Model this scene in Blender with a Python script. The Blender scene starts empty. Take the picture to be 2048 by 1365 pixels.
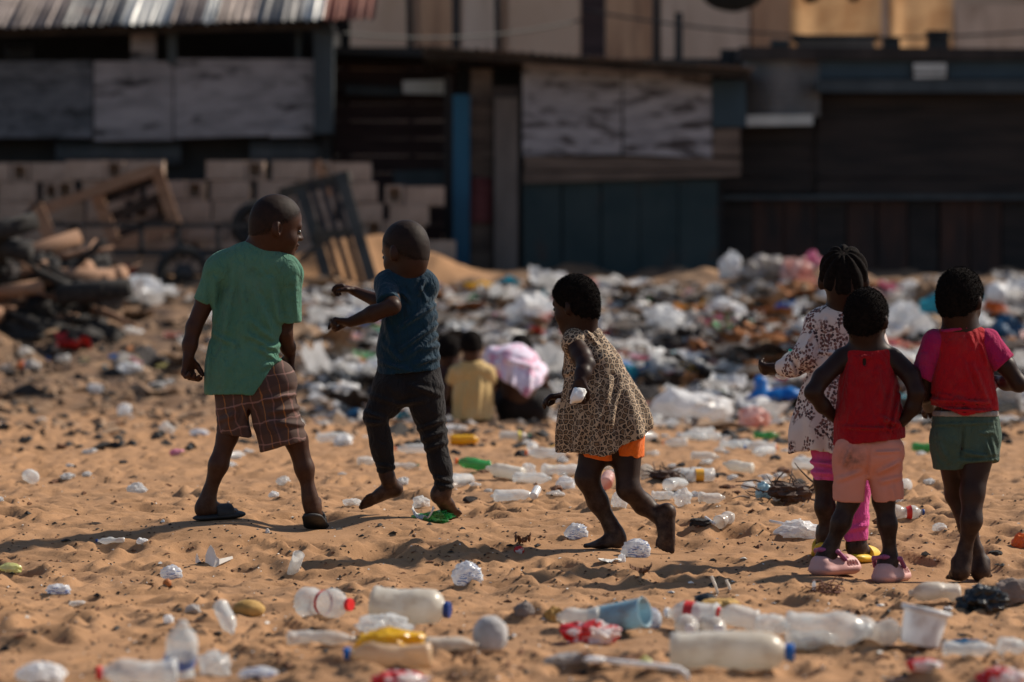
import bpy, bmesh, math, random
import numpy as np
from mathutils import Vector, Matrix

# ------------------------------------------------------------------ camera, sky, sun, exposure
SC = bpy.context.scene
COL = SC.collection
FPX = 7200.0            # focal length in pixels of the 2048 px wide photograph
CAMZ = 0.70             # the photographer crouches: lens 0.7 m above the sand
CX, CY = 1024.0, 682.5
cam_d = bpy.data.cameras.new('camera')
cam_d.sensor_width = 36.0
cam_d.lens = 36.0 * FPX / 2048.0
cam_d.clip_start = 0.5
cam_d.clip_end = 3000.0
cam_d.dof.use_dof = True
cam_d.dof.focus_distance = 11.7
cam_d.dof.aperture_fstop = 3.3
cam_o = bpy.data.objects.new('camera', cam_d)
cam_o.location = (0, 0, CAMZ)
cam_o.rotation_euler = (math.radians(90), 0, 0)
COL.objects.link(cam_o)
SC.camera = cam_o

SUN_AZ, SUN_EL = 26.0, 41.0      # degrees: from +X (right) towards +Y (away), and above the horizon
sun_dir = Vector((math.cos(math.radians(SUN_AZ)) * math.cos(math.radians(SUN_EL)),
                  math.sin(math.radians(SUN_AZ)) * math.cos(math.radians(SUN_EL)),
                  math.sin(math.radians(SUN_EL))))
W = bpy.data.worlds.new('World')
SC.world = W
W.use_nodes = True
nt = W.node_tree
bg = nt.nodes['Background']
sky = nt.nodes.new('ShaderNodeTexSky')
sky.sky_type = 'NISHITA'
sky.sun_disc = False
sky.sun_elevation = math.radians(SUN_EL)
sky.sun_rotation = math.radians(90 - SUN_AZ)
sky.dust_density = 0.6
nt.links.new(sky.outputs[0], bg.inputs[0])
bg.inputs[1].default_value = 0.088
sun_l = bpy.data.lights.new('sun', 'SUN')
sun_l.energy = 5.0
sun_l.angle = math.radians(2.2)
sun_l.color = (1.0, 0.90, 0.76)
sun_o = bpy.data.objects.new('sun', sun_l)
sun_o.rotation_euler = sun_dir.to_track_quat('Z', 'Y').to_euler()
sun_o.location = (20, 20, 20)
COL.objects.link(sun_o)
SC.view_settings.view_transform = 'Standard'
SC.view_settings.look = 'None'
SC.view_settings.exposure = 0.24
SC.view_settings.gamma = 1.0
SC.cycles.transparent_max_bounces = 24

# ------------------------------------------------------------------ small helpers
RND = random.Random(7)


def obj(name, me, parent=None, mat=None, loc=None):
    o = bpy.data.objects.new(name, me)
    COL.objects.link(o)
    if mat is not None and me is not None and len(me.materials) == 0:
        me.materials.append(mat)
    if parent is not None:
        o.parent = parent
    if loc is not None:
        o.location = loc
    return o


def tag(o, label=None, cat=None, group=None, kind=None):
    if label: o['label'] = label
    if cat: o['category'] = cat
    if group: o['group'] = group
    if kind: o['kind'] = kind
    return o


def thing(name, label, cat, loc=(0, 0, 0), group=None):
    o = bpy.data.objects.new(name, None)
    o.empty_display_size = 0.1
    COL.objects.link(o)
    o.location = loc
    return tag(o, label, cat, group)


def mesh(name, verts, faces, smooth=False):
    me = bpy.data.meshes.new(name)
    me.from_pydata([tuple(map(float, v)) for v in verts], [], [tuple(map(int, f)) for f in faces])
    if smooth:
        me.polygons.foreach_set('use_smooth', [True] * len(me.polygons))
    me.update()
    return me


def quadmesh(name, V, Q, smooth=True):
    me = bpy.data.meshes.new(name)
    V = np.ascontiguousarray(V, dtype=np.float32)
    Q = np.ascontiguousarray(Q, dtype=np.int32)
    me.vertices.add(len(V)); me.vertices.foreach_set('co', V.ravel())
    me.loops.add(Q.size); me.loops.foreach_set('vertex_index', Q.ravel())
    me.polygons.add(len(Q))
    me.polygons.foreach_set('loop_start', np.arange(0, Q.size, Q.shape[1], dtype=np.int32))
    me.polygons.foreach_set('use_smooth', np.full(len(Q), smooth))
    me.update(calc_edges=True)
    me.validate()
    return me


def px(u, v, d):
    """world point that a pixel of the photograph shows at depth d"""
    return np.array([(u - CX) * d / FPX, d, CAMZ - (v - CY) * d / FPX])


# ------------------------------------------------------------------ numpy noise
def _hash(ix, iy, iz, seed):
    n = (ix * 374761393 + iy * 668265263 + iz * 1440662683 + seed * 974634777) & 0xffffffff
    n = ((n ^ (n >> 13)) * 1274126177) & 0xffffffff
    return ((n ^ (n >> 16)) & 0xffffffff) / 4294967295.0


def pnoise2(x, y, seed=0):
    x = np.asarray(x, float); y = np.asarray(y, float)
    ix = np.floor(x).astype(np.int64); iy = np.floor(y).astype(np.int64)
    fx, fy = x - ix, y - iy
    sx = fx * fx * fx * (fx * (fx * 6 - 15) + 10); sy = fy * fy * fy * (fy * (fy * 6 - 15) + 10)
    def g(dx, dy):
        a = 2 * math.pi * _hash(ix + dx, iy + dy, 0, seed)
        return np.cos(a) * (fx - dx) + np.sin(a) * (fy - dy)
    a = g(0, 0) * (1 - sx) + g(1, 0) * sx
    b = g(0, 1) * (1 - sx) + g(1, 1) * sx
    return (a * (1 - sy) + b * sy) * 1.5


def vnoise3(p, seed=0):
    ip = np.floor(p).astype(np.int64)
    f = p - ip
    s = f * f * (3 - 2 * f)
    r = 0
    for dx in (0, 1):
        wx = s[..., 0] if dx else 1 - s[..., 0]
        for dy in (0, 1):
            wy = s[..., 1] if dy else 1 - s[..., 1]
            for dz in (0, 1):
                wz = s[..., 2] if dz else 1 - s[..., 2]
                r = r + wx * wy * wz * _hash(ip[..., 0] + dx, ip[..., 1] + dy, ip[..., 2] + dz, seed)
    return r * 2 - 1


# ------------------------------------------------------------------ materials
MATS = {}


def _n(nt, t, **kw):
    n = nt.nodes.new(t)
    for k, v in kw.items():
        if k in n.inputs.keys():
            n.inputs[k].default_value = v
        else:
            setattr(n, k, v)
    return n


def c4(c):
    return (c[0], c[1], c[2], 1.0)


def newmat(name):
    m = bpy.data.materials.new(name)
    m.use_nodes = True
    n = m.node_tree
    return m, n, n.nodes['Principled BSDF'], n.nodes['Material Output']


def coords(nt, scale=(1, 1, 1), rot=(0, 0, 0)):
    tc = _n(nt, 'ShaderNodeTexCoord')
    mp = _n(nt, 'ShaderNodeMapping')
    mp.inputs['Scale'].default_value = scale
    mp.inputs['Rotation'].default_value = rot
    nt.links.new(tc.outputs['Object'], mp.inputs['Vector'])
    return mp.outputs[0]


def ramp(nt, fac, stops, interp='LINEAR'):
    r = _n(nt, 'ShaderNodeValToRGB')
    r.color_ramp.interpolation = interp
    e = r.color_ramp.elements
    e[0].position, e[0].color = stops[0][0], c4(stops[0][1])
    e[1].position, e[1].color = stops[1][0], c4(stops[1][1])
    for p, c in stops[2:]:
        x = e.new(p); x.color = c4(c)
    nt.links.new(fac, r.inputs[0])
    return r.outputs[0]


def noise(nt, vec, scale, detail=4, rough=0.55, dist=0.0):
    n = _n(nt, 'ShaderNodeTexNoise')
    n.inputs['Scale'].default_value = scale
    n.inputs['Detail'].default_value = detail
    n.inputs['Roughness'].default_value = rough
    n.inputs['Distortion'].default_value = dist
    nt.links.new(vec, n.inputs['Vector'])
    return n.outputs[0]


def mixc(nt, fac, a, b, mode='MIX'):
    m = _n(nt, 'ShaderNodeMix', data_type='RGBA', blend_type=mode)
    for sock, v in ((0, fac), (6, a), (7, b)):
        if isinstance(v, (int, float)): m.inputs[sock].default_value = v
        elif isinstance(v, tuple): m.inputs[sock].default_value = c4(v)
        else: nt.links.new(v, m.inputs[sock])
    return m.outputs[2]


def bump(nt, bsdf, h, strength=0.3, dist=0.01):
    b = _n(nt, 'ShaderNodeBump')
    b.inputs['Strength'].default_value = strength
    b.inputs['Distance'].default_value = dist
    nt.links.new(h, b.inputs['Height'])
    nt.links.new(b.outputs[0], bsdf.inputs['Normal'])


def mat(name, c1, c2=None, scale=8.0, stretch=(1, 1, 1), rough=0.7, lo=0.35, hi=0.65, bmp=0.0, bscale=60.0,
        bdist=0.004, metallic=0.0, spec=0.4, c3=None, sc3=3.0, lo3=0.55, hi3=0.62, sheen=0.0):
    if name in MATS: return MATS[name]
    m, nt, b, out = newmat(name)
    b.inputs['Roughness'].default_value = rough
    b.inputs['Metallic'].default_value = metallic
    b.inputs['Specular IOR Level'].default_value = spec
    if sheen: b.inputs['Sheen Weight'].default_value = sheen
    vec = coords(nt, stretch)
    if c2 is None: c2 = tuple(min(1, x * 1.25) for x in c1)
    col = ramp(nt, noise(nt, vec, scale), [(lo, c1), (hi, c2)])
    if c3 is not None:
        f = ramp(nt, noise(nt, vec, sc3, 6, 0.6), [(lo3, (0, 0, 0)), (hi3, (1, 1, 1))])
        col = mixc(nt, f, col, c3)
    nt.links.new(col, b.inputs['Base Color'])
    if bmp:
        bump(nt, b, noise(nt, vec, bscale, 5, 0.6), bmp, bdist)
    MATS[name] = m
    return m


def film(name, col, clear=0.35, transl=0.35, rough=0.25, col2=None, scale=9.0, printc=None, pscale=30.0, spec=0.5, bmp=0.5, lo=0.45, hi=0.6, bscale=28.0, dirt=0.55):
    """thin plastic: part reflective, part translucent, part see-through"""
    if name in MATS: return MATS[name]
    m, nt, b, out = newmat(name)
    b.inputs['Roughness'].default_value = rough
    b.inputs['Specular IOR Level'].default_value = spec
    vec = coords(nt)
    c = ramp(nt, noise(nt, vec, scale), [(lo, col), (hi, col2 or tuple(x * 0.8 for x in col))])
    if printc is not None:
        ln = ramp(nt, noise(nt, coords(nt, (pscale * 1.6, pscale * 1.6, pscale * 6.5), (0, .25, 0)), 1.0, 2, .6), [(.53, (0, 0, 0)), (.57, (1, 1, 1))])
        msk = ramp(nt, noise(nt, vec, 9, 1), [(.46, (0, 0, 0)), (.52, (1, 1, 1))])
        f = _n(nt, 'ShaderNodeMath', operation='MULTIPLY')
        nt.links.new(ln, f.inputs[0]); nt.links.new(msk, f.inputs[1])
        c = mixc(nt, f.outputs[0], c, printc)
    if dirt:      # sand and grime sticking to the plastic
        f = ramp(nt, noise(nt, coords(nt, (1, 1, 1.3)), 13, 6, .7), [(.53, (0, 0, 0)), (.72, (dirt, dirt, dirt))])
        c = mixc(nt, f, c, (.33, .20, .12))
    nt.links.new(c, b.inputs['Base Color'])
    if bmp: bump(nt, b, noise(nt, vec, bscale, 3, 0.5), bmp, 0.012)
    t = _n(nt, 'ShaderNodeBsdfTranslucent'); nt.links.new(c, t.inputs['Color'])
    m1 = _n(nt, 'ShaderNodeMixShader'); m1.inputs[0].default_value = transl
    nt.links.new(b.outputs[0], m1.inputs[1]); nt.links.new(t.outputs[0], m1.inputs[2])
    tr = _n(nt, 'ShaderNodeBsdfTransparent')
    tr.inputs[0].default_value = c4(tuple(0.6 + 0.4 * x / max(col) for x in col))
    m2 = _n(nt, 'ShaderNodeMixShader'); m2.inputs[0].default_value = clear
    nt.links.new(m1.outputs[0], m2.inputs[1]); nt.links.new(tr.outputs[0], m2.inputs[2])
    nt.links.new(m2.outputs[0], out.inputs['Surface'])
    MATS[name] = m
    return m
# ------------------------------------------------------------------ the beach: profile, sand relief, refuse slope
_pd = np.array([0, 4, 7.5, 8, 9, 10, 10.7, 11, 11.5, 12, 12.6, 13, 16, 20, 24, 26, 28, 32, 36, 38, 41, 44, 3000.])
_pz = np.array([-.08, -.03, -.014, -.014, -.012, -.022, -.032, -.028, .015, .078, .1, .1, .12, .15, .174, .25, .40, .67, 1.10, 1.31, 1.45, 1.5, 1.5])
_fd = np.arange(0, 60, 0.05)
_fz = np.interp(_fd, _pd, _pz)
_k = np.exp(-0.5 * (np.arange(-16, 17) * 0.05 / 0.22) ** 2); _k /= _k.sum()
_fz = np.convolve(np.pad(_fz, 16, mode='edge'), _k, 'valid')


def prof(d):
    return np.interp(d, _fd, _fz)


# mounds of earth, sand and refuse: (x, y, radius x, radius y, height)
MOUNDS = [
    (-1.65, 38.9, 1.0, 0.7, 0.46),      # pile of building sand by the shack
    (1.95, 27.6, 0.9, 0.6, 0.30),        # dark earth ridge right of centre
    (2.55, 28.2, 0.8, 0.5, 0.28),
    (2.9, 36.8, 1.1, 0.8, 0.26),
    (-4.6, 30.5, 1.4, 1.0, 0.30),
    (0.6, 33.0, 1.6, 1.0, 0.18),
    (3.9, 27.0, 0.9, 0.9, 0.22),
]
def foot(u, v, d, r=.10):
    q = px(u, v, d); return (q[0], q[1], q[2], r)


FLAT = [foot(396, 1046, 12.0), foot(436, 1042, 12.03), foot(478, 1037, 12.06), foot(636, 1060, 12.12), foot(628, 1060, 12.04), foot(914, 1043, 12.42), foot(760, 1030, 12.3, .09),
        foot(1240, 1097, 11.6), foot(1180, 1099, 11.56), foot(1331, 1109, 11.55), foot(1648, 1120, 11.4), foot(1712, 1127, 11.3), foot(1738, 1126, 11.4),
        foot(1645, 1149, 10.99), foot(1690, 1145, 11.09), foot(1770, 1165, 10.98), foot(1790, 1161, 11.1), foot(1921, 1163, 10.96), foot(1908, 1163, 11.1), foot(1961, 1165, 11.06), foot(1966, 1160, 11.2)]
# (x, y, z, radius): the sand is pressed to this height under a foot


def relief(x, y):
    near = np.clip((26.5 - y) / 4.0, 0, 1)
    far = 1 - near
    wx = x + 0.10 * pnoise2(x * 2.1, y * 2.1, 71); wy = y + 0.10 * pnoise2(x * 2.1, y * 2.1, 72)
    a = pnoise2(wx * 1.1, wy * 0.9, 3)
    b = pnoise2(wx * 3.2, wy * 2.6, 11)
    b2 = pnoise2(wx * 5.6, wy * 4.9, 12)
    c = pnoise2(wx * 9.5, wy * 9.0, 21)
    e = pnoise2(x * 17, y * 17, 31)
    h = 0.012 * a + 0.020 * (0.5 - np.abs(b)) + 0.030 * (0.45 - np.abs(b2)) + 0.027 * (.4 - np.abs(c)) + 0.010 * (.4 - np.abs(e)) + 0.0035 * pnoise2(x * 34, y * 34, 41)
    hf = 0.10 * pnoise2(x * 0.7, y * 0.6, 5) + 0.09 * pnoise2(x * 1.9, y * 1.7, 6) + 0.05 * pnoise2(x * 4.2, y * 4.0, 7)
    return near * h * np.clip(.48 + .52 * (y - 8.5) / 2.5, .48, 1) * .84 + far * hf


def ground_base(x, y):
    z = prof(y)
    for mx, my, rx, ry, h in MOUNDS:
        z = z + h * np.exp(-(((x - mx) / rx) ** 2 + ((y - my) / ry) ** 2))
    return z


def hit(u, v, base=True):
    """where the line of sight through pixel (u, v) meets the beach"""
    d = np.arange(6.0, 45, 0.02)
    x = (u - CX) * d / FPX
    z = CAMZ - (v - CY) * d / FPX
    g = ground_base(x, d)
    k = np.nonzero(z <= g)[0]
    i = k[0] if len(k) else len(d) - 1
    return float(x[i]), float(d[i])


GRID = {}


def build_ground():
    xs = list(np.arange(0, 3.0, 0.0145)); st = 0.0145
    while xs[-1] < 900:
        st *= 1.034 if xs[-1] < 9 else 1.25
        xs.append(xs[-1] + st)
    xs = np.array([-q for q in xs[:0:-1]] + xs)
    ys = [-60., -30., -12., -4., 0., 2., 3., 4., 4.8, 5.4, 5.9, 6.2]
    while ys[-1] < 46: ys.append(ys[-1] + (0.00145 * ys[-1] if ys[-1] < 14 else 0.0034 * ys[-1]))
    st = 0.15
    while ys[-1] < 1500:
        st *= 1.3; ys.append(ys[-1] + st)
    ys = np.array(ys)
    X, Y = np.meshgrid(xs, ys)
    Z = ground_base(X, Y)
    core = (np.abs(X) < 12) & (Y > 4) & (Y < 50)
    R = np.zeros_like(Z); R[core] = relief(X[core], Y[core])
    nr = core & (Y < 22) & (np.abs(X) < 3); R[core] -= R[nr].mean() * np.clip((26.5 - Y[core]) / 4.0, 0, 1)
    Z = Z + R
    # footprints and scuffed hollows with pushed-up rims
    rr = np.random.RandomState(5)
    for k in range(1300):
        y0 = 6.5 + 18 * rr.rand() ** 1.4
        x0 = rr.uniform(-1, 1) * (0.19 * y0 + 0.8)
        a = rr.uniform(0, math.pi); l = rr.uniform(0.05, 0.11); w = l * rr.uniform(0.4, 0.75); dp = rr.uniform(0.012, 0.032)
        i0, i1 = np.searchsorted(ys, (y0 - 0.34, y0 + 0.34)); j0, j1 = np.searchsorted(xs, (x0 - 0.34, x0 + 0.34))
        dx, dy = X[i0:i1, j0:j1] - x0, Y[i0:i1, j0:j1] - y0
        p = (dx * math.cos(a) + dy * math.sin(a)) / l; q = (-dx * math.sin(a) + dy * math.cos(a)) / w
        r = np.sqrt(p * p + q * q)
        Z[i0:i1, j0:j1] += -dp * np.exp(-r ** 2.6) + 0.75 * dp * np.exp(-((r - 1.35) / 0.42) ** 2)
    for fx, fy, fz, fr in [(a, b - .16, c - .008, .13) for a, b, c, r_ in FLAT] + FLAT:
        i0, i1 = np.searchsorted(ys, (fy - 4 * fr, fy + 4 * fr)); j0, j1 = np.searchsorted(xs, (fx - 4 * fr, fx + 4 * fr))
        r2 = ((X[i0:i1, j0:j1] - fx) ** 2 + (Y[i0:i1, j0:j1] - fy) ** 2) / fr ** 2
        w = np.exp(-r2 / 1.5)
        Z[i0:i1, j0:j1] = Z[i0:i1, j0:j1] * (1 - w) + fz * w
    GRID.update(xs=xs, ys=ys, Z=Z)
    n, m = Z.shape
    V = np.stack([X.ravel(), Y.ravel(), Z.ravel()], 1)
    idx = np.arange(n * m).reshape(n, m)
    Q = np.stack([idx[:-1, :-1].ravel(), idx[:-1, 1:].ravel(), idx[1:, 1:].ravel(), idx[1:, :-1].ravel()], 1)
    me = quadmesh('beach_ground', V, Q)
    # material: warm dry sand, grading to trodden dark earth up the refuse slope
    m, nt, b, out = newmat('beach sand')
    tc = coords(nt)
    grain = noise(nt, tc, 420, 3, 0.7)
    patch = noise(nt, tc, 2.2, 5, 0.6)
    sand = ramp(nt, patch, [(0.3, (0.295, 0.158, 0.076)), (0.7, (0.385, 0.212, 0.105))])
    sand = mixc(nt, 0.35, sand, ramp(nt, grain, [(0.3, (0.18, 0.095, 0.05)), (0.72, (0.46, 0.275, 0.155))]))
    speck = ramp(nt, noise(nt, tc, 130, 2, 0.5), [(0.70, (0, 0, 0)), (0.74, (1, 1, 1))])
    sand = mixc(nt, speck, sand, (0.10, 0.06, 0.04))
    earth = ramp(nt, noise(nt, tc, 3.4, 8, 0.68), [(0.32, (0.045, 0.031, 0.026)), (0.5, (0.15, 0.095, 0.062)), (0.66, (0.27, 0.17, 0.10))])
    sep = _n(nt, 'ShaderNodeSeparateXYZ'); nt.links.new(tc, sep.inputs[0])
    mr = _n(nt, 'ShaderNodeMapRange'); mr.inputs['From Min'].default_value = 22.5; mr.inputs['From Max'].default_value = 27.5
    nt.links.new(sep.outputs['Y'], mr.inputs['Value'])
    ad = _n(nt, 'ShaderNodeMath', operation='ADD'); nt.links.new(mr.outputs[0], ad.inputs[0])
    nz = _n(nt, 'ShaderNodeMath', operation='MULTIPLY_ADD'); nt.links.new(noise(nt, tc, 0.9, 6, 0.65), nz.inputs[0])
    nz.inputs[1].default_value = 2.2; nz.inputs[2].default_value = -1.15
    nt.links.new(nz.outputs[0], ad.inputs[1])
    cl = _n(nt, 'ShaderNodeClamp'); nt.links.new(ad.outputs[0], cl.inputs[0])
    # the pile of clean building sand stays sand
    vd = _n(nt, 'ShaderNodeVectorMath', operation='DISTANCE'); nt.links.new(tc, vd.inputs[0]); vd.inputs[1].default_value = (-1.6, 38.8, 1.6)
    mr2 = _n(nt, 'ShaderNodeMapRange'); mr2.inputs['From Min'].default_value = 1.1; mr2.inputs['From Max'].default_value = 1.7
    nt.links.new(vd.outputs['Value'], mr2.inputs['Value'])
    ml = _n(nt, 'ShaderNodeMath', operation='MULTIPLY'); nt.links.new(cl.outputs[0], ml.inputs[0]); nt.links.new(mr2.outputs[0], ml.inputs[1])
    col = mixc(nt, ml.outputs[0], sand, earth)
    nt.links.new(col, b.inputs['Base Color'])
    b.inputs['Roughness'].default_value = 0.95
    b.inputs['Specular IOR Level'].default_value = 0.15
    b1 = _n(nt, 'ShaderNodeBump'); b1.inputs['Strength'].default_value = 0.55; b1.inputs['Distance'].default_value = 0.006
    nt.links.new(noise(nt, tc, 46, 6, 0.62), b1.inputs['Height'])
    b2 = _n(nt, 'ShaderNodeBump'); b2.inputs['Strength'].default_value = 0.5; b2.inputs['Distance'].default_value = 0.0012
    nt.links.new(grain, b2.inputs['Height']); nt.links.new(b1.outputs[0], b2.inputs['Normal'])
    nt.links.new(b2.outputs[0], b.inputs['Normal'])
    o = obj('sand_ground', me, mat=m)
    tag(o, 'warm brown trodden beach sand rising to a refuse strewn slope', 'ground', kind='structure')


def gz(x, y):
    xs, ys, Z = GRID['xs'], GRID['ys'], GRID['Z']
    j = int(np.clip(np.searchsorted(xs, x) - 1, 0, len(xs) - 2)); i = int(np.clip(np.searchsorted(ys, y) - 1, 0, len(ys) - 2))
    tx = (x - xs[j]) / (xs[j + 1] - xs[j]); ty = (y - ys[i]) / (ys[i + 1] - ys[i])
    return float((Z[i, j] * (1 - tx) + Z[i, j + 1] * tx) * (1 - ty) + (Z[i + 1, j] * (1 - tx) + Z[i + 1, j + 1] * tx) * ty)


def gzv(x, y):
    xs, ys, Z = GRID['xs'], GRID['ys'], GRID['Z']
    j = np.clip(np.searchsorted(xs, x) - 1, 0, len(xs) - 2); i = np.clip(np.searchsorted(ys, y) - 1, 0, len(ys) - 2)
    tx = (x - xs[j]) / (xs[j + 1] - xs[j]); ty = (y - ys[i]) / (ys[i + 1] - ys[i])
    return (Z[i, j] * (1 - tx) + Z[i, j + 1] * tx) * (1 - ty) + (Z[i + 1, j] * (1 - tx) + Z[i + 1, j + 1] * tx) * ty


def on(u, v):
    """the point of the beach that shows at pixel (u, v), bumps of the sand included"""
    d0 = hit(u, v)[1]
    d = np.arange(max(6.3, d0 - 1.6), min(45, d0 + 1.6), 0.006)
    x = (u - CX) * d / FPX
    k = np.nonzero(CAMZ - (v - CY) * d / FPX <= gzv(x, d))[0]
    i = k[0] if len(k) else int(np.argmin(np.abs(d - d0)))
    return float(x[i]), float(d[i]), gz(float(x[i]), float(d[i]))
# ------------------------------------------------------------------ implicit surfaces (bodies and clothes)
def nrm(v):
    v = np.asarray(v, float); return v / (np.linalg.norm(v) + 1e-12)


def frame(f, up):
    f = nrm(f); w = nrm(np.cross(up, f)); u = np.cross(f, w)
    return f, w, u


class Fld:
    def __init__(s, vox):
        s.vox = vox; s.ops = []; s.lo = np.full(3, 1e9); s.hi = np.full(3, -1e9)

    def _bb(s, lo, hi, grow=True):
        if grow:
            s.lo = np.minimum(s.lo, lo); s.hi = np.maximum(s.hi, hi)
        return lo, hi

    def cone(s, a, b, ra, rb, k=0.02, flat=None, cap=False, sub=False):
        a, b = np.asarray(a, float), np.asarray(b, float)
        r = max(ra, rb)
        rr = r * max(1.0, flat[1]) if flat is not None else r
        bb = s._bb(np.minimum(a, b) - rr, np.maximum(a, b) + rr, not sub)
        def f(X, Y, Z):
            ba = b - a; L2 = ba @ ba + 1e-12
            px_, py_, pz_ = X - a[0], Y - a[1], Z - a[2]
            t = np.clip((px_ * ba[0] + py_ * ba[1] + pz_ * ba[2]) / L2, 0, 1)
            dx, dy, dz = px_ - t * ba[0], py_ - t * ba[1], pz_ - t * ba[2]
            q = dx * dx + dy * dy + dz * dz
            if flat is not None:
                n, fl = nrm(flat[0]), flat[1]
                q = q + (dx * n[0] + dy * n[1] + dz * n[2]) ** 2 * (1 / fl ** 2 - 1)
            d = np.sqrt(q) - (ra + (rb - ra) * t)
            if cap:
                L = math.sqrt(L2)
                d = np.maximum(d, ((X - b[0]) * ba[0] + (Y - b[1]) * ba[1] + (Z - b[2]) * ba[2]) / L)
            return d
        s.ops.append(('sub' if sub else 'add', f, bb, k)); return s

    def chain(s, pts, rs, k=0.02, flat=None, capend=False):
        for i in range(len(pts) - 1):
            s.cone(pts[i], pts[i + 1], rs[i], rs[i + 1], k, flat, cap=(capend and i == len(pts) - 2))
        return s

    def ell(s, c, r, R=None, k=0.02, sub=False):
        c = np.asarray(c, float); r = np.asarray(r, float)
        R = np.eye(3) if R is None else np.asarray(R, float)      # rows: local axes
        bb = s._bb(c - r.max(), c + r.max(), not sub)
        def f(X, Y, Z):
            dx, dy, dz = X - c[0], Y - c[1], Z - c[2]
            k0 = 0; k1 = 0
            for i in range(3):
                q = dx * R[i][0] + dy * R[i][1] + dz * R[i][2]
                k0 = k0 + (q / r[i]) ** 2; k1 = k1 + (q / r[i] ** 2) ** 2
            k0 = np.sqrt(k0); k1 = np.sqrt(k1) + 1e-9
            return k0 * (k0 - 1) / k1
        s.ops.append(('sub' if sub else 'add', f, bb, k)); return s

    def cut(s, p, n, hollow=0.0, depth=0.05, rag=0.0, ragf=90):
        s.ops.append(('cut', np.asarray(p, float), nrm(n), hollow, depth, (rag, ragf))); return s

    def carve(s, f, bb, k=0.01):
        s.ops.append(('sub', f, bb, k)); return s

    def disp(s, fn):
        s.ops.append(('disp', fn)); return s

    def wrinkle(s, amp, freq, seed=0):
        fr = np.asarray(freq, float) * np.ones(3)
        return s.disp(lambda P: amp * (vnoise3(P * fr, seed) + 0.5 * vnoise3(P * fr * 2.1, seed + 1)))

    def folds(s, lst):
        """ridges along segments: (p0, p1, width, height)"""
        def fn(P):
            r = 0
            for p0, p1, w, A in lst:
                ba = (p1 - p0) * np.array([1, 0, 1]); q = (P - p0) * np.array([1, 0, 1])
                t = np.clip((q @ ba) / (ba @ ba + 1e-12), 0, 1)
                d = np.linalg.norm(q - t[:, None] * ba, axis=1); A = A * 2.0; w = w * 1.15
                r = r - A * np.exp(-(d / w) ** 2) * np.sin(np.pi * (0.12 + 0.76 * t)) + 0.3 * A * np.exp(-((d - 2 * w) / w) ** 2)
            return r
        return s.disp(fn)

    def mesh(s, name, base=(0, 0, 0)):
        vx = s.vox
        lo = s.lo - 4 * vx; hi = s.hi + 4 * vx
        n = np.ceil((hi - lo) / vx).astype(int) + 1
        ax = [lo[i] + vx * np.arange(n[i]) for i in range(3)]
        F = np.full(tuple(n), 0.5, np.float32)
        F0 = None
        for op in sorted(s.ops, key=lambda o: {'add': 0, 'sub': 0, 'disp': 1, 'cut': 2}[o[0]]):
            if op[0] in ('add', 'sub'):
                _, f, bb, k = op
                i0 = np.clip(np.floor((bb[0] - k * 1.5 - 3 * vx - lo) / vx).astype(int), 0, n)
                i1 = np.clip(np.ceil((bb[1] + k * 1.5 + 3 * vx - lo) / vx).astype(int) + 1, 0, n)
                if (i1 <= i0).any(): continue
                sl = tuple(slice(i0[i], i1[i]) for i in range(3))
                d = f(ax[0][sl[0]][:, None, None], ax[1][sl[1]][None, :, None], ax[2][sl[2]][None, None, :])
                a = F[sl]
                if op[0] == 'add':
                    h = np.clip(0.5 + 0.5 * (a - d) / k, 0, 1)
                    F[sl] = a * (1 - h) + d * h - k * h * (1 - h)
                else:
                    d = -d
                    h = np.clip(0.5 - 0.5 * (a - d) / k, 0, 1)
                    F[sl] = a * (1 - h) + d * h + k * h * (1 - h)
            elif op[0] == 'cut':
                _, p, nn, hol, dep, rag = op
                pl = ((ax[0] - p[0]) * nn[0])[:, None, None] + ((ax[1] - p[1]) * nn[1])[None, :, None] + ((ax[2] - p[2]) * nn[2])[None, None, :]
                rag, rf = rag
                if rag:
                    m = (np.abs(F) < .02) & (np.abs(pl) < .05); i, j, k_ = np.nonzero(m)
                    pl[m] += rag * (vnoise3(np.stack([ax[0][i], ax[1][j], ax[2][k_]], 1) * rf, 3) + .5 * vnoise3(np.stack([ax[0][i], ax[1][j], ax[2][k_]], 1) * rf * 2.2, 5))
                if F0 is None: F0 = F.copy()
                F = np.maximum(F, pl)
                if hol: F = np.maximum(F, -np.maximum(F0 + hol, -(pl + dep)))
            else:
                m = np.abs(F) < 0.03
                i, j, k_ = np.nonzero(m)
                P = np.stack([ax[0][i], ax[1][j], ax[2][k_]], 1)
                F[m] += op[1](P).astype(np.float32)
        F = np.clip(F, -1, 1)
        F[0] = F[-1] = 0.5; F[:, 0] = F[:, -1] = 0.5; F[:, :, 0] = F[:, :, -1] = 0.5
        V, Q = surface_nets(F)
        V = V * vx + lo - np.asarray(base, float)
        return quadmesh(name, V, Q)


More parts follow.
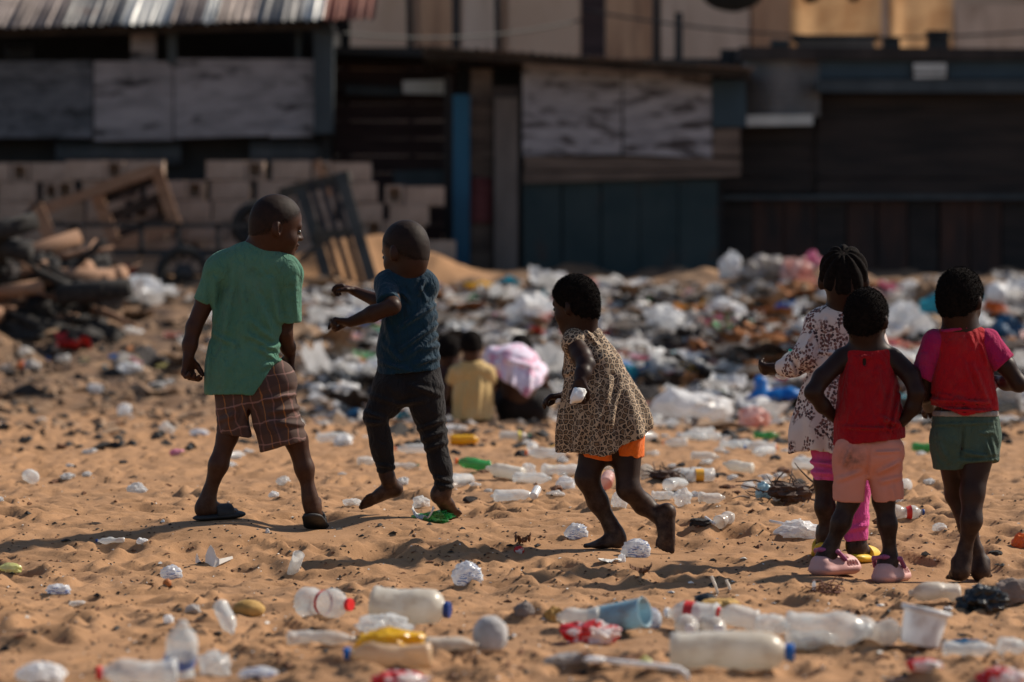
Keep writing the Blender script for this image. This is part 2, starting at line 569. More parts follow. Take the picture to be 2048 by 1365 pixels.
def surface_nets(F):
    ins = F < 0
    c = [ins[i:ins.shape[0] - 1 + i, j:ins.shape[1] - 1 + j, k:ins.shape[2] - 1 + k] for i in (0, 1) for j in (0, 1) for k in (0, 1)]
    cnt = sum(x.astype(np.int8) for x in c)
    act = (cnt > 0) & (cnt < 8)
    I = np.stack(np.nonzero(act), 1)
    off = np.array([(i, j, k) for i in (0, 1) for j in (0, 1) for k in (0, 1)])
    val = np.stack([F[I[:, 0] + o[0], I[:, 1] + o[1], I[:, 2] + o[2]] for o in off], 1)
    acc = np.zeros((len(I), 3)); num = np.zeros(len(I))
    for a in range(8):
        for b in range(a + 1, 8):
            if np.abs(off[a] - off[b]).sum() != 1: continue
            m = (val[:, a] < 0) != (val[:, b] < 0)
            t = val[m, a] / (val[m, a] - val[m, b])
            acc[m] += off[a] + t[:, None] * (off[b] - off[a]); num[m] += 1
    V = I + acc / num[:, None]
    idx = np.full(act.shape, -1, np.int32)
    idx[I[:, 0], I[:, 1], I[:, 2]] = np.arange(len(I))
    quads = []
    for axis in range(3):
        a = [slice(None)] * 3; b = [slice(None)] * 3
        a[axis] = slice(0, -1); b[axis] = slice(1, None)
        A, B = ins[tuple(a)], ins[tuple(b)]
        E = np.stack(np.nonzero(A != B), 1)
        u, w = (axis + 1) % 3, (axis + 2) % 3
        ok = (E[:, u] > 0) & (E[:, w] > 0) & (E[:, u] < F.shape[u] - 1) & (E[:, w] < F.shape[w] - 1)
        E = E[ok]
        e = [E.copy() for _ in range(4)]
        e[0][:, u] -= 1; e[0][:, w] -= 1; e[1][:, w] -= 1; e[3][:, u] -= 1
        q = np.stack([idx[x[:, 0], x[:, 1], x[:, 2]] for x in e], 1)
        flip = ~A[E[:, 0], E[:, 1], E[:, 2]]
        q[flip] = q[flip][:, ::-1]
        quads.append(q)
    Q = np.concatenate(quads)
    return V, Q[(Q >= 0).all(1)]


# ------------------------------------------------------------------ anatomy
HEADS = {}


def add_head(F, c, f, up, hh, ears=True, wide=1.0):
    """head in a box from chin (-.5) to crown (+.5) of height hh"""
    f, w, u = frame(f, up)
    R = np.array([f, w, u])
    P = lambda a, b, d: np.asarray(c) + hh * (a * f + b * w + d * u)
    F.ell(P(-.02, 0, .11), hh * np.array([.41, .335 * wide, .39]), R, k=.02)
    F.ell(P(.13, 0, -.2), hh * np.array([.235, .235 * wide, .28]), R, k=.03)
    F.ell(P(-.13, 0, -.06), hh * np.array([.26, .26 * wide, .28]), R, k=.03)
    F.ell(P(.255, 0, -.40), hh * np.array([.09, .12, .085]), R, k=.03)
    for s in (-1, 1):
        F.ell(P(.21, s * .14, -.17), hh * np.array([.12, .12, .12]), R, k=.02)
    F.cone(P(.335, -.13, .05), P(.335, .13, .05), hh * .045, hh * .045, k=.015)
    for s in (-1, 1):
        F.ell(P(.43, s * .145, -.035), hh * np.array([.075, .09, .055]), R, k=.014, sub=True)
    F.cone(P(.365, 0, .0), P(.425, 0, -.12), hh * .026, hh * .047, k=.012)
    for s in (-1, 1):
        F.ell(P(.385, s * .05, -.13), hh * np.array([.04, .035, .03]), R, k=.007)
    F.ell(P(.365, 0, -.232), hh * np.array([.055, .10, .03]), R, k=.006)
    F.ell(P(.35, 0, -.292), hh * np.array([.052, .085, .034]), R, k=.006)
    if ears:
        for s in (-1, 1):
            e = nrm(f * -.35 + w * s * .93); up2 = nrm(u - .18 * f)
            e = nrm(e - up2 * (e @ up2)); t = np.cross(up2, e)
            Re = np.array([e, t, up2])
            F.ell(P(-.05, s * .335 * wide, -.06), hh * np.array([.065, .075, .125]), Re, k=.008)
            F.ell(P(-.005, s * .365 * wide, -.05), hh * np.array([.03, .045, .08]), Re, k=.006, sub=True)
    return R, P


def add_hand(F, wrist, d, palm, sz=0.12, curl=35, thumb=1, spread=0.12, curls=None, k=.006, tc=25):
    """wrist point, hand direction, palm-facing direction; thumb=+1/-1 side"""
    f = nrm(d); n = nrm(np.asarray(palm, float) - f * (np.asarray(palm, float) @ f)); w = np.cross(f, n)
    L = sz
    P = lambda a, b, c: np.asarray(wrist) + L * (a * f + b * w + c * n)
    F.cone(P(0, 0, 0), P(.2, 0, 0), L * .13, L * .17, k=.01, flat=(n, .62))
    F.cone(P(.16, -.07, 0), P(.46, -.12, .0), L * .13, L * .12, k=.01, flat=(n, .75))
    F.cone(P(.16, .07, 0), P(.46, .12, .0), L * .13, L * .12, k=.01, flat=(n, .75))
    ln = [.40, .46, .43, .33]; off = [.19, .065, -.06, -.18]
    for i in range(4):
        o = off[i] * thumb
        c = curl if curls is None else curls[i]
        p = P(.46, o, 0); a = 0
        for j, (q, r0, r1) in enumerate(((.42, .075, .068), (.32, .068, .062), (.26, .062, .052))):
            a += math.radians(c) * (0.75 if j == 0 else 1.0)
            dirn = nrm(f * math.cos(a) + n * math.sin(a) + w * o * spread * 3)
            p2 = p + dirn * L * ln[i] * q * 1.06
            F.cone(p, p2, L * r0, L * r1, k=k * (1.2 if j == 0 else .5)); p = p2
    t0 = P(.12, .13 * thumb, .02)
    d1 = nrm(f * .75 + w * thumb * .75 + n * .35); p1 = t0 + d1 * L * .23
    d2 = nrm(f * .95 + w * thumb * .25 + n * (.3 + tc / 90)); p2 = p1 + d2 * L * .18
    d3 = nrm(f * .9 - w * thumb * .05 + n * (.4 + tc / 70)); p3 = p2 + d3 * L * .13
    F.cone(t0, p1, L * .10, L * .085, k=.008); F.cone(p1, p2, L * .082, L * .075, k=.004); F.cone(p2, p3, L * .075, L * .06, k=.004)


def add_foot(F, heel, toe, up, ankle=None, wid=1.0, inner=1, toes=True, ra=.02):
    """heel and toe are sole-level points; up points from sole to instep"""
    heel, toe = np.asarray(heel, float), np.asarray(toe, float)
    L = np.linalg.norm(toe - heel); f, w, u = frame(toe - heel, up)
    P = lambda a, b, c: heel + L * (a * f + b * w + c * u)
    F.ell(P(.12, 0, .14), L * np.array([.15, .14 * wid, .15]), np.array([f, w, u]), k=.015)
    F.cone(P(.12, 0, .11), P(.45, -.02 * inner, .12), L * .12, L * .135 * wid, k=.02, flat=(u, .8))
    F.cone(P(.42, 0, .10), P(.74, .02 * inner, .075), L * .14 * wid, L * .165 * wid, k=.02, flat=(u, .45))
    F.cone(P(.16, 0, .26), P(.62, .03 * inner, .10), L * .13, L * .09, k=.03)
    if toes:
        for i, (b, ln, r) in enumerate(((.13, .24, .07), (.045, .24, .052), (-.025, .215, .047), (-.09, .18, .044), (-.145, .13, .042))):
            F.cone(P(.74, b * inner * wid, .065), P(.76 + ln - .04, b * inner * wid * 1.08, .05), L * r, L * r * .85, k=.005)
    if ankle is not None:
        F.cone(ankle, P(.15, 0, .22), ra, L * .14, k=.02)
        for s in (-1, 1):
            F.ell(P(.2, s * .12, .36), L * np.array([.05, .045, .055]), np.array([f, w, u]), k=.015)
    return P, f, w, u, L


SKIN = None


def skin_mat(name, c, dust=0.0, dusth=0.30):
    if name in MATS: return MATS[name]
    m, nt, b, out = newmat(name)
    vec = coords(nt)
    col = ramp(nt, noise(nt, vec, 14, 4), [(0.3, tuple(x * .82 for x in c)), (0.7, tuple(x * 1.2 for x in c))])
    sep = _n(nt, 'ShaderNodeSeparateXYZ'); nt.links.new(vec, sep.inputs[0])
    mr = _n(nt, 'ShaderNodeMapRange'); mr.inputs['From Min'].default_value = dusth; mr.inputs['From Max'].default_value = 0.0
    mr.inputs['To Max'].default_value = 1.0
    nt.links.new(sep.outputs['Z'], mr.inputs['Value'])
    ns = ramp(nt, noise(nt, vec, 38, 5, 0.65), [(0.38, (0, 0, 0)), (0.8, (.8, .8, .8))])
    ml = _n(nt, 'ShaderNodeMath', operation='MULTIPLY'); nt.links.new(mr.outputs[0], ml.inputs[0]); nt.links.new(ns, ml.inputs[1])
    m3 = _n(nt, 'ShaderNodeMath', operation='MULTIPLY'); nt.links.new(ml.outputs[0], m3.inputs[0]); m3.inputs[1].default_value = dust
    col = mixc(nt, m3.outputs[0], col, (0.19, 0.115, 0.072))
    nt.links.new(col, b.inputs['Base Color'])
    b.inputs['Roughness'].default_value = 0.5
    b.inputs['Specular IOR Level'].default_value = 0.17
    b.inputs['Subsurface Weight'].default_value = 0.08
    b.inputs['Subsurface Radius'].default_value = (0.012, 0.004, 0.002)
    b.inputs['Subsurface Scale'].default_value = 0.5
    bump(nt, b, noise(nt, vec, 170, 3, 0.6), 0.12, 0.002)
    MATS[name] = m
    return m


def hair_mat(shaved=False):
    if shaved: return mat('shaved scalp', (0.010, 0.0050, 0.0034), (0.018, 0.0088, 0.0058), 50, rough=0.7, bmp=0.4, bscale=420, bdist=0.002, spec=0.16)
    return mat('cropped black hair', (0.004, 0.003, 0.003), (0.010, 0.007, 0.006), 90, rough=0.9, bmp=0.35, bscale=420, bdist=0.002, spec=0.06)


def faded_scalp(p0, n, key):
    """razored hair that thins out into bare skin along the hairline"""
    m, nt, b, out = newmat('shaved scalp ' + key)
    vec = coords(nt)
    col = ramp(nt, noise(nt, vec, 45, 5, .7), [(.3, (0.0095, 0.0046, 0.0031)), (.7, (0.021, 0.0098, 0.0062))])
    nt.links.new(col, b.inputs['Base Color']); b.inputs['Roughness'].default_value = .62; b.inputs['Specular IOR Level'].default_value = .14
    bump(nt, b, noise(nt, vec, 430, 4, .7), .5, .002)
    sb = _n(nt, 'ShaderNodeVectorMath', operation='SUBTRACT'); nt.links.new(vec, sb.inputs[0]); sb.inputs[1].default_value = tuple(p0)
    dt = _n(nt, 'ShaderNodeVectorMath', operation='DOT_PRODUCT'); nt.links.new(sb.outputs[0], dt.inputs[0]); dt.inputs[1].default_value = tuple(n)
    ns = _n(nt, 'ShaderNodeMath', operation='MULTIPLY_ADD'); nt.links.new(noise(nt, vec, 120, 4, .7), ns.inputs[0]); ns.inputs[1].default_value = .022
    nt.links.new(dt.outputs['Value'], ns.inputs[2])
    mr = _n(nt, 'ShaderNodeMapRange'); mr.interpolation_type = 'SMOOTHSTEP'
    mr.inputs['From Min'].default_value = -.020; mr.inputs['From Max'].default_value = .010
    nt.links.new(ns.outputs[0], mr.inputs['Value'])
    tr = _n(nt, 'ShaderNodeBsdfTransparent'); mx = _n(nt, 'ShaderNodeMixShader')
    nt.links.new(mr.outputs[0], mx.inputs[0]); nt.links.new(b.outputs[0], mx.inputs[1]); nt.links.new(tr.outputs[0], mx.inputs[2])
    nt.links.new(mx.outputs[0], out.inputs['Surface'])
    return m


def hair_fuzz(ho):
    """short tight curls that break up the outline of cropped hair"""
    me = ho.data; rs = np.random.RandomState(3)
    co = np.zeros(len(me.vertices) * 3); me.vertices.foreach_get('co', co); co = co.reshape(-1, 3)
    no = np.zeros(len(me.vertices) * 3); me.vertices.foreach_get('normal', no); no = no.reshape(-1, 3)
    pick = rs.choice(len(co), min(5200, len(co)), replace=False)
    c, n = co[pick], no[pick]
    n = n + rs.normal(0, .55, n.shape); n /= np.linalg.norm(n, axis=1)[:, None]
    t = np.cross(n, rs.normal(0, 1, n.shape)); t /= np.linalg.norm(t, axis=1)[:, None]
    L = rs.uniform(.003, .0075, (len(c), 1))
    V = np.stack([c - t * .0016 - n * .002, c + t * .0016 - n * .002, c + n * L + t * .001], 1).reshape(-1, 3)
    F = np.arange(len(V)).reshape(-1, 3)
    o = obj('hair_fuzz', quadmesh('hair_fuzz', V, F, False), ho, hair_mat()); o['kind'] = 'stuff'


class Person:
    def __init__(s, d, u, v, label, vox=.005, skin=(0.075, 0.034, 0.021), group=None, dust=.5):
        s.d = d; s.s = FPX / d; s.vox = vox
        s.base = px(u, v, d)
        s.root = thing('person', label, 'person', tuple(s.base), group)
        s.F = Fld(vox)
        s.skin = skin_mat('skin %.4f %.1f' % (skin[0], dust), skin, dust)

    def p(s, u, v, dd=0.0): return px(u, v, s.d + dd)
    def r(s, *a): return [x / s.s for x in a] if len(a) > 1 else a[0] / s.s
    def limb(s, pts, rs, k=.012, F=None, flat=None, capend=False):
        (F or s.F).chain([s.p(*q) for q in pts], [x / s.s for x in rs], k, flat, capend)

    def head(s, u, v, hh, f, up=(0, 0, 1), dd=0.0, hair=.006, hl=(.16, .55), neck=None, neckr=.04, wide=1.0, ears=True, hnoise=.0022, style=None):
        c = s.p(u, v, dd)
        R, P = add_head(s.F, c, f, up, hh, ears, wide)
        if neck is not None:
            s.F.cone(P(-.1, 0, -.28), s.p(*neck), neckr, neckr * 1.12, k=.03)
            s.F.cone(P(-.17, 0, -.2), s.p(*neck), neckr * .82, neckr * .95, k=.03)
        H = Fld(min(s.vox, .005))
        H.ell(P(-.02, 0, .11), hh * np.array([.41, .335 * wide, .39]) + hair, R, k=.02)
        H.ell(P(-.13, 0, -.06), hh * np.array([.26, .26 * wide, .28]) + hair * .9, R, k=.03)
        if neck is not None: H.cone(P(-.17, 0, -.2), s.p(*neck), neckr * .82 + hair, neckr * .95 + hair, k=.03); H.cut(P(0, 0, -.33), -R[2], rag=.006)
        # hairline: a plane from the top of the forehead down to the nape
        H.cut(P(.36, 0, hl[0]), R[0] * math.sin(hl[1]) - R[2] * math.cos(hl[1]), rag=.006)
        if style == 'rows':
            ctr = P(-.30, 0, .36); axis = nrm(ctr - P(0, 0, .08)); e1 = nrm(np.cross(axis, R[1])); e2 = np.cross(axis, e1)
            def fn(Q):
                q = Q - ctr; ph = np.arctan2(q @ e2, q @ e1); rad = np.linalg.norm(q, axis=1)
                return -.011 * np.abs(np.cos(ph * 5.0)) * np.clip(rad / .03, 0.2, 1) + .005
            H.disp(fn)
        if hnoise:
            H.disp(lambda Q: hnoise * vnoise3(Q * 150, 4) + hnoise * .35 * vnoise3(Q * 60, 9))
        ho = s.part('hair', H, faded_scalp(P(.36, 0, hl[0]) - s.base, R[0] * math.sin(hl[1]) - R[2] * math.cos(hl[1]), s.skin.name) if hair < .002 else hair_mat())
        if hair > .004 and s.d < 15 and style is None: hair_fuzz(ho)
        eye = mat('dark eye', (0.012, 0.008, 0.006), (0.03, 0.02, 0.015), 40, rough=0.12, spec=0.6)
        for sd in (-1, 1):
            e = Fld(.0035); e.ell(P(.343, sd * .145, -.035), np.full(3, hh * .04), None)
            s.part('eye', e, eye)
        s.hP, s.hR, s.hh = P, R, hh
        return P

    def part(s, name, F, m, parent=None, label=None):
        me = F.mesh(name, s.base)
        o = obj(name, me, parent or s.root, m)
        if label: o['label'] = label
        return o

    def finish(s):
        s.part('body', s.F, s.skin)
# ------------------------------------------------------------------ refuse: materials and shapes
def PM(k):
    """plastic and litter materials by key"""
    if k == 'clear': return film('clear PET', (.80, .82, .82), .48, .35, .12, (.70, .72, .72), 12, bmp=.3)
    if k == 'cloudy': return film('cloudy PET', (.74, .72, .69), .30, .42, .18, (.62, .58, .53), 9, bmp=.4)
    if k == 'milky': return film('milky plastic', (.80, .77, .70), .08, .45, .3, (.70, .64, .54), 6, bmp=.2)
    if k == 'dusty': return film('dusty bottle plastic', (.72, .66, .58), .10, .4, .4, (.50, .38, .28), 7, bmp=.4)
    if k == 'white': return film('white plastic', (.86, .86, .86), .0, .3, .3, (.68, .68, .70), 7, bmp=.3)
    if k == 'bag': return film('thin white bag', (.88, .88, .88), .07, .42, .28, (.76, .76, .76), 8, bmp=.8)
    if k == 'sachet': return film('clear sachet with blue print', (.78, .80, .83), .22, .4, .2, (.64, .67, .72), 14, printc=(.05, .13, .38), pscale=30, bmp=.6, dirt=.3)
    if k == 'greybag': return film('grey stained bag', (.52, .49, .47), .1, .4, .4, (.30, .27, .25), 7, bmp=.8)
    if k == 'green': return film('green PET', (.03, .33, .10), .30, .4, .15, (.015, .22, .07), 9, bmp=.5)
    if k == 'bluebag': return film('bright blue bag', (.015, .22, .62), .03, .35, .3, (.01, .15, .48), 7, bmp=.6)
    if k == 'teal': return film('teal plastic', (.03, .36, .46), .04, .35, .3, (.02, .25, .34), 7, bmp=.5)
    if k == 'navy': return film('dark blue sheet', (.006, .085, .19), .0, .2, .4, (.004, .05, .12), 6, bmp=.6)
    if k == 'lightblue': return film('pale blue plastic', (.42, .60, .68), .0, .4, .3, (.34, .50, .58), 6, bmp=.15)
    if k == 'pink': return film('pink plastic', (.70, .22, .36), .05, .4, .35, (.60, .38, .44), 7, bmp=.6)
    if k == 'rose': return film('rose stained bag', (.74, .52, .48), .08, .4, .35, (.70, .30, .24), 6, bmp=.7)
    if k == 'red': return film('red plastic', (.58, .02, .02), .0, .25, .3, (.44, .015, .02), 8, bmp=.4)
    if k == 'redwhite': return film('red and white film', (.62, .03, .03), .05, .35, .25, (.80, .76, .74), 16, lo=.49, hi=.52, bmp=.5)
    if k == 'orange': return film('orange plastic', (.72, .16, .02), .0, .3, .35, (.55, .11, .015), 8, bmp=.3)
    if k == 'yellow': return film('yellow plastic', (.86, .52, .02), .02, .35, .3, (.78, .42, .015), 6, bmp=.3, dirt=.2)
    if k == 'peach': return film('cloudy plastic with oil residue', (.74, .56, .38), .10, .45, .25, (.62, .42, .22), 6, bmp=.4)
    if k == 'lime': return film('yellow green film', (.60, .60, .22), .1, .4, .3, (.70, .68, .40), 8, bmp=.7)
    if k == 'blackbag': return film('black bag film', (.007, .008, .009), .0, .03, .36, (.012, .013, .014), 9, spec=.45, bmp=.45, bscale=36, dirt=.15)
    if k == 'darkbag': return mat('dark sodden rag', (.016, .013, .013), (.05, .04, .037), 8, rough=.9, bmp=.6, bscale=30, bdist=.01)
    if k == 'card': return mat('sodden cardboard', (.20, .12, .07), (.32, .21, .13), 7, rough=.95, bmp=.4, bscale=40)
    if k == 'rust': return mat('rust brown rag', (.22, .075, .025), (.40, .17, .06), 9, rough=.9, bmp=.5, bscale=40)
    if k == 'husk': return mat('dry yellow husk', (.34, .19, .05), (.50, .31, .10), 22, rough=.85, bmp=.6, bscale=80)
    if k == 'brown': return mat('brown leaf', (.10, .045, .022), (.20, .09, .045), 14, rough=.9, bmp=.4)
    if k == 'char': return mat('charred wood', (.010, .009, .009), (.035, .030, .027), 22, rough=.9, bmp=.7, bscale=60)
    if k == 'stone': return mat('grey stone', (.13, .11, .10), (.24, .20, .18), 18, rough=.95, bmp=.7, bscale=60, bdist=.008)
    if k == 'float': return mat('grey foam float', (.34, .32, .31), (.52, .50, .49), 26, rough=.95, bmp=.6, bscale=120)
    if k == 'concrete': return mat('grey brown rubble', (.16, .12, .10), (.25, .19, .16), 20, rough=.95, bmp=.7, bscale=50, bdist=.008)
    if k == 'tile': return mat('orange brown tile', (.36, .11, .025), (.46, .16, .04), 14, rough=.7)
    if k == 'paper': return mat('off white paper', (.66, .62, .56), (.76, .73, .68), 20, rough=.95, bmp=.3, bscale=60)
    if k == 'capblue': return mat('blue cap', (.01, .10, .36), (.015, .13, .42), 10, rough=.4)
    if k == 'capnavy': return mat('navy cap', (.008, .03, .16), (.012, .045, .20), 10, rough=.4)
    if k == 'capred': return mat('red cap', (.66, .012, .012), (.74, .02, .02), 10, rough=.4)
    if k == 'caporange': return mat('orange cap', (.76, .14, .03), (.82, .18, .04), 10, rough=.4)
    if k == 'capwhite': return mat('white cap', (.76, .74, .71), (.82, .80, .78), 10, rough=.4)
    if k == 'capteal': return mat('teal cap', (.01, .34, .27), (.02, .40, .32), 10, rough=.35)
    if k == 'capgreen': return mat('green cap', (.02, .22, .10), (.03, .28, .13), 10, rough=.4)
    if k == 'capdark': return mat('dark cap', (.02, .02, .02), (.04, .035, .03), 10, rough=.5)
    if k == 'bandred': return mat('red label film', (.50, .02, .02), (.60, .04, .03), 14, rough=.4)
    if k == 'bandwhite': return mat('white label film', (.74, .72, .70), (.80, .78, .76), 14, rough=.4)
    if k == 'bandorange': return mat('orange label film', (.74, .34, .03), (.82, .42, .05), 14, rough=.4)
    if k == 'bandyellow': return mat('yellow label film', (.78, .60, .05), (.84, .68, .08), 14, rough=.4)
    if k == 'bandblue': return mat('blue label film', (.05, .12, .42), (.30, .40, .62), 40, rough=.4)
    raise KeyError(k)


PROF = {
    'pet': [(0, .0), (.0, .55), (.015, .86), (.05, 1), (.22, 1), (.26, .95), (.30, 1), (.34, .95), (.38, 1), (.60, 1), (.68, .95), (.77, .76), (.85, .46), (.89, .30), (.90, .36), (.915, .36), (.92, .29), (.955, .28), (.955, 0.0)],
    'jug': [(0, .0), (.0, .8), (.03, .97), (.08, 1), (.3, 1), (.34, .975), (.38, 1), (.70, 1), (.80, .95), (.87, .74), (.91, .45), (.93, .36), (.955, .35), (.955, 0)],
    'waist': [(0, .0), (.0, .6), (.02, .9), (.06, 1), (.2, 1), (.34, .80), (.46, .84), (.56, 1), (.66, 1), (.76, .82), (.84, .52), (.89, .33), (.90, .38), (.915, .38), (.92, .32), (.955, .31), (.955, 0)],
    'open': [(0, .0), (.0, .85), (.03, .97), (.08, 1), (.5, 1), (.94, 1), (.96, 1.05), (.98, 1.05), (.98, .98), (.9, .94), (.1, .9), (.06, 0)],
}
BCACHE = {}


def _lathe(prof, L, R, crush, seed, seg=20, lo=0, hi=99, grow=0.0, fine=True):
    pts = []
    for i, (t, r) in enumerate(prof):
        if i and fine and t - prof[i - 1][0] > .06:
            k = int((t - prof[i - 1][0]) / .045)
            for q in range(1, k):
                a = q / k; pts.append((prof[i - 1][0] * (1 - a) + t * a, prof[i - 1][1] * (1 - a) + r * a))
        pts.append((t, r))
    pts = [q for q in pts if lo <= q[0] <= hi]
    P = []
    for t, r in pts:
        for s in range(seg):
            a = 2 * math.pi * s / seg
            pet = 1.0
            P.append((t * L, (R * r * pet + grow) * math.cos(a), (R * r * pet + grow) * math.sin(a)))
    P = np.array(P)
    if crush:
        q = np.stack([P[:, 0] / R * .9, P[:, 1] / R * .8, P[:, 2] / R * .8], 1) + seed * 3.1
        n1 = vnoise3(q, seed); n2 = vnoise3(q * 2.3, seed + 7)
        t = P[:, 0] / L; env = np.clip(1.25 - t, 0, 1) * np.clip(t * 8, .25, 1)
        k = 1 - env * crush * (np.maximum(0, n1) * 1.3 + .35 * np.abs(n2))
        P[:, 1] *= k; P[:, 2] *= k * (1 - .35 * crush * env)
        P[:, 2] += env * crush * R * .5 * vnoise3(np.stack([P[:, 0] / L * 2.2, 0 * t, 0 * t], 1) + seed, 3)
    F = []
    for i in range(len(pts) - 1):
        for s in range(seg):
            F.append((i * seg + s, i * seg + (s + 1) % seg, (i + 1) * seg + (s + 1) % seg, (i + 1) * seg + s))
    return P, F


def add_bottle_parts(t, L, R, m, cap=None, band=None, crush=0.0, seed=1, kind='pet', tilt=(0, 0, 0), off=(0, 0, 0), bandpos=(.40, .60), parts=True):
    key = (round(L, 3), round(R, 3), crush, seed, kind)
    if key not in BCACHE:
        P, F = _lathe(PROF[kind], L, R, crush, seed)
        P2, F2 = _lathe(PROF[kind], L, R, crush, seed, lo=bandpos[0], hi=bandpos[1], grow=.0012)
        BCACHE[key] = ((P, F), (P2, F2))
    (P, F), (P2, F2) = BCACHE[key]
    if ('m',) + key + (m,) not in BCACHE:
        me = mesh('bottle_body', P, F, True); me.materials.append(PM(m)); BCACHE[('m',) + key + (m,)] = me
    outs = []
    b = obj('bottle_body', BCACHE[('m',) + key + (m,)], t); outs.append(b)
    if band:
        me = mesh('label_band', P2, F2, True); me.materials.append(PM('band' + band)); outs.append(obj('label_band', me, t))
    if cap and kind != 'open':
        r = R * .40 if kind != 'jug' else R * .42
        V, Fc = _lathe([(.928, 0), (.928, .94), (.935, 1), (.985, 1), (1.0, .93), (1.0, 0)], L, r, 0, 0, 18, fine=False)
        me = mesh('cap', V, Fc); me.materials.append(PM('cap' + cap)); outs.append(obj('cap', me, t))
    M = Matrix.Translation(Vector(off)) @ (Matrix.Rotation(tilt[2], 4, 'Z') @ Matrix.Rotation(tilt[1], 4, 'Y') @ Matrix.Rotation(tilt[0], 4, 'X')) @ Matrix.Translation((-L / 2, 0, 0))
    for o in outs: o.matrix_local = M
    return outs


def bottle(u, v, L, R, yaw, m, label, cap=None, band=None, crush=0.0, kind='pet', pitch=0.0, sink=.12, seed=None, cat='bottle', group=None, roll=0., bandpos=(.40, .60), lift=0.0):
    x, d, z = on(u, v)
    t = thing('plastic_bottle' if cat == 'bottle' else 'plastic_tube', label, cat, (x, d + R * .6, z), group)
    t.rotation_euler = (0, 0, math.radians(yaw))
    pr = math.radians(pitch)
    add_bottle_parts(t, L, R, m, cap, band, crush, seed if seed is not None else RND.randint(1, 40), kind, (math.radians(roll), -pr, 0), (0, 0, R * (1 - sink) * math.cos(pr) + abs(math.sin(pr)) * L * .42 + lift), bandpos)
    return t


SPH = {}


def _ico(n):
    if n not in SPH:
        bm = bmesh.new(); bmesh.ops.create_icosphere(bm, subdivisions=n, radius=1)
        V = np.array([v.co[:] for v in bm.verts]); F = [[v.index for v in f.verts] for f in bm.faces]; bm.free()
        SPH[n] = (V, F)
    return SPH[n]


def crumple_mesh(name, w, dp, h, seed, sub=3, rough=.45, point=0.0, round_=False):
    V, F = _ico(sub)
    V = V.copy()
    q = V * 1.15 + seed * 1.73
    n = 1 - np.abs(vnoise3(q, seed)) * 1.6
    n2 = 1 - np.abs(vnoise3(q * 2.3, seed + 3)) * 1.6
    n3 = vnoise3(q * 5.1, seed + 5)
    k = 1 + rough * (.75 * (n - .4) + .45 * (n2 - .4) + .18 * n3)
    if round_: k = 1 + rough * .3 * (n3 + n2 - .4) + (.25 * rough * (n - .4) if rough > .5 else 0)
    V *= k[:, None]
    V[:, 0] += point * V[:, 2] * .5
    lo, hi = V.min(0), V.max(0)
    V = (V - (lo + hi) / 2) / (hi - lo)
    V[:, 2] = np.maximum(V[:, 2], -.34) + .34
    V[:, 2] /= V[:, 2].max()
    flare = 1 + .25 * np.clip(.25 - V[:, 2], 0, 1)
    V = V * np.array([w, dp, h]) ; V[:, 0] *= flare; V[:, 1] *= flare
    V[:, 2] -= .06 * h
    me = mesh(name, V, F, round_)
    return me


def sheet_mesh(name, w, l, h, seed, nx=18, ny=12, thick=.0012, curl=.5):
    rs = np.random.RandomState(seed)
    V = []
    for j in range(ny + 1):
        for i in range(nx + 1):
            a, b = i / nx - .5, j / ny - .5
            V.append((a, b, 0))
    V = np.array(V)
    q = np.stack([V[:, 0] * 3.1, V[:, 1] * 2.3, V[:, 0] * 0], 1) + seed * 2.7
    z = (1 - np.abs(vnoise3(q, seed)) * 1.5) * .5 + (1 - np.abs(vnoise3(q * 2.4, seed + 2)) * 1.5) * .25
    z += curl * (np.abs(V[:, 0]) * 2) ** 3 * rs.uniform(.3, 1)
    z -= z.min()
    edge = .12 * vnoise3(q * 1.9, seed + 9)
    P = np.stack([V[:, 0] * w * (1 + edge), V[:, 1] * l * (1 + edge), z / z.max() * h], 1)
    F = []
    m = nx + 1
    for j in range(ny):
        for i in range(nx):
            F.append((j * m + i, j * m + i + 1, (j + 1) * m + i + 1, (j + 1) * m + i))
    N = len(P)
    P2 = P + np.array([0, 0, -thick])
    F2 = [tuple(N + k for k in f[::-1]) for f in F]
    rim = []
    for i in range(nx):
        rim += [(i + 1, i, N + i, N + i + 1)]; o = ny * m; rim += [(o + i, o + i + 1, N + o + i + 1, N + o + i)]
    for j in range(ny):
        rim += [(j * m, (j + 1) * m, N + (j + 1) * m, N + j * m)]; o = nx; rim += [((j + 1) * m + o, j * m + o, N + j * m + o, N + (j + 1) * m + o)]
    return mesh(name, np.concatenate([P, P2]), F + F2 + rim)


def lump(name, u, v, wpx, hpx, m, label, cat, seed=None, depth=1.0, rough=.45, sub=3, yaw=0, group=None, round_=False, kind='lump', point=0.0, curl=.5, zoff=0.0):
    """a crumpled bag, sheet or clod whose foot stands at pixel (u, v); sizes in photo pixels"""
    x, d, z = on(u, v)
    w, h = wpx * d / FPX, hpx * d / FPX
    seed = seed if seed is not None else RND.randint(1, 500)
    if kind == 'sheet': me = sheet_mesh(name, w, w * .7 * depth, h, seed, curl=curl)
    else: me = crumple_mesh(name, w, w * .75 * depth, h * 1.06, seed, sub, rough, point, round_)
    o = obj(name, me, None, PM(m), (x, d + w * .3 * depth, z + zoff))
    o.rotation_euler = (0, 0, math.radians(yaw))
    return tag(o, label, cat, group)


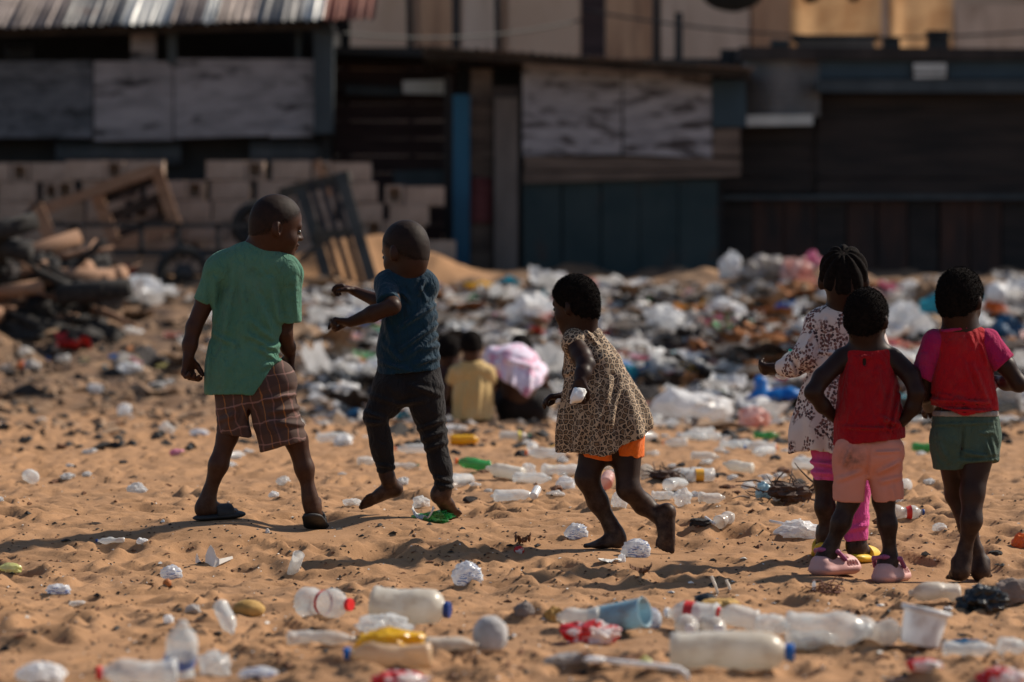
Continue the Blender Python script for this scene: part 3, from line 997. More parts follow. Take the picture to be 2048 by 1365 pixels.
def tube_mesh(name, pts, r, seg=7, r_end=None):
    pts = [np.asarray(q, float) for q in pts]
    V = []; F = []
    n = len(pts)
    for i, q in enumerate(pts):
        t = nrm(pts[min(i + 1, n - 1)] - pts[max(i - 1, 0)])
        a = nrm(np.cross(t, (0.31, .17, .93))); b = np.cross(t, a)
        rr = r if r_end is None else r + (r_end - r) * i / (n - 1)
        if isinstance(r, (list, tuple)): rr = r[i]
        for s in range(seg):
            th = 2 * math.pi * s / seg
            V.append(q + rr * (math.cos(th) * a + math.sin(th) * b))
    for i in range(n - 1):
        for s in range(seg):
            F.append((i * seg + s, i * seg + (s + 1) % seg, (i + 1) * seg + (s + 1) % seg, (i + 1) * seg + s))
    F.append(tuple(range(seg))[::-1]); F.append(tuple((n - 1) * seg + s for s in range(seg)))
    return mesh(name, V, F, True)
# ------------------------------------------------------------------ the shacks behind the refuse slope
def BM(k):
    if k == 'ply': return mat('weathered plywood', (.17, .155, .16), (.31, .28, .285), 2.4, (1, 1, 3.5), rough=.9, c3=(.05, .044, .046), sc3=2.0, lo3=.56, hi3=.66, bmp=.3, bscale=30)
    if k == 'plydark': return mat('dark plywood', (.075, .078, .088), (.14, .138, .15), 3, (1, 1, 3), rough=.9, c3=(.028, .03, .033), sc3=2.6, lo3=.5, hi3=.66)  # darker blue-grey plywood for the leftmost panels
    if k == 'peel': return mat('peeling white paint on board', (.22, .205, .22), (.36, .335, .35), 3.2, (.7, 1, 2.8), rough=.9, c3=(.060, .048, .048), sc3=3.0, lo3=.50, hi3=.60, bmp=.4, bscale=30)
    if k == 'darkwood': return mat('dark stained wood', (.018, .014, .013), (.045, .034, .030), 4, (1, 1, .25), rough=.85)
    if k == 'void': return mat('shade-black board', (.006, .006, .007), (.012, .011, .012), 4)  # shade inside and behind the shacks put into a near-black colour
    if k == 'maroon': return mat('dark maroon boards', (.030, .017, .017), (.060, .034, .032), 3, (.4, 1, 3), rough=.85)
    if k == 'siding': return mat('black brown siding', (.012, .010, .010), (.032, .023, .020), 3, (.4, 1, 3), rough=.85)
    if k == 'rustboard': return mat('rust stained boards', (.020, .014, .013), (.060, .026, .018), 2.4, (2, 1, .5), rough=.85)
    if k == 'tealboard': return mat('dark teal boards', (.016, .032, .036), (.030, .046, .048), 2.2, (1, 1, .8), rough=.85, c3=(.045, .035, .032), sc3=3, lo3=.58, hi3=.7)
    if k == 'bluepost': return mat('blue painted post', (.002, .055, .105), (.004, .075, .14), 3, (1, 1, .3), rough=.6)
    if k == 'greypost': return mat('grey brown post', (.10, .082, .072), (.16, .13, .115), 3, (1, 1, .3), rough=.9)
    if k == 'slatepost': return mat('slate painted post', (.032, .042, .048), (.055, .066, .072), 3, (1, 1, .3), rough=.8)
    if k == 'red': return mat('faded red sheet', (.13, .035, .038), (.20, .06, .06), 3, (1, 1, 3), rough=.8)
    if k == 'plank': return mat('old brown planks', (.085, .060, .048), (.16, .115, .09), 3, (.5, 1, 3), rough=.9)
    if k == 'blueband': return mat('dark blue sheet metal', (.014, .034, .050), (.022, .046, .064), 3, rough=.6)
    if k == 'greymetal': return mat('grey sheet metal', (.10, .10, .10), (.19, .18, .175), 2.5, (1, 1, .5), rough=.55, metallic=.3, c3=(.10, .045, .03), sc3=2, lo3=.6, hi3=.72)
    if k == 'palemetal': return mat('pale zinc sheet', (.38, .38, .36), (.52, .51, .49), 2.5, (1, 1, .5), rough=.5, metallic=.25, c3=(.20, .12, .09), sc3=2, lo3=.62, hi3=.74)
    if k == 'brownmetal': return mat('brown grey zinc sheet', (.15, .115, .10), (.25, .20, .18), 2.5, (1, 1, .5), rough=.6, metallic=.2)
    if k == 'rustmetal': return mat('rust red roofing', (.16, .045, .028), (.24, .07, .04), 2.5, (1, 1, .5), rough=.7)
    if k == 'bluemetal': return mat('blue grey zinc sheet', (.05, .062, .078), (.09, .10, .12), 2.5, (1, 1, .5), rough=.6, metallic=.2)
    if k == 'block': return mat('sandcrete block', (.31, .22, .165), (.42, .305, .235), 6, rough=.95, bmp=.4, bscale=60, bdist=.006)
    if k == 'plaster': return mat('tan plaster', (.62, .40, .265), (.72, .49, .335), 1.2, (1, 1, .6), rough=.95, c3=(.50, .29, .17), sc3=.9, lo3=.55, hi3=.7)
    if k == 'rustplaster': return mat('rust streaked tan sheet', (.50, .27, .15), (.62, .36, .21), 1.6, (2.5, 1, .4), rough=.95, c3=(.32, .17, .10), sc3=1.4, lo3=.52, hi3=.68)
    if k == 'paleplaster': return mat('pale tan sheet', (.60, .42, .30), (.74, .54, .40), 1.4, (2, 1, .5), rough=.95, c3=(.44, .29, .20), sc3=1.2, lo3=.55, hi3=.7)
    if k == 'crate': return mat('new brown timber', (.22, .12, .07), (.32, .18, .11), 4, (.5, 1, 3), rough=.85)
    if k == 'frame': return mat('dark green grey timber', (.040, .036, .030), (.068, .060, .050), 5, rough=.85)
    if k == 'iron': return mat('black painted iron', (.012, .012, .013), (.026, .024, .024), 6, rough=.6)
    if k == 'tyre': return mat('worn tyre rubber', (.012, .012, .012), (.024, .023, .022), 8, rough=.85, bmp=.3)
    if k == 'glowcloth': return film('backlit ochre cloth', (.62, .38, .20), .0, .62, .8, (.46, .25, .12), 2.2, bmp=.3, bscale=6)
    if k == 'darkcloth': return mat('dark awning cloth', (.008, .011, .013), (.016, .020, .022), 4)
    raise KeyError(k)


def box_at(name, parent, P, ex, ey, ez, m, loc):
    """box from corner P with edge vectors"""
    P, ex, ey, ez = [np.asarray(q, float) for q in (P, ex, ey, ez)]
    V = [P + a * ex + b * ey + c * ez - loc for a, b, c in ((0, 0, 0), (1, 0, 0), (1, 1, 0), (0, 1, 0), (0, 0, 1), (1, 0, 1), (1, 1, 1), (0, 1, 1))]
    F = [(0, 3, 2, 1), (4, 5, 6, 7), (0, 1, 5, 4), (1, 2, 6, 5), (2, 3, 7, 6), (3, 0, 4, 7)]
    return obj(name, mesh(name, V, F), parent, m)


RJ = random.Random(5)


class Build:
    def __init__(s, name, label, cat, u, d, z=1.45, group=None):
        x = (u - CX) * d / FPX
        s.loc = np.array([x, d, z]); s.root = thing(name, label, cat, tuple(s.loc), group)

    def rect(s, name, u0, v0, u1, v1, d, t, m, parent=None, v0b=None, v1b=None, label=None):
        """board with its face at depth d; v0b / v1b give the right-hand heights of a skewed board"""
        v0b = v0 if v0b is None else v0b; v1b = v1 if v1b is None else v1b
        j = lambda: RJ.uniform(-1.6, 1.6)
        fr = [px(u0 + j(), v1 + j(), d), px(u1 + j(), v1b + j(), d), px(u1 + j(), v0b + j(), d), px(u0 + j(), v0 + j(), d)]
        V = [q - s.loc for q in fr] + [q + np.array([0, t, 0]) - s.loc for q in fr]
        F = [(0, 1, 2, 3), (7, 6, 5, 4), (1, 0, 4, 5), (2, 1, 5, 6), (3, 2, 6, 7), (0, 3, 7, 4)]
        o = obj(name, mesh(name, V, F), parent or s.root, BM(m))
        if label: o['label'] = label
        return o

    def bar(s, name, a, b, w, t, m, parent=None):
        """bar between two points (u, v, d); w in the picture plane, t in depth"""
        pa, pb = px(*a), px(*b); ax = nrm(pb - pa); side = nrm(np.cross(ax, Yv)); dep = np.cross(side, ax)
        V = []
        for q in (pa, pb):
            for i, j in ((-1, -1), (1, -1), (1, 1), (-1, 1)):
                V.append(q + side * w / 2 * i + dep * t / 2 * j - s.loc)
        F = [(0, 1, 2, 3), (7, 6, 5, 4), (1, 0, 4, 5), (2, 1, 5, 6), (3, 2, 6, 7), (0, 3, 7, 4)]
        return obj(name, mesh(name, V, F), parent or s.root, BM(m))

    def corr(s, name, P, across, along, m, pitch=.076, amp=.011, parent=None, jag=0.0, seed=0):
        P, across, along = [np.asarray(q, float) for q in (P, across, along)]
        n = nrm(np.cross(across, along)); L = np.linalg.norm(across); k = max(8, int(L / pitch * 6)); rs = np.random.RandomState(seed)
        V = []; F = []
        for i in range(k + 1):
            a = i / k; z = amp * math.sin(2 * math.pi * a * L / pitch); j0 = jag * rs.uniform(-1, 1)
            for b in (0, 1):
                for tt in (0, .003):
                    V.append(P + a * across + (b + (j0 if b == 0 else 0)) * along + n * (z + tt) - s.loc)
        for i in range(k):
            o = i * 4
            F += [(o, o + 4, o + 6, o + 2), (o + 1, o + 3, o + 7, o + 5), (o, o + 1, o + 5, o + 4), (o + 2, o + 6, o + 7, o + 3)]
        F += [(0, 2, 3, 1), (k * 4, k * 4 + 1, k * 4 + 3, k * 4 + 2)]
        return obj(name, mesh(name, V, F, True), parent or s.root, BM(m))

    def csheet(s, name, u0, v0, u1, v1, d, m, ribs='v', **kw):
        a, b, c = px(u0, v1, d), px(u1, v1, d), px(u0, v0, d)
        return s.corr(name, a, b - a, c - a, m, **kw) if ribs == 'v' else s.corr(name, a, c - a, b - a, m, **kw)


def build_shacks():
    rs = np.random.RandomState(2)
    # ---- left shack: corrugated roof over plywood panels
    A = Build('shack', 'left shack with corrugated metal roof above weathered plywood panels', 'shack', 300, 42.0)
    e0, e1 = px(-420, 66, 41.2), px(745, 38, 41.2)
    sheets = [(-420, -160, 'greymetal'), (-160, 0, 'brownmetal'), (0, 120, 'brownmetal'), (120, 238, 'greymetal'), (238, 336, 'palemetal'), (336, 402, 'brownmetal'), (402, 430, 'palemetal'), (430, 505, 'brownmetal'),
              (505, 602, 'greymetal'), (602, 642, 'palemetal'), (642, 745, 'rustmetal')]
    for i, (u0, u1, m) in enumerate(sheets):
        f0, f1 = (u0 + 420) / 1165, (u1 + 420) / 1165
        P0 = e0 + (e1 - e0) * f0 + np.array([0, 0, .008 * (i % 2)]); P1 = e0 + (e1 - e0) * (f1 + .004) + np.array([0, 0, .008 * (i % 2)])
        A.corr('roof_sheet', P0, P1 - P0, np.array([0, 3.4, 1.25]), m, pitch=.10, amp=.018, jag=.008, seed=i)
    A.rect('eave_beam', -420, 67, 640, 80, 41.5, .10, 'darkwood', v0b=44, v1b=58)
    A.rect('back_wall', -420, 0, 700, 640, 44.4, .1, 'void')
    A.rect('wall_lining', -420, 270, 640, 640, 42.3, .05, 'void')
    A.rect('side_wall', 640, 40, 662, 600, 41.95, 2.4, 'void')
    A.rect('board', 262, 50, 312, 124, 41.9, .03, 'ply')
    A.rect('post', 334, 50, 354, 128, 41.75, .08, 'slatepost'); A.rect('post', 592, 50, 602, 122, 41.9, .05, 'slatepost'); A.rect('post', -150, 50, -130, 128, 41.75, .08, 'slatepost')
    A.rect('corner_post', 628, 52, 668, 268, 41.55, .22, 'slatepost')
    A.csheet('metal_sheet', 12, 90, 66, 122, 43.2, 'bluemetal', pitch=.06)
    A.rect('plywood_panel', -420, 124, -100, 276, 41.8, .02, 'plydark'); A.rect('plywood_panel', -98, 122, 186, 275, 41.8, .02, 'plydark')
    A.rect('plywood_panel', 189, 124, 346, 281, 41.79, .02, 'ply'); A.rect('plywood_panel', 348, 119, 630, 276, 41.76, .02, 'ply', v1b=270)
    A.rect('batten', 540, 256, 626, 274, 41.72, .03, 'ply')
    A.csheet('metal_sheet', 112, 281, 362, 330, 42.1, 'bluemetal', pitch=.09); A.csheet('metal_sheet', 500, 281, 640, 330, 42.1, 'bluemetal', pitch=.09)
    # ---- stacked block wall in front of it
    Bw = Build('block_wall', 'dry stacked grey block wall with gaps in front of the left shack', 'wall', 420, 40.2)
    sb = FPX / 40.2
    bw, bh = .44, .222
    solid = mesh('block', [(x * (bw - .012) / 2, y * .11, z * (bh - .01) / 2) for x in (-1, 1) for y in (-1, 1) for z in (-1, 1)],
                 [(0, 1, 3, 2), (4, 6, 7, 5), (0, 4, 5, 1), (2, 3, 7, 6), (0, 2, 6, 4), (1, 5, 7, 3)]); solid.materials.append(BM('block'))
    # an end-on block with a hollow core: four walls round a recess
    def hollow():
        w, h = .2, bh - .01
        V = []; F = []
        def bx(x0, x1, z0, z1, y0, y1):
            o = len(V)
            V.extend([(x, y, z) for x in (x0, x1) for y in (y0, y1) for z in (z0, z1)])
            F.extend([tuple(o + k for k in f) for f in ((0, 1, 3, 2), (4, 6, 7, 5), (0, 4, 5, 1), (2, 3, 7, 6), (0, 2, 6, 4), (1, 5, 7, 3))])
        bx(-w / 2, -w / 2 + .035, -h / 2, h / 2, -.11, .11); bx(w / 2 - .035, w / 2, -h / 2, h / 2, -.11, .11)
        bx(-w / 2 + .035, w / 2 - .035, h / 2 - .03, h / 2, -.11, .11); bx(-w / 2 + .035, w / 2 - .035, -h / 2, -h / 2 + .03, -.11, .11); bx(-w / 2 + .035, w / 2 - .035, -h / 2 + .03, h / 2 - .03, .08, .11)
        me = mesh('block', V, F); me.materials.append(BM('block')); return me
    hol = hollow()
    zt = px(0, 322, 40.2)[2]
    for row in range(7):
        z = zt - (row + .5) * bh
        u = -380 + (row % 2) * 40 + rs.uniform(-10, 10)
        end = 842 - (0 if row > 0 else 125) - rs.uniform(0, 14)
        while u < end:
            r = rs.rand()
            isend = r < .32
            wpx = (.2 if isend else bw) * sb
            if not (row < 2 and r > .93):
                o = obj('block', hol if isend else solid, Bw.root)
                q = px(u + wpx / 2, 0, 40.2); dpt = .5 if u < 105 else 0.0
                drop = .07 * max(0, (u - 600) / 230) if row < 3 else 0
                o.location = (q[0] - Bw.loc[0], dpt + rs.uniform(-.02, .02), z - drop - Bw.loc[2]); o.rotation_euler = (0, rs.uniform(-.01, .01), rs.uniform(-.05, .05))
            u += wpx + (rs.uniform(10, 18) if rs.rand() < .3 else rs.uniform(1, 4))
    # ---- maroon wall between the shacks
    C = Build('plank_wall', 'dark maroon board wall between the two shacks', 'wall', 780, 43.0)
    v = 104
    while v < 600:
        C.rect('plank', 655, v, 915, v + 34, 43.0 + .012 * (int(v) % 3), .03, 'maroon'); v += 34.6
    C.rect('shelf_board', 690, 170, 802, 190, 42.7, .05, 'slatepost', v0b=176, v1b=192); C.rect('shelf_board', 788, 342, 892, 372, 42.6, .04, 'slatepost')
    C.rect('white_board', 806, 163, 890, 188, 42.5, .05, 'palemetal', v0b=160, label='short pale board nailed across the wall')
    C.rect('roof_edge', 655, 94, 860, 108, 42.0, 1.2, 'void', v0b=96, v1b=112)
    C.rect('timber_post', 884, 470, 899, 640, 42.3, .08, 'crate')
    # ---- middle shack
    D = Build('shack', 'middle shack with peeling painted panels over dark teal boards', 'shack', 1240, 41.0)
    g0, g1 = px(840, 92, 40.3), px(1506, 137, 40.3)
    n = 6
    for i in range(n):
        P0 = g0 + (g1 - g0) * i / n + np.array([0, 0, .006 * (i % 2)]); P1 = g0 + (g1 - g0) * (i + 1.04) / n + np.array([0, 0, .006 * (i % 2)])
        D.corr('roof_sheet', P0, P1 - P0, np.array([0, 3.4, -.05]), 'brownmetal' if i % 2 else 'greymetal', pitch=.10, amp=.014, seed=i)
    D.rect('eave_beam', 850, 97, 1500, 112, 40.5, .08, 'darkwood', v0b=142, v1b=156)
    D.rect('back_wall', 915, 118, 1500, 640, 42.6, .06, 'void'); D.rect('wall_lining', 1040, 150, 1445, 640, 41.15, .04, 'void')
    D.rect('blue_post', 907, 190, 939, 640, 41.0, .14, 'bluepost', label='blue painted post'); D.rect('post', 888, 150, 905, 640, 41.3, .1, 'darkwood')
    for i in range(6): D.rect('plank', 941, 140 + i * 36, 984, 174 + i * 36, 41.25 + .01 * (i % 2), .03, 'plank')
    D.csheet('red_sheet', 941, 356, 984, 446, 41.2, 'red', ribs='h', pitch=.07); D.rect('plank', 941, 446, 984, 640, 41.25, .03, 'plank')
    D.rect('grey_post', 987, 196, 1036, 640, 41.0, .2, 'greypost')
    D.rect('lintel', 985, 172, 1042, 196, 41.05, .1, 'darkwood')
    D.rect('painted_panel', 1046, 122, 1244, 312, 41.0, .02, 'peel', v0b=128, v1b=308); D.rect('painted_panel', 1247, 128, 1424, 310, 40.98, .02, 'peel', v0b=138, v1b=316)
    D.rect('blue_panel', 1425, 160, 1492, 255, 40.95, .02, 'blueband', label='dark blue panel'); D.rect('plank', 1426, 258, 1480, 312, 40.97, .02, 'plank')
    D.rect('plank', 1048, 314, 1482, 342, 40.95, .03, 'plank', v0b=318, v1b=340); D.rect('plank', 1046, 344, 1480, 368, 40.93, .03, 'plank', v0b=343, v1b=352)
    for i in range(5): D.rect('teal_board', 1047 + i * 78, 360, 1123 + i * 78, 640, 41.0 + .012 * (i % 2), .02, 'tealboard')
    # ---- right shed
    E = Build('shed', 'dark shed with horizontal siding along the right side', 'shed', 1780, 41.6)
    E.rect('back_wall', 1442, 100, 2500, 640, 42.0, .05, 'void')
    E.csheet('metal_sheet', 1484, 104, 1640, 234, 41.3, 'greymetal', ribs='h', pitch=.075); E.rect('white_board', 1491, 230, 1626, 251, 41.22, .03, 'palemetal')
    v = 252
    while v < 388: E.rect('siding_board', 1444, v, 1632, v + 33, 41.6 + .01 * (int(v) % 2), .02, 'siding'); v += 34
    v = 188
    while v < 388: E.rect('siding_board', 1634, v, 2500, v + 33, 41.55 + .01 * (int(v) % 2), .02, 'siding'); v += 34
    E.rect('rail', 1444, 389, 2500, 399, 41.45, .06, 'slatepost')
    for i in range(17): E.rect('vertical_board', 1446 + i * 62, 401, 1505 + i * 62, 640, 41.6 + .012 * (i % 2), .02, 'rustboard' if i % 3 else 'siding')
    E.rect('blue_fascia', 1632, 120, 2500, 159, 41.3, .04, 'blueband', label='dark blue metal fascia'); E.rect('fascia_board', 1632, 161, 2500, 186, 41.2, .06, 'slatepost')
    lv = E.rect('louver', 1824, 124, 1896, 160, 41.24, .03, 'darkwood')
    for i in range(3): E.rect('slat', 1828, 127 + i * 11, 1892, 135 + i * 11, 41.2, .02, 'palemetal', lv)
    E.rect('roof_sheet', 1480, 92, 2500, 120, 41.2, 3.0, 'darkwood', v0b=100, v1b=118)
    # ---- far building and what hangs in front of it
    Fb = Build('far_building', 'tan plastered building far behind the shack roofs', 'building', 1100, 50.0)
    Fb.rect('wall', -500, -420, 1340, 560, 50.0, .3, 'plaster'); Fb.rect('wall', 1345, -420, 2700, 560, 50.1, .3, 'plaster')
    for (u0, v0, u1, v1, m) in ((672, -60, 822, 130, 'plaster'), (840, -80, 902, 130, 'rustplaster'), (926, -50, 1002, 130, 'paleplaster'), (1016, -90, 1158, 130, 'plaster'), (1214, -60, 1300, 130, 'rustplaster'), (1324, -90, 1500, 130, 'paleplaster'), (1506, -70, 1578, 130, 'rustplaster'), (1912, 10, 2060, 130, 'paleplaster'), (2066, -40, 2300, 130, 'plaster')):
        Fb.rect('wall_panel', u0, v0, u1, v1, 49.85 + .02 * (u0 % 3), .05, m)
    Fb.rect('pier', 645, -420, 668, 560, 49.8, .2, 'plaster')
    for (u0, u1, v0, lab, m) in ((905, 920, 84, 'thin black pole standing behind the middle shack roof', 'iron'), (1162, 1210, 96, 'thick dark maroon pole rising behind the middle shack', 'maroon'),
                                 (1306, 1320, 104, 'slim brown pole rising right of the maroon pole', 'darkwood'), (1350, 1365, 106, 'short dark stub pole beside the slim brown pole', 'iron'),
                                 (1000, 1012, 88, 'thin leaning brown pole above the middle shack roof', 'darkwood'), (824, 836, 92, 'thin brown stick pole left of the black pole', 'darkwood')):
        top = 26 if 'stub' in lab else -120
        x0, z0 = px(u0, v0 + 200, 44.5)[0], None
        b = Build('pole', lab, 'pole', (u0 + u1) / 2, 44.5); b.root.name = 'pole'
        lean = 14 if 'leaning' in lab or 'stick' in lab else 0
        o = b.bar('shaft', ((u0 + u1) / 2, 600, 44.5), ((u0 + u1) / 2 - lean, top, 44.5), (u1 - u0) * 44.5 / FPX, .08, m)
    # ochre cloths hung out, lit from behind
    for (u0, u1, vb, lab) in ((1580, 1762, 96, 'ochre cloth glowing with light above the right shed roof'), (1776, 1906, 118, 'ragged ochre cloth hanging right of the glowing cloth')):
        d = 46.0; nx, ny = 40, 10; V = []; F = []
        loc = px((u0 + u1) / 2, vb, d)
        for j in range(ny + 1):
            for i in range(nx + 1):
                a, b = i / nx, j / ny
                rag = (18 if 'ragged' in lab else 5) * float(pnoise2(a * 9.3, .5, 4)) * b
                q = px(u0 + (u1 - u0) * a, -160 + (vb + 160) * b + rag, d); q[1] += .022 * math.sin(a * 9 + 2 * math.sin(a * 5)) * (.4 + b)
                V.append(q - loc)
        m_ = nx + 1
        for j in range(ny):
            for i in range(nx): F.append((j * m_ + i, j * m_ + i + 1, (j + 1) * m_ + i + 1, (j + 1) * m_ + i))
        tag(obj('hanging_cloth', mesh('hanging_cloth', V, F, True), None, BM('glowcloth'), tuple(loc)), lab, 'cloth')
    for (u, w, vb, lab) in ((1465, 82, 24, 'wide dark awning sagging into view at the top'), (1622, 26, 8, 'small dark awning fold left of centre over the ochre cloth'), (1706, 24, 6, 'small dark awning fold right of centre over the ochre cloth')):
        f = Fld(.04); d = 45.4; s_ = d / FPX
        f.ell(px(u, vb - 90 * (w / 82 if w > 50 else .5), d), np.array([w * s_, .3, 90 * s_ * (w / 82 if w > 50 else .5)]))
        c = px(u, vb - 60, d); f.wrinkle(.03, 5, 2)
        tag(obj('awning', f.mesh('awning', c), None, BM('darkcloth'), tuple(c)), lab, 'awning')
    # slack cables between the roofs
    for (a, b, sag, lab) in (((640, 60, 41.4), (1165, 40, 44.4), 26, 'slack black cable running from the left shack to the maroon pole'), ((1165, 20, 44.4), (2100, 60, 42.5), 34, 'slack black cable running right from the maroon pole')):
        pa, pb = px(*a), px(*b); pts = []
        for k in range(25):
            f = k / 24; q = pa * (1 - f) + pb * f; q[2] -= sag * 4 * f * (1 - f) * 42 / FPX; pts.append(q - pa)
        tag(obj('cable', tube_mesh('cable', pts, .014, 6), None, BM('iron'), tuple(pa)), lab, 'cable')
    # clutter on the right shed roof
    for (u0, v0, u1, v1, m, lab) in ((1588, 74, 1756, 82, 'iron', 'thin dark rail above the right shed roof'), (1596, 84, 1748, 104, 'greypost', 'grey brown crate under the rail on the right shed roof'),
                                     (1770, 78, 1800, 108, 'iron', 'dark box at the foot of the ragged ochre cloth'), (1858, 66, 1898, 120, 'iron', 'tall dark box right of the ragged ochre cloth'),
                                     (1545, 86, 1580, 106, 'slatepost', 'slate box left of the rail on the right shed roof')):
        b = Build('roof_box', lab, 'box', (u0 + u1) / 2, 43.0); b.root.name = 'roof_box'
        b.rect('box_side', u0, v0, u1, v1, 43.0, .25, m); b.rect('box_lid', u0 - 2, v0 - 5, u1 + 2, v0 - .3, 42.96, .33, m)


def build_yard():
    rs = np.random.RandomState(4)
    # ---- tilted timber crate and a leaning plank
    K = Build('timber_crate', 'tilted brown timber crate frame leaning on the block wall', 'crate', 265, 39.2)
    c = [(190, 382), (312, 338), (350, 450), (232, 492)]
    for a, b in ((0, 1), (1, 2), (2, 3), (3, 0)):
        K.bar('crate_board', (*c[a], 39.2), (*c[b], 39.2), .13, .06, 'crate'); K.bar('crate_board', (*c[a], 39.65), (*c[b], 39.65), .13, .06, 'crate')
    for i in range(4): K.bar('crate_corner', (*c[i], 39.15), (*c[i], 39.7), .09, .09, 'crate')
    for k in range(3): K.bar('crate_slat', (c[3][0] + 8 + (c[0][0] - c[3][0]) * (k + .5) / 3, c[3][1] + (c[0][1] - c[3][1]) * (k + .5) / 3, 39.7), (c[2][0] - 6 + (c[1][0] - c[2][0]) * (k + .5) / 3, c[2][1] + (c[1][1] - c[2][1]) * (k + .5) / 3, 39.7), .12, .02, 'darkwood')
    Pk = Build('leaning_plank', 'long brown plank sloping up to the timber crate', 'plank', 190, 39.0); Pk.bar('board', (60, 430, 38.9), (310, 338, 39.0), .11, .05, 'crate')
    Pk2 = Build('leaning_plank', 'short weathered plank propped under the long sloping plank', 'plank', 110, 38.8); Pk2.bar('board', (70, 405, 38.7), (118, 520, 38.7), .14, .05, 'crate')
    # ---- handcart
    H = Build('handcart', 'black iron handcart with rails and rubber wheels before the block wall', 'cart', 330, 37.4)
    d = 37.4
    for dd in (0, .8):
        H.bar('rail', (105, 450, d + dd), (512, 452, d + dd), .05, .05, 'iron'); H.bar('rail', (225, 506, d + dd), (512, 508, d + dd), .06, .05, 'iron')
        for u in (150, 282, 356, 436, 505): H.bar('upright', (u, 448, d + dd), (u + 2, 510, d + dd), .05, .05, 'iron')
    for u in (240, 330, 420, 500): H.bar('cross_bar', (u, 509, d - .02), (u, 509, d + .82), .05, .05, 'iron')
    for k in range(5): H.bar('deck_board', (228, 502, d + .1 + k * .15), (510, 503, d + .1 + k * .15), .03, .13, 'darkwood')
    def wheel(u, v, dd, R):
        c = px(u, v, d + dd) - H.loc
        V = []; F = []; n, m = 28, 8
        for i in range(n):
            a = 2 * math.pi * i / n
            for j in range(m):
                b = 2 * math.pi * j / m
                rr = R - .055 + .055 * math.cos(b); V.append((c[0] + rr * math.cos(a), c[1] + .06 * math.sin(b), c[2] + rr * math.sin(a)))
        for i in range(n):
            for j in range(m): F.append((i * m + j, i * m + (j + 1) % m, ((i + 1) % n) * m + (j + 1) % m, ((i + 1) % n) * m + j))
        w = obj('wheel', mesh('wheel', V, F, True), H.root, BM('tyre'))
        pts = [c + np.array([0, -.07, 0]), c + np.array([0, .07, 0])]
        obj('hub', tube_mesh('hub', pts, R * .35, 14), w, BM('iron'))
        for q in range(3):
            a = q * math.pi / 3; v_ = np.array([math.cos(a), 0, math.sin(a)]) * (R - .06)
            obj('spoke', tube_mesh('spoke', [c - v_, c + v_], .016, 6), w, BM('iron'))
    wheel(368, 548, -.12, .30); wheel(368, 548, .95, .30)
    H.bar('axle', (368, 548, d - .1), (368, 548, d + .95), .04, .04, 'iron')
    # ---- tyre on the wall
    t = px(512, 452, 39.4); V = []; F = []; n, m = 30, 9
    for i in range(n):
        a = 2 * math.pi * i / n
        for j in range(m):
            b = 2 * math.pi * j / m; rr = .2 + .075 * math.cos(b); V.append((rr * math.cos(a), .09 * math.sin(b) , rr * math.sin(a)))
    for i in range(n):
        for j in range(m): F.append((i * m + j, i * m + (j + 1) % m, ((i + 1) % n) * m + (j + 1) % m, ((i + 1) % n) * m + j))
    o = tag(obj('old_tyre', mesh('old_tyre', V, F, True), None, BM('tyre'), tuple(t)), 'black tyre leaning on the block wall behind the green T-shirt boy', 'tyre')
    # ---- slatted frame leaning by the sand pile
    S = Build('slatted_frame', 'dark slatted timber frame leaning on its side by the sand pile', 'frame', 670, 38.0)
    S.bar('side_rail', (682, 350, 38.5), (752, 590, 37.6), .13, .09, 'frame'); S.bar('side_rail', (600, 372, 38.6), (668, 600, 37.7), .12, .09, 'frame')
    S.bar('top_rail', (560, 388, 38.6), (700, 352, 38.5), .12, .1, 'frame'); S.bar('cross_rail', (628, 470, 38.1), (716, 464, 38.1), .09, .08, 'frame'); S.bar('brace', (560, 388, 38.6), (594, 470, 38.5), .09, .07, 'frame')
    S.bar('brace', (600, 520, 38.1), (665, 470, 38.05), .06, .05, 'frame')
    for k in range(3):
        f = (k + 1) / 4
        S.bar('slat', (600 + 82 * f, 368 - 14 * f, 38.52), (668 + 84 * f, 596 - 6 * f, 37.62), .06, .03, 'darkwood')
    Q = Build('leaning_stick', 'short dark stake sticking up above the slatted frame', 'stake', 638, 39.4); Q.bar('stake', (632, 322, 39.4), (662, 392, 39.4), .09, .06, 'crate')
    # ---- charred brush heap, far left
    x, d, z = on(100, 690)
    R = thing('brush_heap', 'tangled heap of charred branches and burnt rubbish at the far left', 'brush heap', (x, d, z))
    loc = np.array([x, d, z])
    for k in range(150):
        u, v = rs.uniform(-140, 215), rs.uniform(440, 690)
        top = 440 + max(0, u - 60) * .9
        if v < top: v = rs.uniform(top, 690)
        dd = d + rs.uniform(-.2, 2.2); p0 = px(u - 20, v, dd)
        a = rs.uniform(0, 2 * math.pi); el = rs.uniform(-.35, .6); L = rs.uniform(.2, .55)
        v_ = np.array([math.cos(a) * math.cos(el), math.sin(a) * math.cos(el) * .6, math.sin(el)])
        pts = [p0 - loc]
        for q in range(4):
            v_ = nrm(v_ + rs.uniform(-.3, .3, 3)); pts.append(pts[-1] + v_ * L / 4)
        pts = [np.array([q[0], q[1], max(q[2], gz(q[0] + x, q[1] + d) - z - .03)]) for q in pts]
        r0 = rs.uniform(.015, .05)
        obj('branch', tube_mesh('branch', pts, [r0, r0 * .9, r0 * .75, r0 * .6, r0 * .35], 6), R, PM('char') if rs.rand() < .66 else BM('crate'))
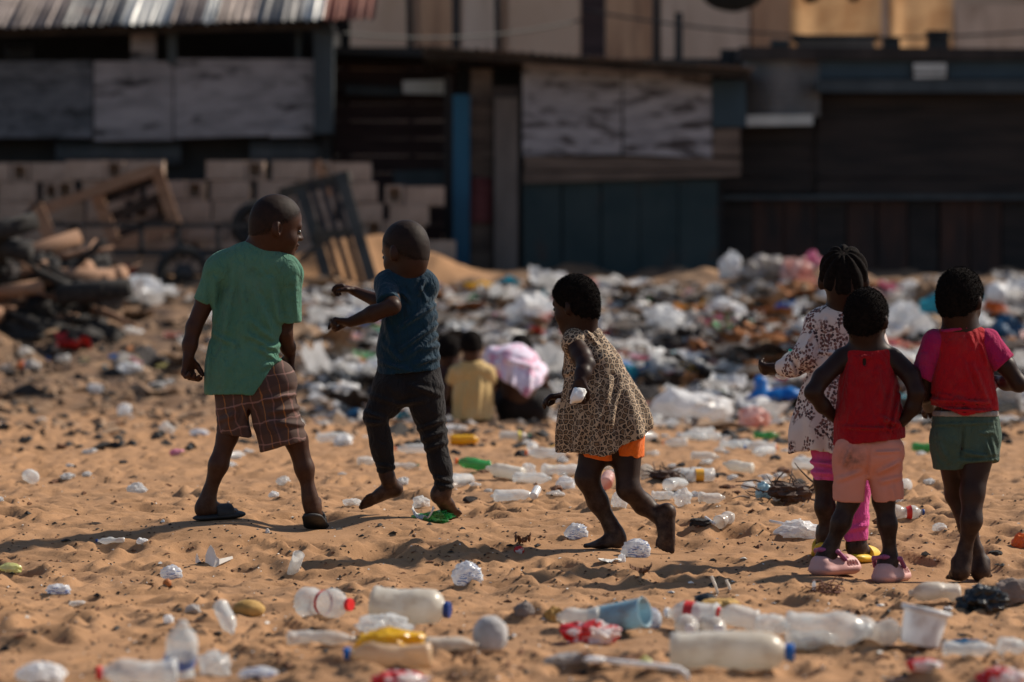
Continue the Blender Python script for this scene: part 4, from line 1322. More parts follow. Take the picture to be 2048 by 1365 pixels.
    for k in range(44):      # thicker logs
        u, v = rs.uniform(-130, 190), rs.uniform(450, 690); v = max(v, 455 + max(0, u - 60)); dd = d + rs.uniform(-.1, 1.6); p0 = px(u, v, dd) - loc
        a = rs.uniform(-.5, .5) + (math.pi if k % 2 else 0); v_ = np.array([math.cos(a), rs.uniform(-.7, .7), rs.uniform(-.35, .45)]); L = rs.uniform(.15, .38); r0 = rs.uniform(.05, .095)
        obj('log', tube_mesh('log', [p0 - v_ * L, p0, p0 + v_ * L], [r0, r0 * 1.05, r0 * .9], 9), R, PM('char') if k % 5 < 3 else BM('crate'))
    for k in range(34):
        u = rs.uniform(-130, 200); v = rs.uniform(520 + max(0, u - 60) * .5, 695); dd = d + rs.uniform(0, 2.0); w = rs.uniform(.3, .7)
        o = obj('burnt_clump', crumple_mesh('burnt_clump', w, w * .8, w * rs.uniform(.4, .7), 60 + k, 3, .6), R, PM('char' if k % 3 else 'darkbag')); o.location = tuple(px(u, v, dd) - loc + np.array([0, 0, -.1]))
# ------------------------------------------------------------------ cloth materials
def cloth(name, c, c2=None, sc=5.0, rough=0.9, bmp=0.25, bs=420, sheen=0.06, c3=None):
    if name in MATS: return MATS[name]
    m, nt, b, out = newmat(name)
    vec = coords(nt)
    col = ramp(nt, noise(nt, vec, sc, 6, .65), [(.3, c), (.7, c2 or tuple(x * 1.35 for x in c))])
    # ingrained dust and faint blotches
    lum = sum(c) / 3
    f = ramp(nt, noise(nt, coords(nt, (1, 1, .7)), 9, 7, .7), [(.5, (0, 0, 0)), (.78, (.38, .38, .38))])
    col = mixc(nt, f, col, tuple(.55 * x + .45 * y for x, y in zip(c, (lum * 1.9 + .012, lum * 1.6 + .009, lum * 1.35 + .007))))
    f = ramp(nt, noise(nt, vec, 23, 5, .6), [(.58, (0, 0, 0)), (.72, (.35, .35, .35))])
    col = mixc(nt, f, col, tuple(x * .55 for x in c))
    nt.links.new(col, b.inputs['Base Color'])
    b.inputs['Roughness'].default_value = rough; b.inputs['Specular IOR Level'].default_value = .18; b.inputs['Sheen Weight'].default_value = sheen
    b1 = _n(nt, 'ShaderNodeBump'); b1.inputs['Strength'].default_value = .85; b1.inputs['Distance'].default_value = .02
    nt.links.new(noise(nt, coords(nt, (1.5, 1.5, .8), (0, .4, 0)), 22, 4, .55, .8), b1.inputs['Height'])
    b2 = _n(nt, 'ShaderNodeBump'); b2.inputs['Strength'].default_value = bmp; b2.inputs['Distance'].default_value = .002
    nt.links.new(noise(nt, vec, bs, 3, .6), b2.inputs['Height']); nt.links.new(b1.outputs[0], b2.inputs['Normal']); nt.links.new(b2.outputs[0], b.inputs['Normal'])
    MATS[name] = m
    return m


def plaid_mat():
    m, nt, b, out = newmat('brown plaid cotton')
    vec = coords(nt, (1, 1, 1), (0, math.radians(12), 0))
    dn = _n(nt, 'ShaderNodeTexNoise'); dn.inputs['Scale'].default_value = 14; nt.links.new(vec, dn.inputs['Vector'])
    vm = _n(nt, 'ShaderNodeVectorMath', operation='MULTIPLY_ADD'); nt.links.new(dn.outputs['Color'], vm.inputs[0])
    vm.inputs[1].default_value = (.035, .035, .035); nt.links.new(vec, vm.inputs[2]); vec = vm.outputs[0]
    col = ramp(nt, noise(nt, vec, 9), [(0.3, (0.045, 0.020, 0.013)), (0.7, (0.075, 0.034, 0.022))])
    sep = _n(nt, 'ShaderNodeSeparateXYZ'); nt.links.new(vec, sep.inputs[0])
    def lines(sock, period, off, width, colr, amt, col):
        a = _n(nt, 'ShaderNodeMath', operation='ADD'); nt.links.new(sep.outputs[sock], a.inputs[0]); a.inputs[1].default_value = off + 10
        md = _n(nt, 'ShaderNodeMath', operation='MODULO'); nt.links.new(a.outputs[0], md.inputs[0]); md.inputs[1].default_value = period
        lt = _n(nt, 'ShaderNodeMath', operation='LESS_THAN'); nt.links.new(md.outputs[0], lt.inputs[0]); lt.inputs[1].default_value = width
        ml = _n(nt, 'ShaderNodeMath', operation='MULTIPLY'); nt.links.new(lt.outputs[0], ml.inputs[0]); ml.inputs[1].default_value = amt
        return mixc(nt, ml.outputs[0], col, colr)
    col = lines('X', 0.062, 0.0, 0.005, (0.22, 0.10, 0.08), .55, col)
    col = lines('X', 0.062, 0.03, 0.004, (0.34, 0.13, 0.03), .6, col)
    col = lines('Z', 0.075, 0.01, 0.005, (0.28, 0.15, 0.13), .55, col)
    col = lines('Z', 0.15, 0.05, 0.035, (0.03, 0.012, 0.01), .45, col)
    nt.links.new(col, b.inputs['Base Color']); b.inputs['Roughness'].default_value = .85
    bump(nt, b, noise(nt, vec, 380, 3), .25, .002)
    return m


def leopard_mat():
    m, nt, b, out = newmat('leopard print cotton')
    vec = coords(nt)
    dn = _n(nt, 'ShaderNodeTexNoise'); dn.inputs['Scale'].default_value = 60; nt.links.new(vec, dn.inputs['Vector'])
    vm = _n(nt, 'ShaderNodeVectorMath', operation='MULTIPLY_ADD'); nt.links.new(dn.outputs['Color'], vm.inputs[0])
    vm.inputs[1].default_value = (.009, .009, .009); nt.links.new(vec, vm.inputs[2])
    vo = _n(nt, 'ShaderNodeTexVoronoi', feature='DISTANCE_TO_EDGE'); vo.inputs['Scale'].default_value = 62; nt.links.new(vm.outputs[0], vo.inputs['Vector'])
    vo.inputs['Randomness'].default_value = .85
    col = ramp(nt, vo.outputs['Distance'], [(0.0, (0.40, 0.29, 0.19)), (.085, (0.36, 0.255, 0.165)), (.105, (0.018, 0.012, 0.010)),
                                            (.22, (0.02, 0.014, 0.011)), (.26, (0.16, 0.095, 0.05)), (.5, (0.19, 0.115, 0.06))])
    nt.links.new(col, b.inputs['Base Color']); b.inputs['Roughness'].default_value = .85
    bump(nt, b, noise(nt, vec, 400, 3), .2, .002)
    return m


def floral_mat():
    m, nt, b, out = newmat('cream cotton with brown flower print')
    vec = coords(nt)
    vo = _n(nt, 'ShaderNodeTexVoronoi'); vo.inputs['Scale'].default_value = 105; nt.links.new(vec, vo.inputs['Vector'])
    leaf = ramp(nt, vo.outputs['Distance'], [(.50, (1, 1, 1)), (.58, (0, 0, 0))])
    clus = ramp(nt, noise(nt, coords(nt, (1.4, 1, .8)), 17, 1.5), [(.45, (0, 0, 0)), (.50, (1, 1, 1))])
    ml = _n(nt, 'ShaderNodeMath', operation='MULTIPLY'); nt.links.new(leaf, ml.inputs[0]); nt.links.new(clus, ml.inputs[1])
    pc = ramp(nt, vo.outputs['Color'], [(.3, (0.05, 0.028, 0.032)), (.7, (0.19, 0.085, 0.07))])
    base = ramp(nt, noise(nt, vec, 6), [(.3, (.54, .45, .42)), (.7, (.62, .54, .50))])
    nt.links.new(mixc(nt, ml.outputs[0], base, pc), b.inputs['Base Color']); b.inputs['Roughness'].default_value = .85
    bump(nt, b, noise(nt, vec, 400, 3), .2, .002)
    return m


def stain_mat(name, c, centre, rad):
    m, nt, b, out = newmat(name)
    vec = coords(nt)
    col = ramp(nt, noise(nt, vec, 7), [(.3, c), (.7, tuple(x * 1.2 for x in c))])
    vd = _n(nt, 'ShaderNodeVectorMath', operation='DISTANCE'); nt.links.new(vec, vd.inputs[0]); vd.inputs[1].default_value = tuple(centre)
    mr = _n(nt, 'ShaderNodeMapRange'); mr.inputs['From Min'].default_value = rad; mr.inputs['From Max'].default_value = rad * .3
    nt.links.new(vd.outputs['Value'], mr.inputs['Value'])
    ml = _n(nt, 'ShaderNodeMath', operation='MULTIPLY'); nt.links.new(mr.outputs[0], ml.inputs[0]); nt.links.new(ramp(nt, noise(nt, vec, 40, 5, .7), [(.35, (.1, .1, .1)), (.65, (.8, .8, .8))]), ml.inputs[1])
    nt.links.new(mixc(nt, ml.outputs[0], col, (.07, .05, .045)), b.inputs['Base Color'])
    b.inputs['Roughness'].default_value = .9
    bump(nt, b, noise(nt, vec, 380, 3), .2, .002)
    return m


Yv = np.array([0, 1, 0.]); Zv = np.array([0, 0, 1.]); Xv = np.array([1., 0, 0])


def line_cut(F, P, a, b, below=True, hollow=0.0, depth=.05, rag=0.0, ragf=14):
    """cut a garment along the image line a-b (pixels), removing what lies below it"""
    pa, pb = P.p(*a), P.p(*b)
    t = nrm(pb - pa); n = nrm(np.cross(t, Yv))
    if (n[2] > 0) == below: n = -n
    F.cut(pa, n, hollow, depth, rag, ragf)


# ------------------------------------------------------------------ 1 boy in the green T-shirt
def green_boy():
    G = Person(12.0, 505, 1050, 'boy in green T-shirt and brown plaid shorts turning his head to the right', vox=.0042, skin=(0.044, 0.0165, 0.0085))
    p, r = G.p, G.r
    G.head(552, 453, .212, (0.93, 0.30, -0.16), (0.17, 0.02, 1), neck=(522, 512), neckr=.044, hair=.0015, hl=(.22, .66), hnoise=.0004, wide=.95)
    # trunk under the shirt, arms, hands
    G.limb([(515, 520), (508, 560), (495, 660), (500, 760)], [42, 58, 54, 55], k=.03, flat=(Yv, .62))
    G.limb([(455, 535), (570, 545)], [24, 26], k=.03)
    G.limb([(442, 540), (412, 600), (388, 655, -.01), (380, 690, -.02), (377, 714, -.03)], [22, 19.5, 16, 15, 11.5])
    add_hand(G.F, p(377, 713, -.03), (-.05, .05, -1), (.75, -.55, -.1), .118, curl=52, thumb=-1, curls=(42, 50, 56, 60), tc=35)
    G.limb([(572, 550), (572, 610, .02), (568, 668, .03), (576, 695, .06), (580, 708, .08)], [23, 20, 16.5, 15, 11.5])
    add_hand(G.F, p(580, 707, .08), (-.05, .15, -1), (-.8, -.5, -.1), .112, curl=46, thumb=1, tc=30)
    # legs and feet
    G.limb([(480, 785), (455, 872), (437, 930, -.01), (419, 985), (415, 1005)], [40, 20, 18.5, 12.5, 13], k=.02)
    G.limb([(535, 785), (592, 880), (609, 938), (618, 985), (620, 1005)], [40, 22, 18, 12.5, 13.5], k=.02)
    h1, t1 = p(396, 1034, -.01), p(478, 1026, .05)
    add_foot(G.F, h1, t1, (.08, 0, 1), p(415, 1000), ra=.0215, inner=1)
    h2, t2 = p(624, 1030, -.02), p(634, 1052, .13)
    add_foot(G.F, h2, t2, (0, .4, 1), p(620, 998), ra=.0215, inner=-1)
    G.finish()
    # T-shirt
    T = Fld(.0045)
    fl = (Yv, .66)
    T.chain([p(510, 545), p(494, 650), p(486, 740), p(482, 840)], r(66, 66, 72, 80), .03, fl)
    T.chain([p(516, 520), p(452, 534), p(438, 545)], r(30, 29, 29), .03)
    T.chain([p(516, 520), p(566, 538), p(574, 552)], r(30, 29, 30), .03)
    T.cone(p(438, 543), p(405, 607, -.005), r(30), r(21.5), .02, cap=True)
    T.cone(p(574, 550), p(578, 646, .015), r(30), r(26.5), .02, cap=True)
    T.ell(p(524, 505, .0), r(34, 30, 17), None, .008, sub=True)
    line_cut(T, G, (405, 790), (508, 790), hollow=.011, rag=.003)
    line_cut(T, G, (508, 791), (568, 727), hollow=.011, rag=.008)
    Fo = []
    for a, b, w, A in (((470, 530), (452, 660), 5, .006), ((485, 540), (490, 690), 6, .005), ((455, 590), (440, 770), 6, .006), ((520, 600), (545, 670), 5, .006),
                       ((500, 640), (552, 688), 5, .007), ((490, 668), (560, 705), 4.5, .007), ((505, 690), (562, 724), 4, .006), ((470, 690), (445, 785), 6, .005),
                       ((540, 560), (556, 640), 5, .007), ((430, 560), (428, 640), 5, .006), ((530, 735), (560, 720), 4, .005), ((590, 560), (594, 640), 4, .004),
                       ((500, 560), (520, 640), 6, .004), ((418, 680), (412, 780), 5, .006), ((525, 700), (565, 690), 4, .006), ((423, 668), (470, 690), 4, .005)):
        dd = -.075 if 430 < a[0] < 560 else -.045
        Fo.append((p(*a, dd), p(*b, dd), r(w), A))
    T.folds(Fo); T.wrinkle(.0022, (16, 16, 7), 3)
    G.part('t_shirt', T, cloth('green T-shirt cotton', (0.046, 0.138, 0.092), (0.078, 0.190, 0.132), 4))
    # plaid shorts
    S = Fld(.0048)
    S.cone(p(482, 772), p(545, 765), r(50), r(48), .03, (Yv, .8))
    S.cone(p(480, 790), p(475, 873), r(50), r(41), .02, (Yv, .85), cap=True)
    S.cone(p(538, 780), p(567, 893), r(48), r(50), .02, (Yv, .85), cap=True)
    S.cone(p(497, 822), p(514, 900), r(3), r(6), .012, (Yv, 12), sub=True)
    S.folds([(p(*a, -.06), p(*b, -.06), r(w), A) for a, b, w, A in (((530, 800), (585, 790), 4, .006), ((540, 825), (600, 815), 4, .006), ((550, 845), (608, 850), 4, .005),
             ((520, 815), (560, 880), 5, .005), ((470, 810), (450, 860), 5, .005), ((490, 800), (480, 860), 5, .005), ((437, 842), (470, 830), 4, .006))])
    S.wrinkle(.003, (18, 18, 18), 8)
    G.part('shorts', S, plaid_mat())
    # black slides: sole and broad strap each
    blk = mat('black rubber slide', (0.014, 0.014, 0.016), (0.03, 0.028, 0.028), 30, rough=.7, bmp=.3, bscale=200, c3=(0.12, .075, .05), lo3=.6, hi3=.75)
    for (h, t, up, inn) in ((h1, t1, (.08, 0, 1), 1), (h2, t2, (0, .4, 1), -1)):
        f, w, u = frame(t - h, up); L = np.linalg.norm(t - h)
        So = Fld(.0042)
        So.cone(h - f * .012 + u * -.004 + f * .03, t - u * .004 - f * .022, .036, .044, .01, (u, .30))
        so = G.part('sandal', So, blk)
        St = Fld(.004)
        c = h + f * L * .62
        St.cone(c + u * .006 - f * .03, c + u * .004 + f * .025, .040, .038, .01, (u, .82))
        St.cut(c - f * .032, -f); St.cut(c + f * .028, f); St.cut(h - u * .004, -u)
        G.part('strap', St, blk, so).parent = so
    return G


# ------------------------------------------------------------------ 2 boy in the dark blue T-shirt
def blue_boy():
    B = Person(12.3, 825, 1040, 'barefoot boy in dark blue T-shirt and black trousers skipping with arms out', vox=.0045, skin=(0.036, 0.0150, 0.0092), dust=.8)
    p, r = B.p, B.r
    B.head(811, 503, .212, (-0.72, 0.68, -0.20), (-0.10, 0.12, 1), neck=(813, 552), neckr=.042, hair=.0015, hl=(.22, .66), hnoise=.0005)
    B.limb([(814, 555), (816, 585), (818, 650), (818, 745)], [34, 44, 42, 46], k=.03, flat=(Yv, .66))
    B.limb([(785, 570), (850, 570)], [15, 15], k=.03)
    B.limb([(776, 566, -.02), (783, 595, -.075), (785, 613, -.125), (745, 628, -.10), (700, 645, -.07)], [16, 15.5, 16, 16, 10])
    add_hand(B.F, p(699, 645, -.07), (-1, .15, .12), (.1, -.25, -1), .098, curl=55, thumb=-1, curls=(28, 66, 70, 72), tc=30)
    B.limb([(848, 570, .02), (835, 592, .09), (795, 614, .15), (755, 602, .19), (709, 583, .22)], [15, 15, 15, 14.5, 9.5])
    add_hand(B.F, p(709, 583, .22), (-1, .05, .35), (-.25, -.2, -1), .098, curl=50, thumb=1, curls=(30, 48, 55, 60), tc=20)
    B.limb([(782, 782), (752, 836, -.03), (762, 890, -.02), (772, 945), (777, 962)], [34, 18, 16, 13, 12.5], k=.02)
    B.limb([(852, 782), (868, 872), (880, 930), (889, 975), (886, 990)], [34, 20, 16, 13, 12.5], k=.02)
    add_foot(B.F, p(806, 985, .03), p(722, 1010, -.03), (.1, .72, .69), p(777, 958), ra=.021, inner=-1)
    add_foot(B.F, p(872, 1000, -.03), p(914, 1040, .10), (.2, .75, .6), p(886, 985), ra=.021, inner=1)
    B.finish()
    T = Fld(.0045); fl = (Yv, .7)
    T.chain([p(816, 582), p(819, 640), p(816, 700), p(817, 770)], r(53, 53, 60, 66), .03, fl)
    T.chain([p(813, 562), p(786, 566, -.01), p(774, 572, -.02)], r(22, 22, 23), .03)
    T.chain([p(813, 562), p(848, 566), p(856, 578, .02)], r(22, 20, 20), .03)
    T.cone(p(774, 566, -.01), p(777, 607, -.10), r(25), r(24.5), .015, cap=True)
    T.cone(p(853, 572, .0), p(836, 600, .11), r(23), r(22), .015, cap=True)
    T.ell(p(811, 543, .0), r(33, 30, 13), None, .006, sub=True)
    line_cut(T, B, (752, 753), (882, 740), hollow=.010)
    Fo = []
    for a, b, w, A in (((795, 660), (870, 610), 3.5, .008), ((800, 700), (873, 650), 3.5, .008), ((812, 716), (874, 672), 3.5, .006), ((850, 560), (835, 590), 3, .006),
                       ((805, 585), (822, 605), 3.5, .006), ((770, 690), (800, 720), 4, .006), ((845, 700), (876, 690), 4, .006), ((840, 575), (852, 600), 3, .005),
                       ((770, 640), (785, 700), 4, .005), ((760, 725), (820, 742), 4, .005), ((830, 730), (876, 715), 4, .005)):
        Fo.append((p(*a, -.06), p(*b, -.06), r(w), A))
    T.folds(Fo); T.wrinkle(.0025, (15, 15, 12), 13)
    B.part('t_shirt', T, cloth('dark blue velour', (0.0022, 0.019, 0.036), (0.0036, 0.030, 0.054), 7, rough=.85, sheen=.1))
    S = Fld(.0048)
    S.cone(p(790, 752), p(845, 748), r(38), r(38), .03, (Yv, .85))
    S.chain([p(784, 785, -.01), p(752, 834, -.03), p(763, 890, -.015), p(772, 944)], r(45, 25, 22, 19), .02, None, True)
    S.chain([p(848, 785, -.01), p(868, 872), p(880, 930), p(890, 982)], r(43, 27, 21.5, 19.5), .02, None, True)
    S.folds([(p(*a, -.05), p(*b, -.05), r(w), A) for a, b, w, A in (((835, 860), (890, 840), 3.5, .006), ((845, 880), (892, 862), 3.5, .006), ((850, 900), (893, 885), 3.5, .005),
             ((732, 825), (770, 838), 4, .007), ((735, 845), (772, 846), 3.5, .006), ((820, 770), (880, 790), 4, .004), ((870, 955), (905, 965), 3, .005), ((872, 970), (906, 976), 3, .004),
             ((755, 930), (788, 936), 3, .005), ((740, 790), (800, 810), 4, .004), ((800, 810), (850, 800), 4, .005))])
    S.wrinkle(.0028, (20, 20, 20), 18)
    B.part('trousers', S, cloth('black twill', (0.008, 0.007, 0.008), (0.016, 0.0135, 0.014), 6))
    return B


# ------------------------------------------------------------------ 3 girl in the leopard print dress
def leopard_girl():
    L = Person(11.6, 1210, 1095, 'barefoot girl in leopard print dress running left with white foam in hand', vox=.0045, skin=(0.024, 0.0100, 0.0066), dust=.8)
    p, r = L.p, L.r
    L.head(1151, 609, .184, (-0.80, 0.58, -0.14), (-0.10, 0.0, 1), neck=(1164, 672), neckr=.04, hair=.005, hl=(.26, .72), hnoise=.0018)
    L.limb([(1164, 676), (1172, 705), (1186, 760), (1206, 850), (1222, 885)], [30, 40, 46, 52, 46], k=.03, flat=(Yv, .75))
    L.limb([(1148, 686, -.045), (1164, 714, -.10), (1172, 730, -.135), (1166, 748, -.165), (1161, 762, -.185)], [21, 20, 18, 15.5, 11.5])
    add_hand(L.F, p(1161, 761, -.185), (-.25, -.1, -1), (.15, .85, -.5), .10, curl=42, thumb=1, curls=(40, 42, 44, 46), tc=20, spread=.2)
    L.limb([(1150, 692, .08), (1142, 745, .13), (1150, 775, .14), (1128, 794, .10)], [20, 17, 15, 10.5])
    add_hand(L.F, p(1130, 793, .095), (-1, -.1, -.05), (.1, -.1, -1), .098, curl=36, thumb=-1, tc=15)
    L.limb([(1196, 880), (1174, 956, -.02), (1196, 1004), (1222, 1052), (1232, 1072)], [36, 22.5, 20, 14, 13], k=.02)
    L.limb([(1252, 885), (1256, 978, -.03), (1288, 1010, .01), (1312, 1028, .0), (1322, 1036, -.01)], [34, 21.5, 20, 14, 13], k=.02)
    add_foot(L.F, p(1247, 1094, .01), p(1172, 1097, -.04), (0, 0, 1), p(1232, 1066), ra=.0205, inner=-1)
    add_foot(L.F, p(1333, 1012, -.04), p(1329, 1106, -.045), (.12, 1, .05), p(1320, 1034, -.005), ra=.021, inner=-1, wid=1.1)
    L.finish()
    D = Fld(.0046); fl = (Yv, .78)
    D.chain([p(1170, 690), p(1186, 738), p(1199, 800), p(1207, 850), p(1212, 915)], r(43, 55, 74, 90, 96), .03, fl)
    D.chain([p(1166, 672), p(1150, 682, -.04), p(1146, 690, -.055)], r(18, 21, 22), .03)
    D.chain([p(1166, 672), p(1172, 684, .05), p(1160, 692, .085)], r(18, 21, 22), .03)
    D.ell(p(1162, 658), r(26, 26, 12), None, .006, sub=True)
    D.cone(p(1136, 700, -.10), p(1166, 712, -.12), r(13), r(17), .008, sub=True)
    line_cut(D, L, (1120, 906), (1212, 910), hollow=.010, depth=.07, rag=.007, ragf=18)
    line_cut(D, L, (1212, 911), (1300, 862), hollow=.010, depth=.07, rag=.010, ragf=16)
    def gath(P):
        q = P - p(1190, 742); ph = np.arctan2(q[:, 1], q[:, 0])
        t = np.clip((p(0, 742)[2] - P[:, 2]) / .16, 0, 1)
        return .0115 * t * np.sin(ph * 13 + 2.4 * vnoise3(P * 9, 5)) + .007 * t * np.sin(ph * 6 + 1)
    D.disp(gath)
    D.folds([(p(*a, -.075), p(*b, -.075), r(w), A) for a, b, w, A in (((1195, 690), (1172, 660), 3, .005), ((1190, 730), (1215, 700), 3, .004), ((1196, 850), (1222, 760), 4, .006), ((1222, 850), (1240, 770), 4, .006), ((1128, 750), (1150, 742), 3, .004))])
    D.wrinkle(.003, (14, 14, 8), 23)
    L.part('dress', D, leopard_mat())
    S = Fld(.0048)
    S.cone(p(1212, 872), p(1246, 872), r(44), r(42), .02, (Yv, .85))
    S.cone(p(1202, 875), p(1194, 918), r(43), r(39), .01, cap=True)
    S.cone(p(1250, 875), p(1254, 919), r(40), r(35), .01, cap=True)
    S.wrinkle(.003, (22, 22, 10), 28)
    L.part('shorts', S, cloth('orange cotton', (0.72, 0.13, 0.012), (0.80, 0.17, 0.02), 8))
    # the foam chunks she carries
    fm = mat('white polystyrene foam', (.78, .78, .76), (.86, .86, .84), 60, rough=.9, bmp=.6, bscale=160, bdist=.004)
    for (u, v, dd, a, b, c, lab) in ((1156, 794, -.205, 23, 14, 18, 'broken white foam chunk gripped in the near hand of the leopard dress girl'),
                                     (1117, 803, .085, 10, 8, 8, 'small white foam piece in the far hand of the leopard dress girl')):
        f = Fld(.004); c0 = p(u, v, dd)
        f.ell(c0, r(a, b, c), np.array([nrm((1, .1, -.35)), Yv, nrm((.35, 0, 1))]))
        f.cut(c0 + np.array([r(a * .55), 0, 0]), (.9, 0, -.45)); f.cut(c0 - np.array([r(a * .6), 0, 0]), (-.8, -.2, .3)); f.cut(c0 - np.array([0, 0, r(c * .6)]), (.25, -.2, -1))
        f.wrinkle(.006, 60, 3)
        o = obj('foam_chunk', f.mesh('foam_chunk', c0), None, fm, tuple(c0)); tag(o, lab, 'foam')
    return L


# ------------------------------------------------------------------ 4 girl in the floral dress, behind the girl in red
def floral_girl():
    G = Person(11.35, 1690, 1118, 'girl with cornrow braids in cream floral dress and pink trousers, seen from behind', vox=.0048, skin=(0.024, 0.0105, 0.0072))
    p, r = G.p, G.r
    G.head(1687, 558, .2, (0.10, 1, -.10), (0, 0, 1), neck=(1688, 622), neckr=.04, hair=.0035, hl=(.26, .66), style='rows', hnoise=.0008, wide=1.03)
    G.limb([(1688, 630), (1688, 660), (1684, 730), (1680, 870)], [36, 48, 46, 50], k=.03, flat=(Yv, .72))
    G.limb([(1640, 642), (1738, 645)], [20, 20], k=.03)
    G.limb([(1634, 646), (1608, 715, -.02), (1585, 733, .01), (1553, 738, .05)], [20, 18, 16, 11])
    add_hand(G.F, p(1556, 737, .05), (-1, .25, -.05), (.1, .6, .6), .095, curl=52, thumb=1, tc=20)
    G.limb([(1742, 648), (1762, 715, .05), (1752, 750, .14), (1735, 760, .2)], [20, 18, 15, 11])
    add_hand(G.F, p(1737, 759, .2), (-.5, .8, 0), (-.3, 0, -1), .095, curl=40, thumb=-1)
    G.limb([(1655, 870), (1649, 962), (1650, 1015, -.01), (1654, 1062), (1655, 1078)], [28, 20, 19, 12.5, 12.5], k=.02)
    G.limb([(1705, 870), (1712, 970), (1711, 1030), (1710, 1085), (1710, 1098)], [28, 20, 18, 13, 13], k=.02)
    h1, t1 = p(1652, 1088, -.01), p(1648, 1108, .15)
    h2, t2 = p(1708, 1112, -.02), p(1740, 1116, .13)
    add_foot(G.F, h1, t1, (0, .2, 1), p(1654, 1070), ra=.02, inner=1)
    add_foot(G.F, h2, t2, (0, 0, 1), p(1710, 1092), ra=.021, inner=-1)
    G.finish()
    D = Fld(.005); fl = (Yv, .75)
    D.chain([p(1687, 655), p(1681, 718), p(1672, 800), p(1666, 870), p(1664, 930)], r(54, 52, 70, 82, 86), .03, fl)
    D.chain([p(1688, 634), p(1645, 642), p(1634, 650)], r(23, 23, 24), .03)
    D.chain([p(1688, 634), p(1730, 642), p(1740, 650)], r(23, 23, 24), .03)
    D.chain([p(1634, 650), p(1610, 712, -.02), p(1585, 733, .01), p(1559, 738, .045)], r(25, 25, 23, 17), .02, None, True)
    D.chain([p(1740, 650), p(1762, 714, .05), p(1752, 748, .13)], r(25, 23, 20), .02)
    D.ell(p(1688, 618), r(34, 28, 14), None, .006, sub=True)
    line_cut(D, G, (1575, 898), (1760, 894), hollow=.010, depth=.06, rag=.022, ragf=13)
    zt = p(0, 720)[2]
    def gath(P):
        q = P - p(1680, 740); ph = np.arctan2(q[:, 1], q[:, 0]); t = np.clip((zt - P[:, 2]) / .2, 0, 1)
        hem = np.clip((zt - P[:, 2] - .22) / .1, 0, 1)
        return .008 * t * np.sin(ph * 11 + 2 * vnoise3(P * 8, 15)) + .012 * hem * np.maximum(0, np.sin(ph * 9 + 1.2))
    D.disp(gath); D.wrinkle(.003, (14, 14, 9), 33)
    D.folds([(p(*a, -.05), p(*b, -.05), r(w), A) for a, b, w, A in (((1615, 690), (1600, 735), 3, .006), ((1625, 665), (1605, 700), 3, .006), ((1650, 640), (1655, 715), 3, .005), ((1580, 725), (1590, 748), 3, .006), ((1640, 705), (1720, 708), 3, .005))])
    G.part('dress', D, floral_mat())
    S = Fld(.005)
    S.cone(p(1655, 872), p(1649, 962), r(33), r(27), .01, cap=True)
    S.chain([p(1705, 872), p(1712, 972), p(1711, 1040), p(1712, 1082)], r(36, 29, 26, 24), .02, None, True)
    S.folds([(p(1620, 925, -.05), p(1672, 930, -.05), r(4), .007), (p(1622, 945, -.05), p(1672, 948, -.05), r(4), .006), (p(1695, 1060, -.03), p(1735, 1050, -.03), r(4), .005)])
    S.wrinkle(.003, 20, 35)
    G.part('trousers', S, cloth('bright pink cotton', (0.55, 0.06, 0.24), (0.66, 0.09, 0.30), 8))
    yel = mat('yellow rubber', (0.60, 0.36, 0.012), (0.72, 0.46, 0.03), 12, rough=.5)
    for h, t, up in ((h1, t1, (0, .2, 1)), (h2, t2, (0, 0, 1))):
        f, w, u = frame(t - h, up); Ln = np.linalg.norm(t - h)
        So = Fld(.0042)
        So.cone(h + f * .02 - u * .006, t - f * .018 - u * .002, .036, .043, .01, (u, .42))
        so = G.part('sandal', So, yel)
        St = Fld(.0042); c = h + f * Ln * .66
        St.cone(c + u * .006 - f * .03, c + u * .004 + f * .045, .042, .040, .01, (u, .85)); St.cut(c - f * .035, -f); St.cut(h - u * .005, -u)
        G.part('strap', St, yel, so).parent = so
    # green cap of the little flask in her hand
    c = p(1540, 716, .03)
    t = thing('drink_flask', 'small flask with teal cap held out by the floral dress girl', 'flask', tuple(c))
    add_bottle_parts(t, .10, .018, 'clear', cap='teal', tilt=(0, math.radians(-68), .3), off=(.05, .02, -.02))
    return G


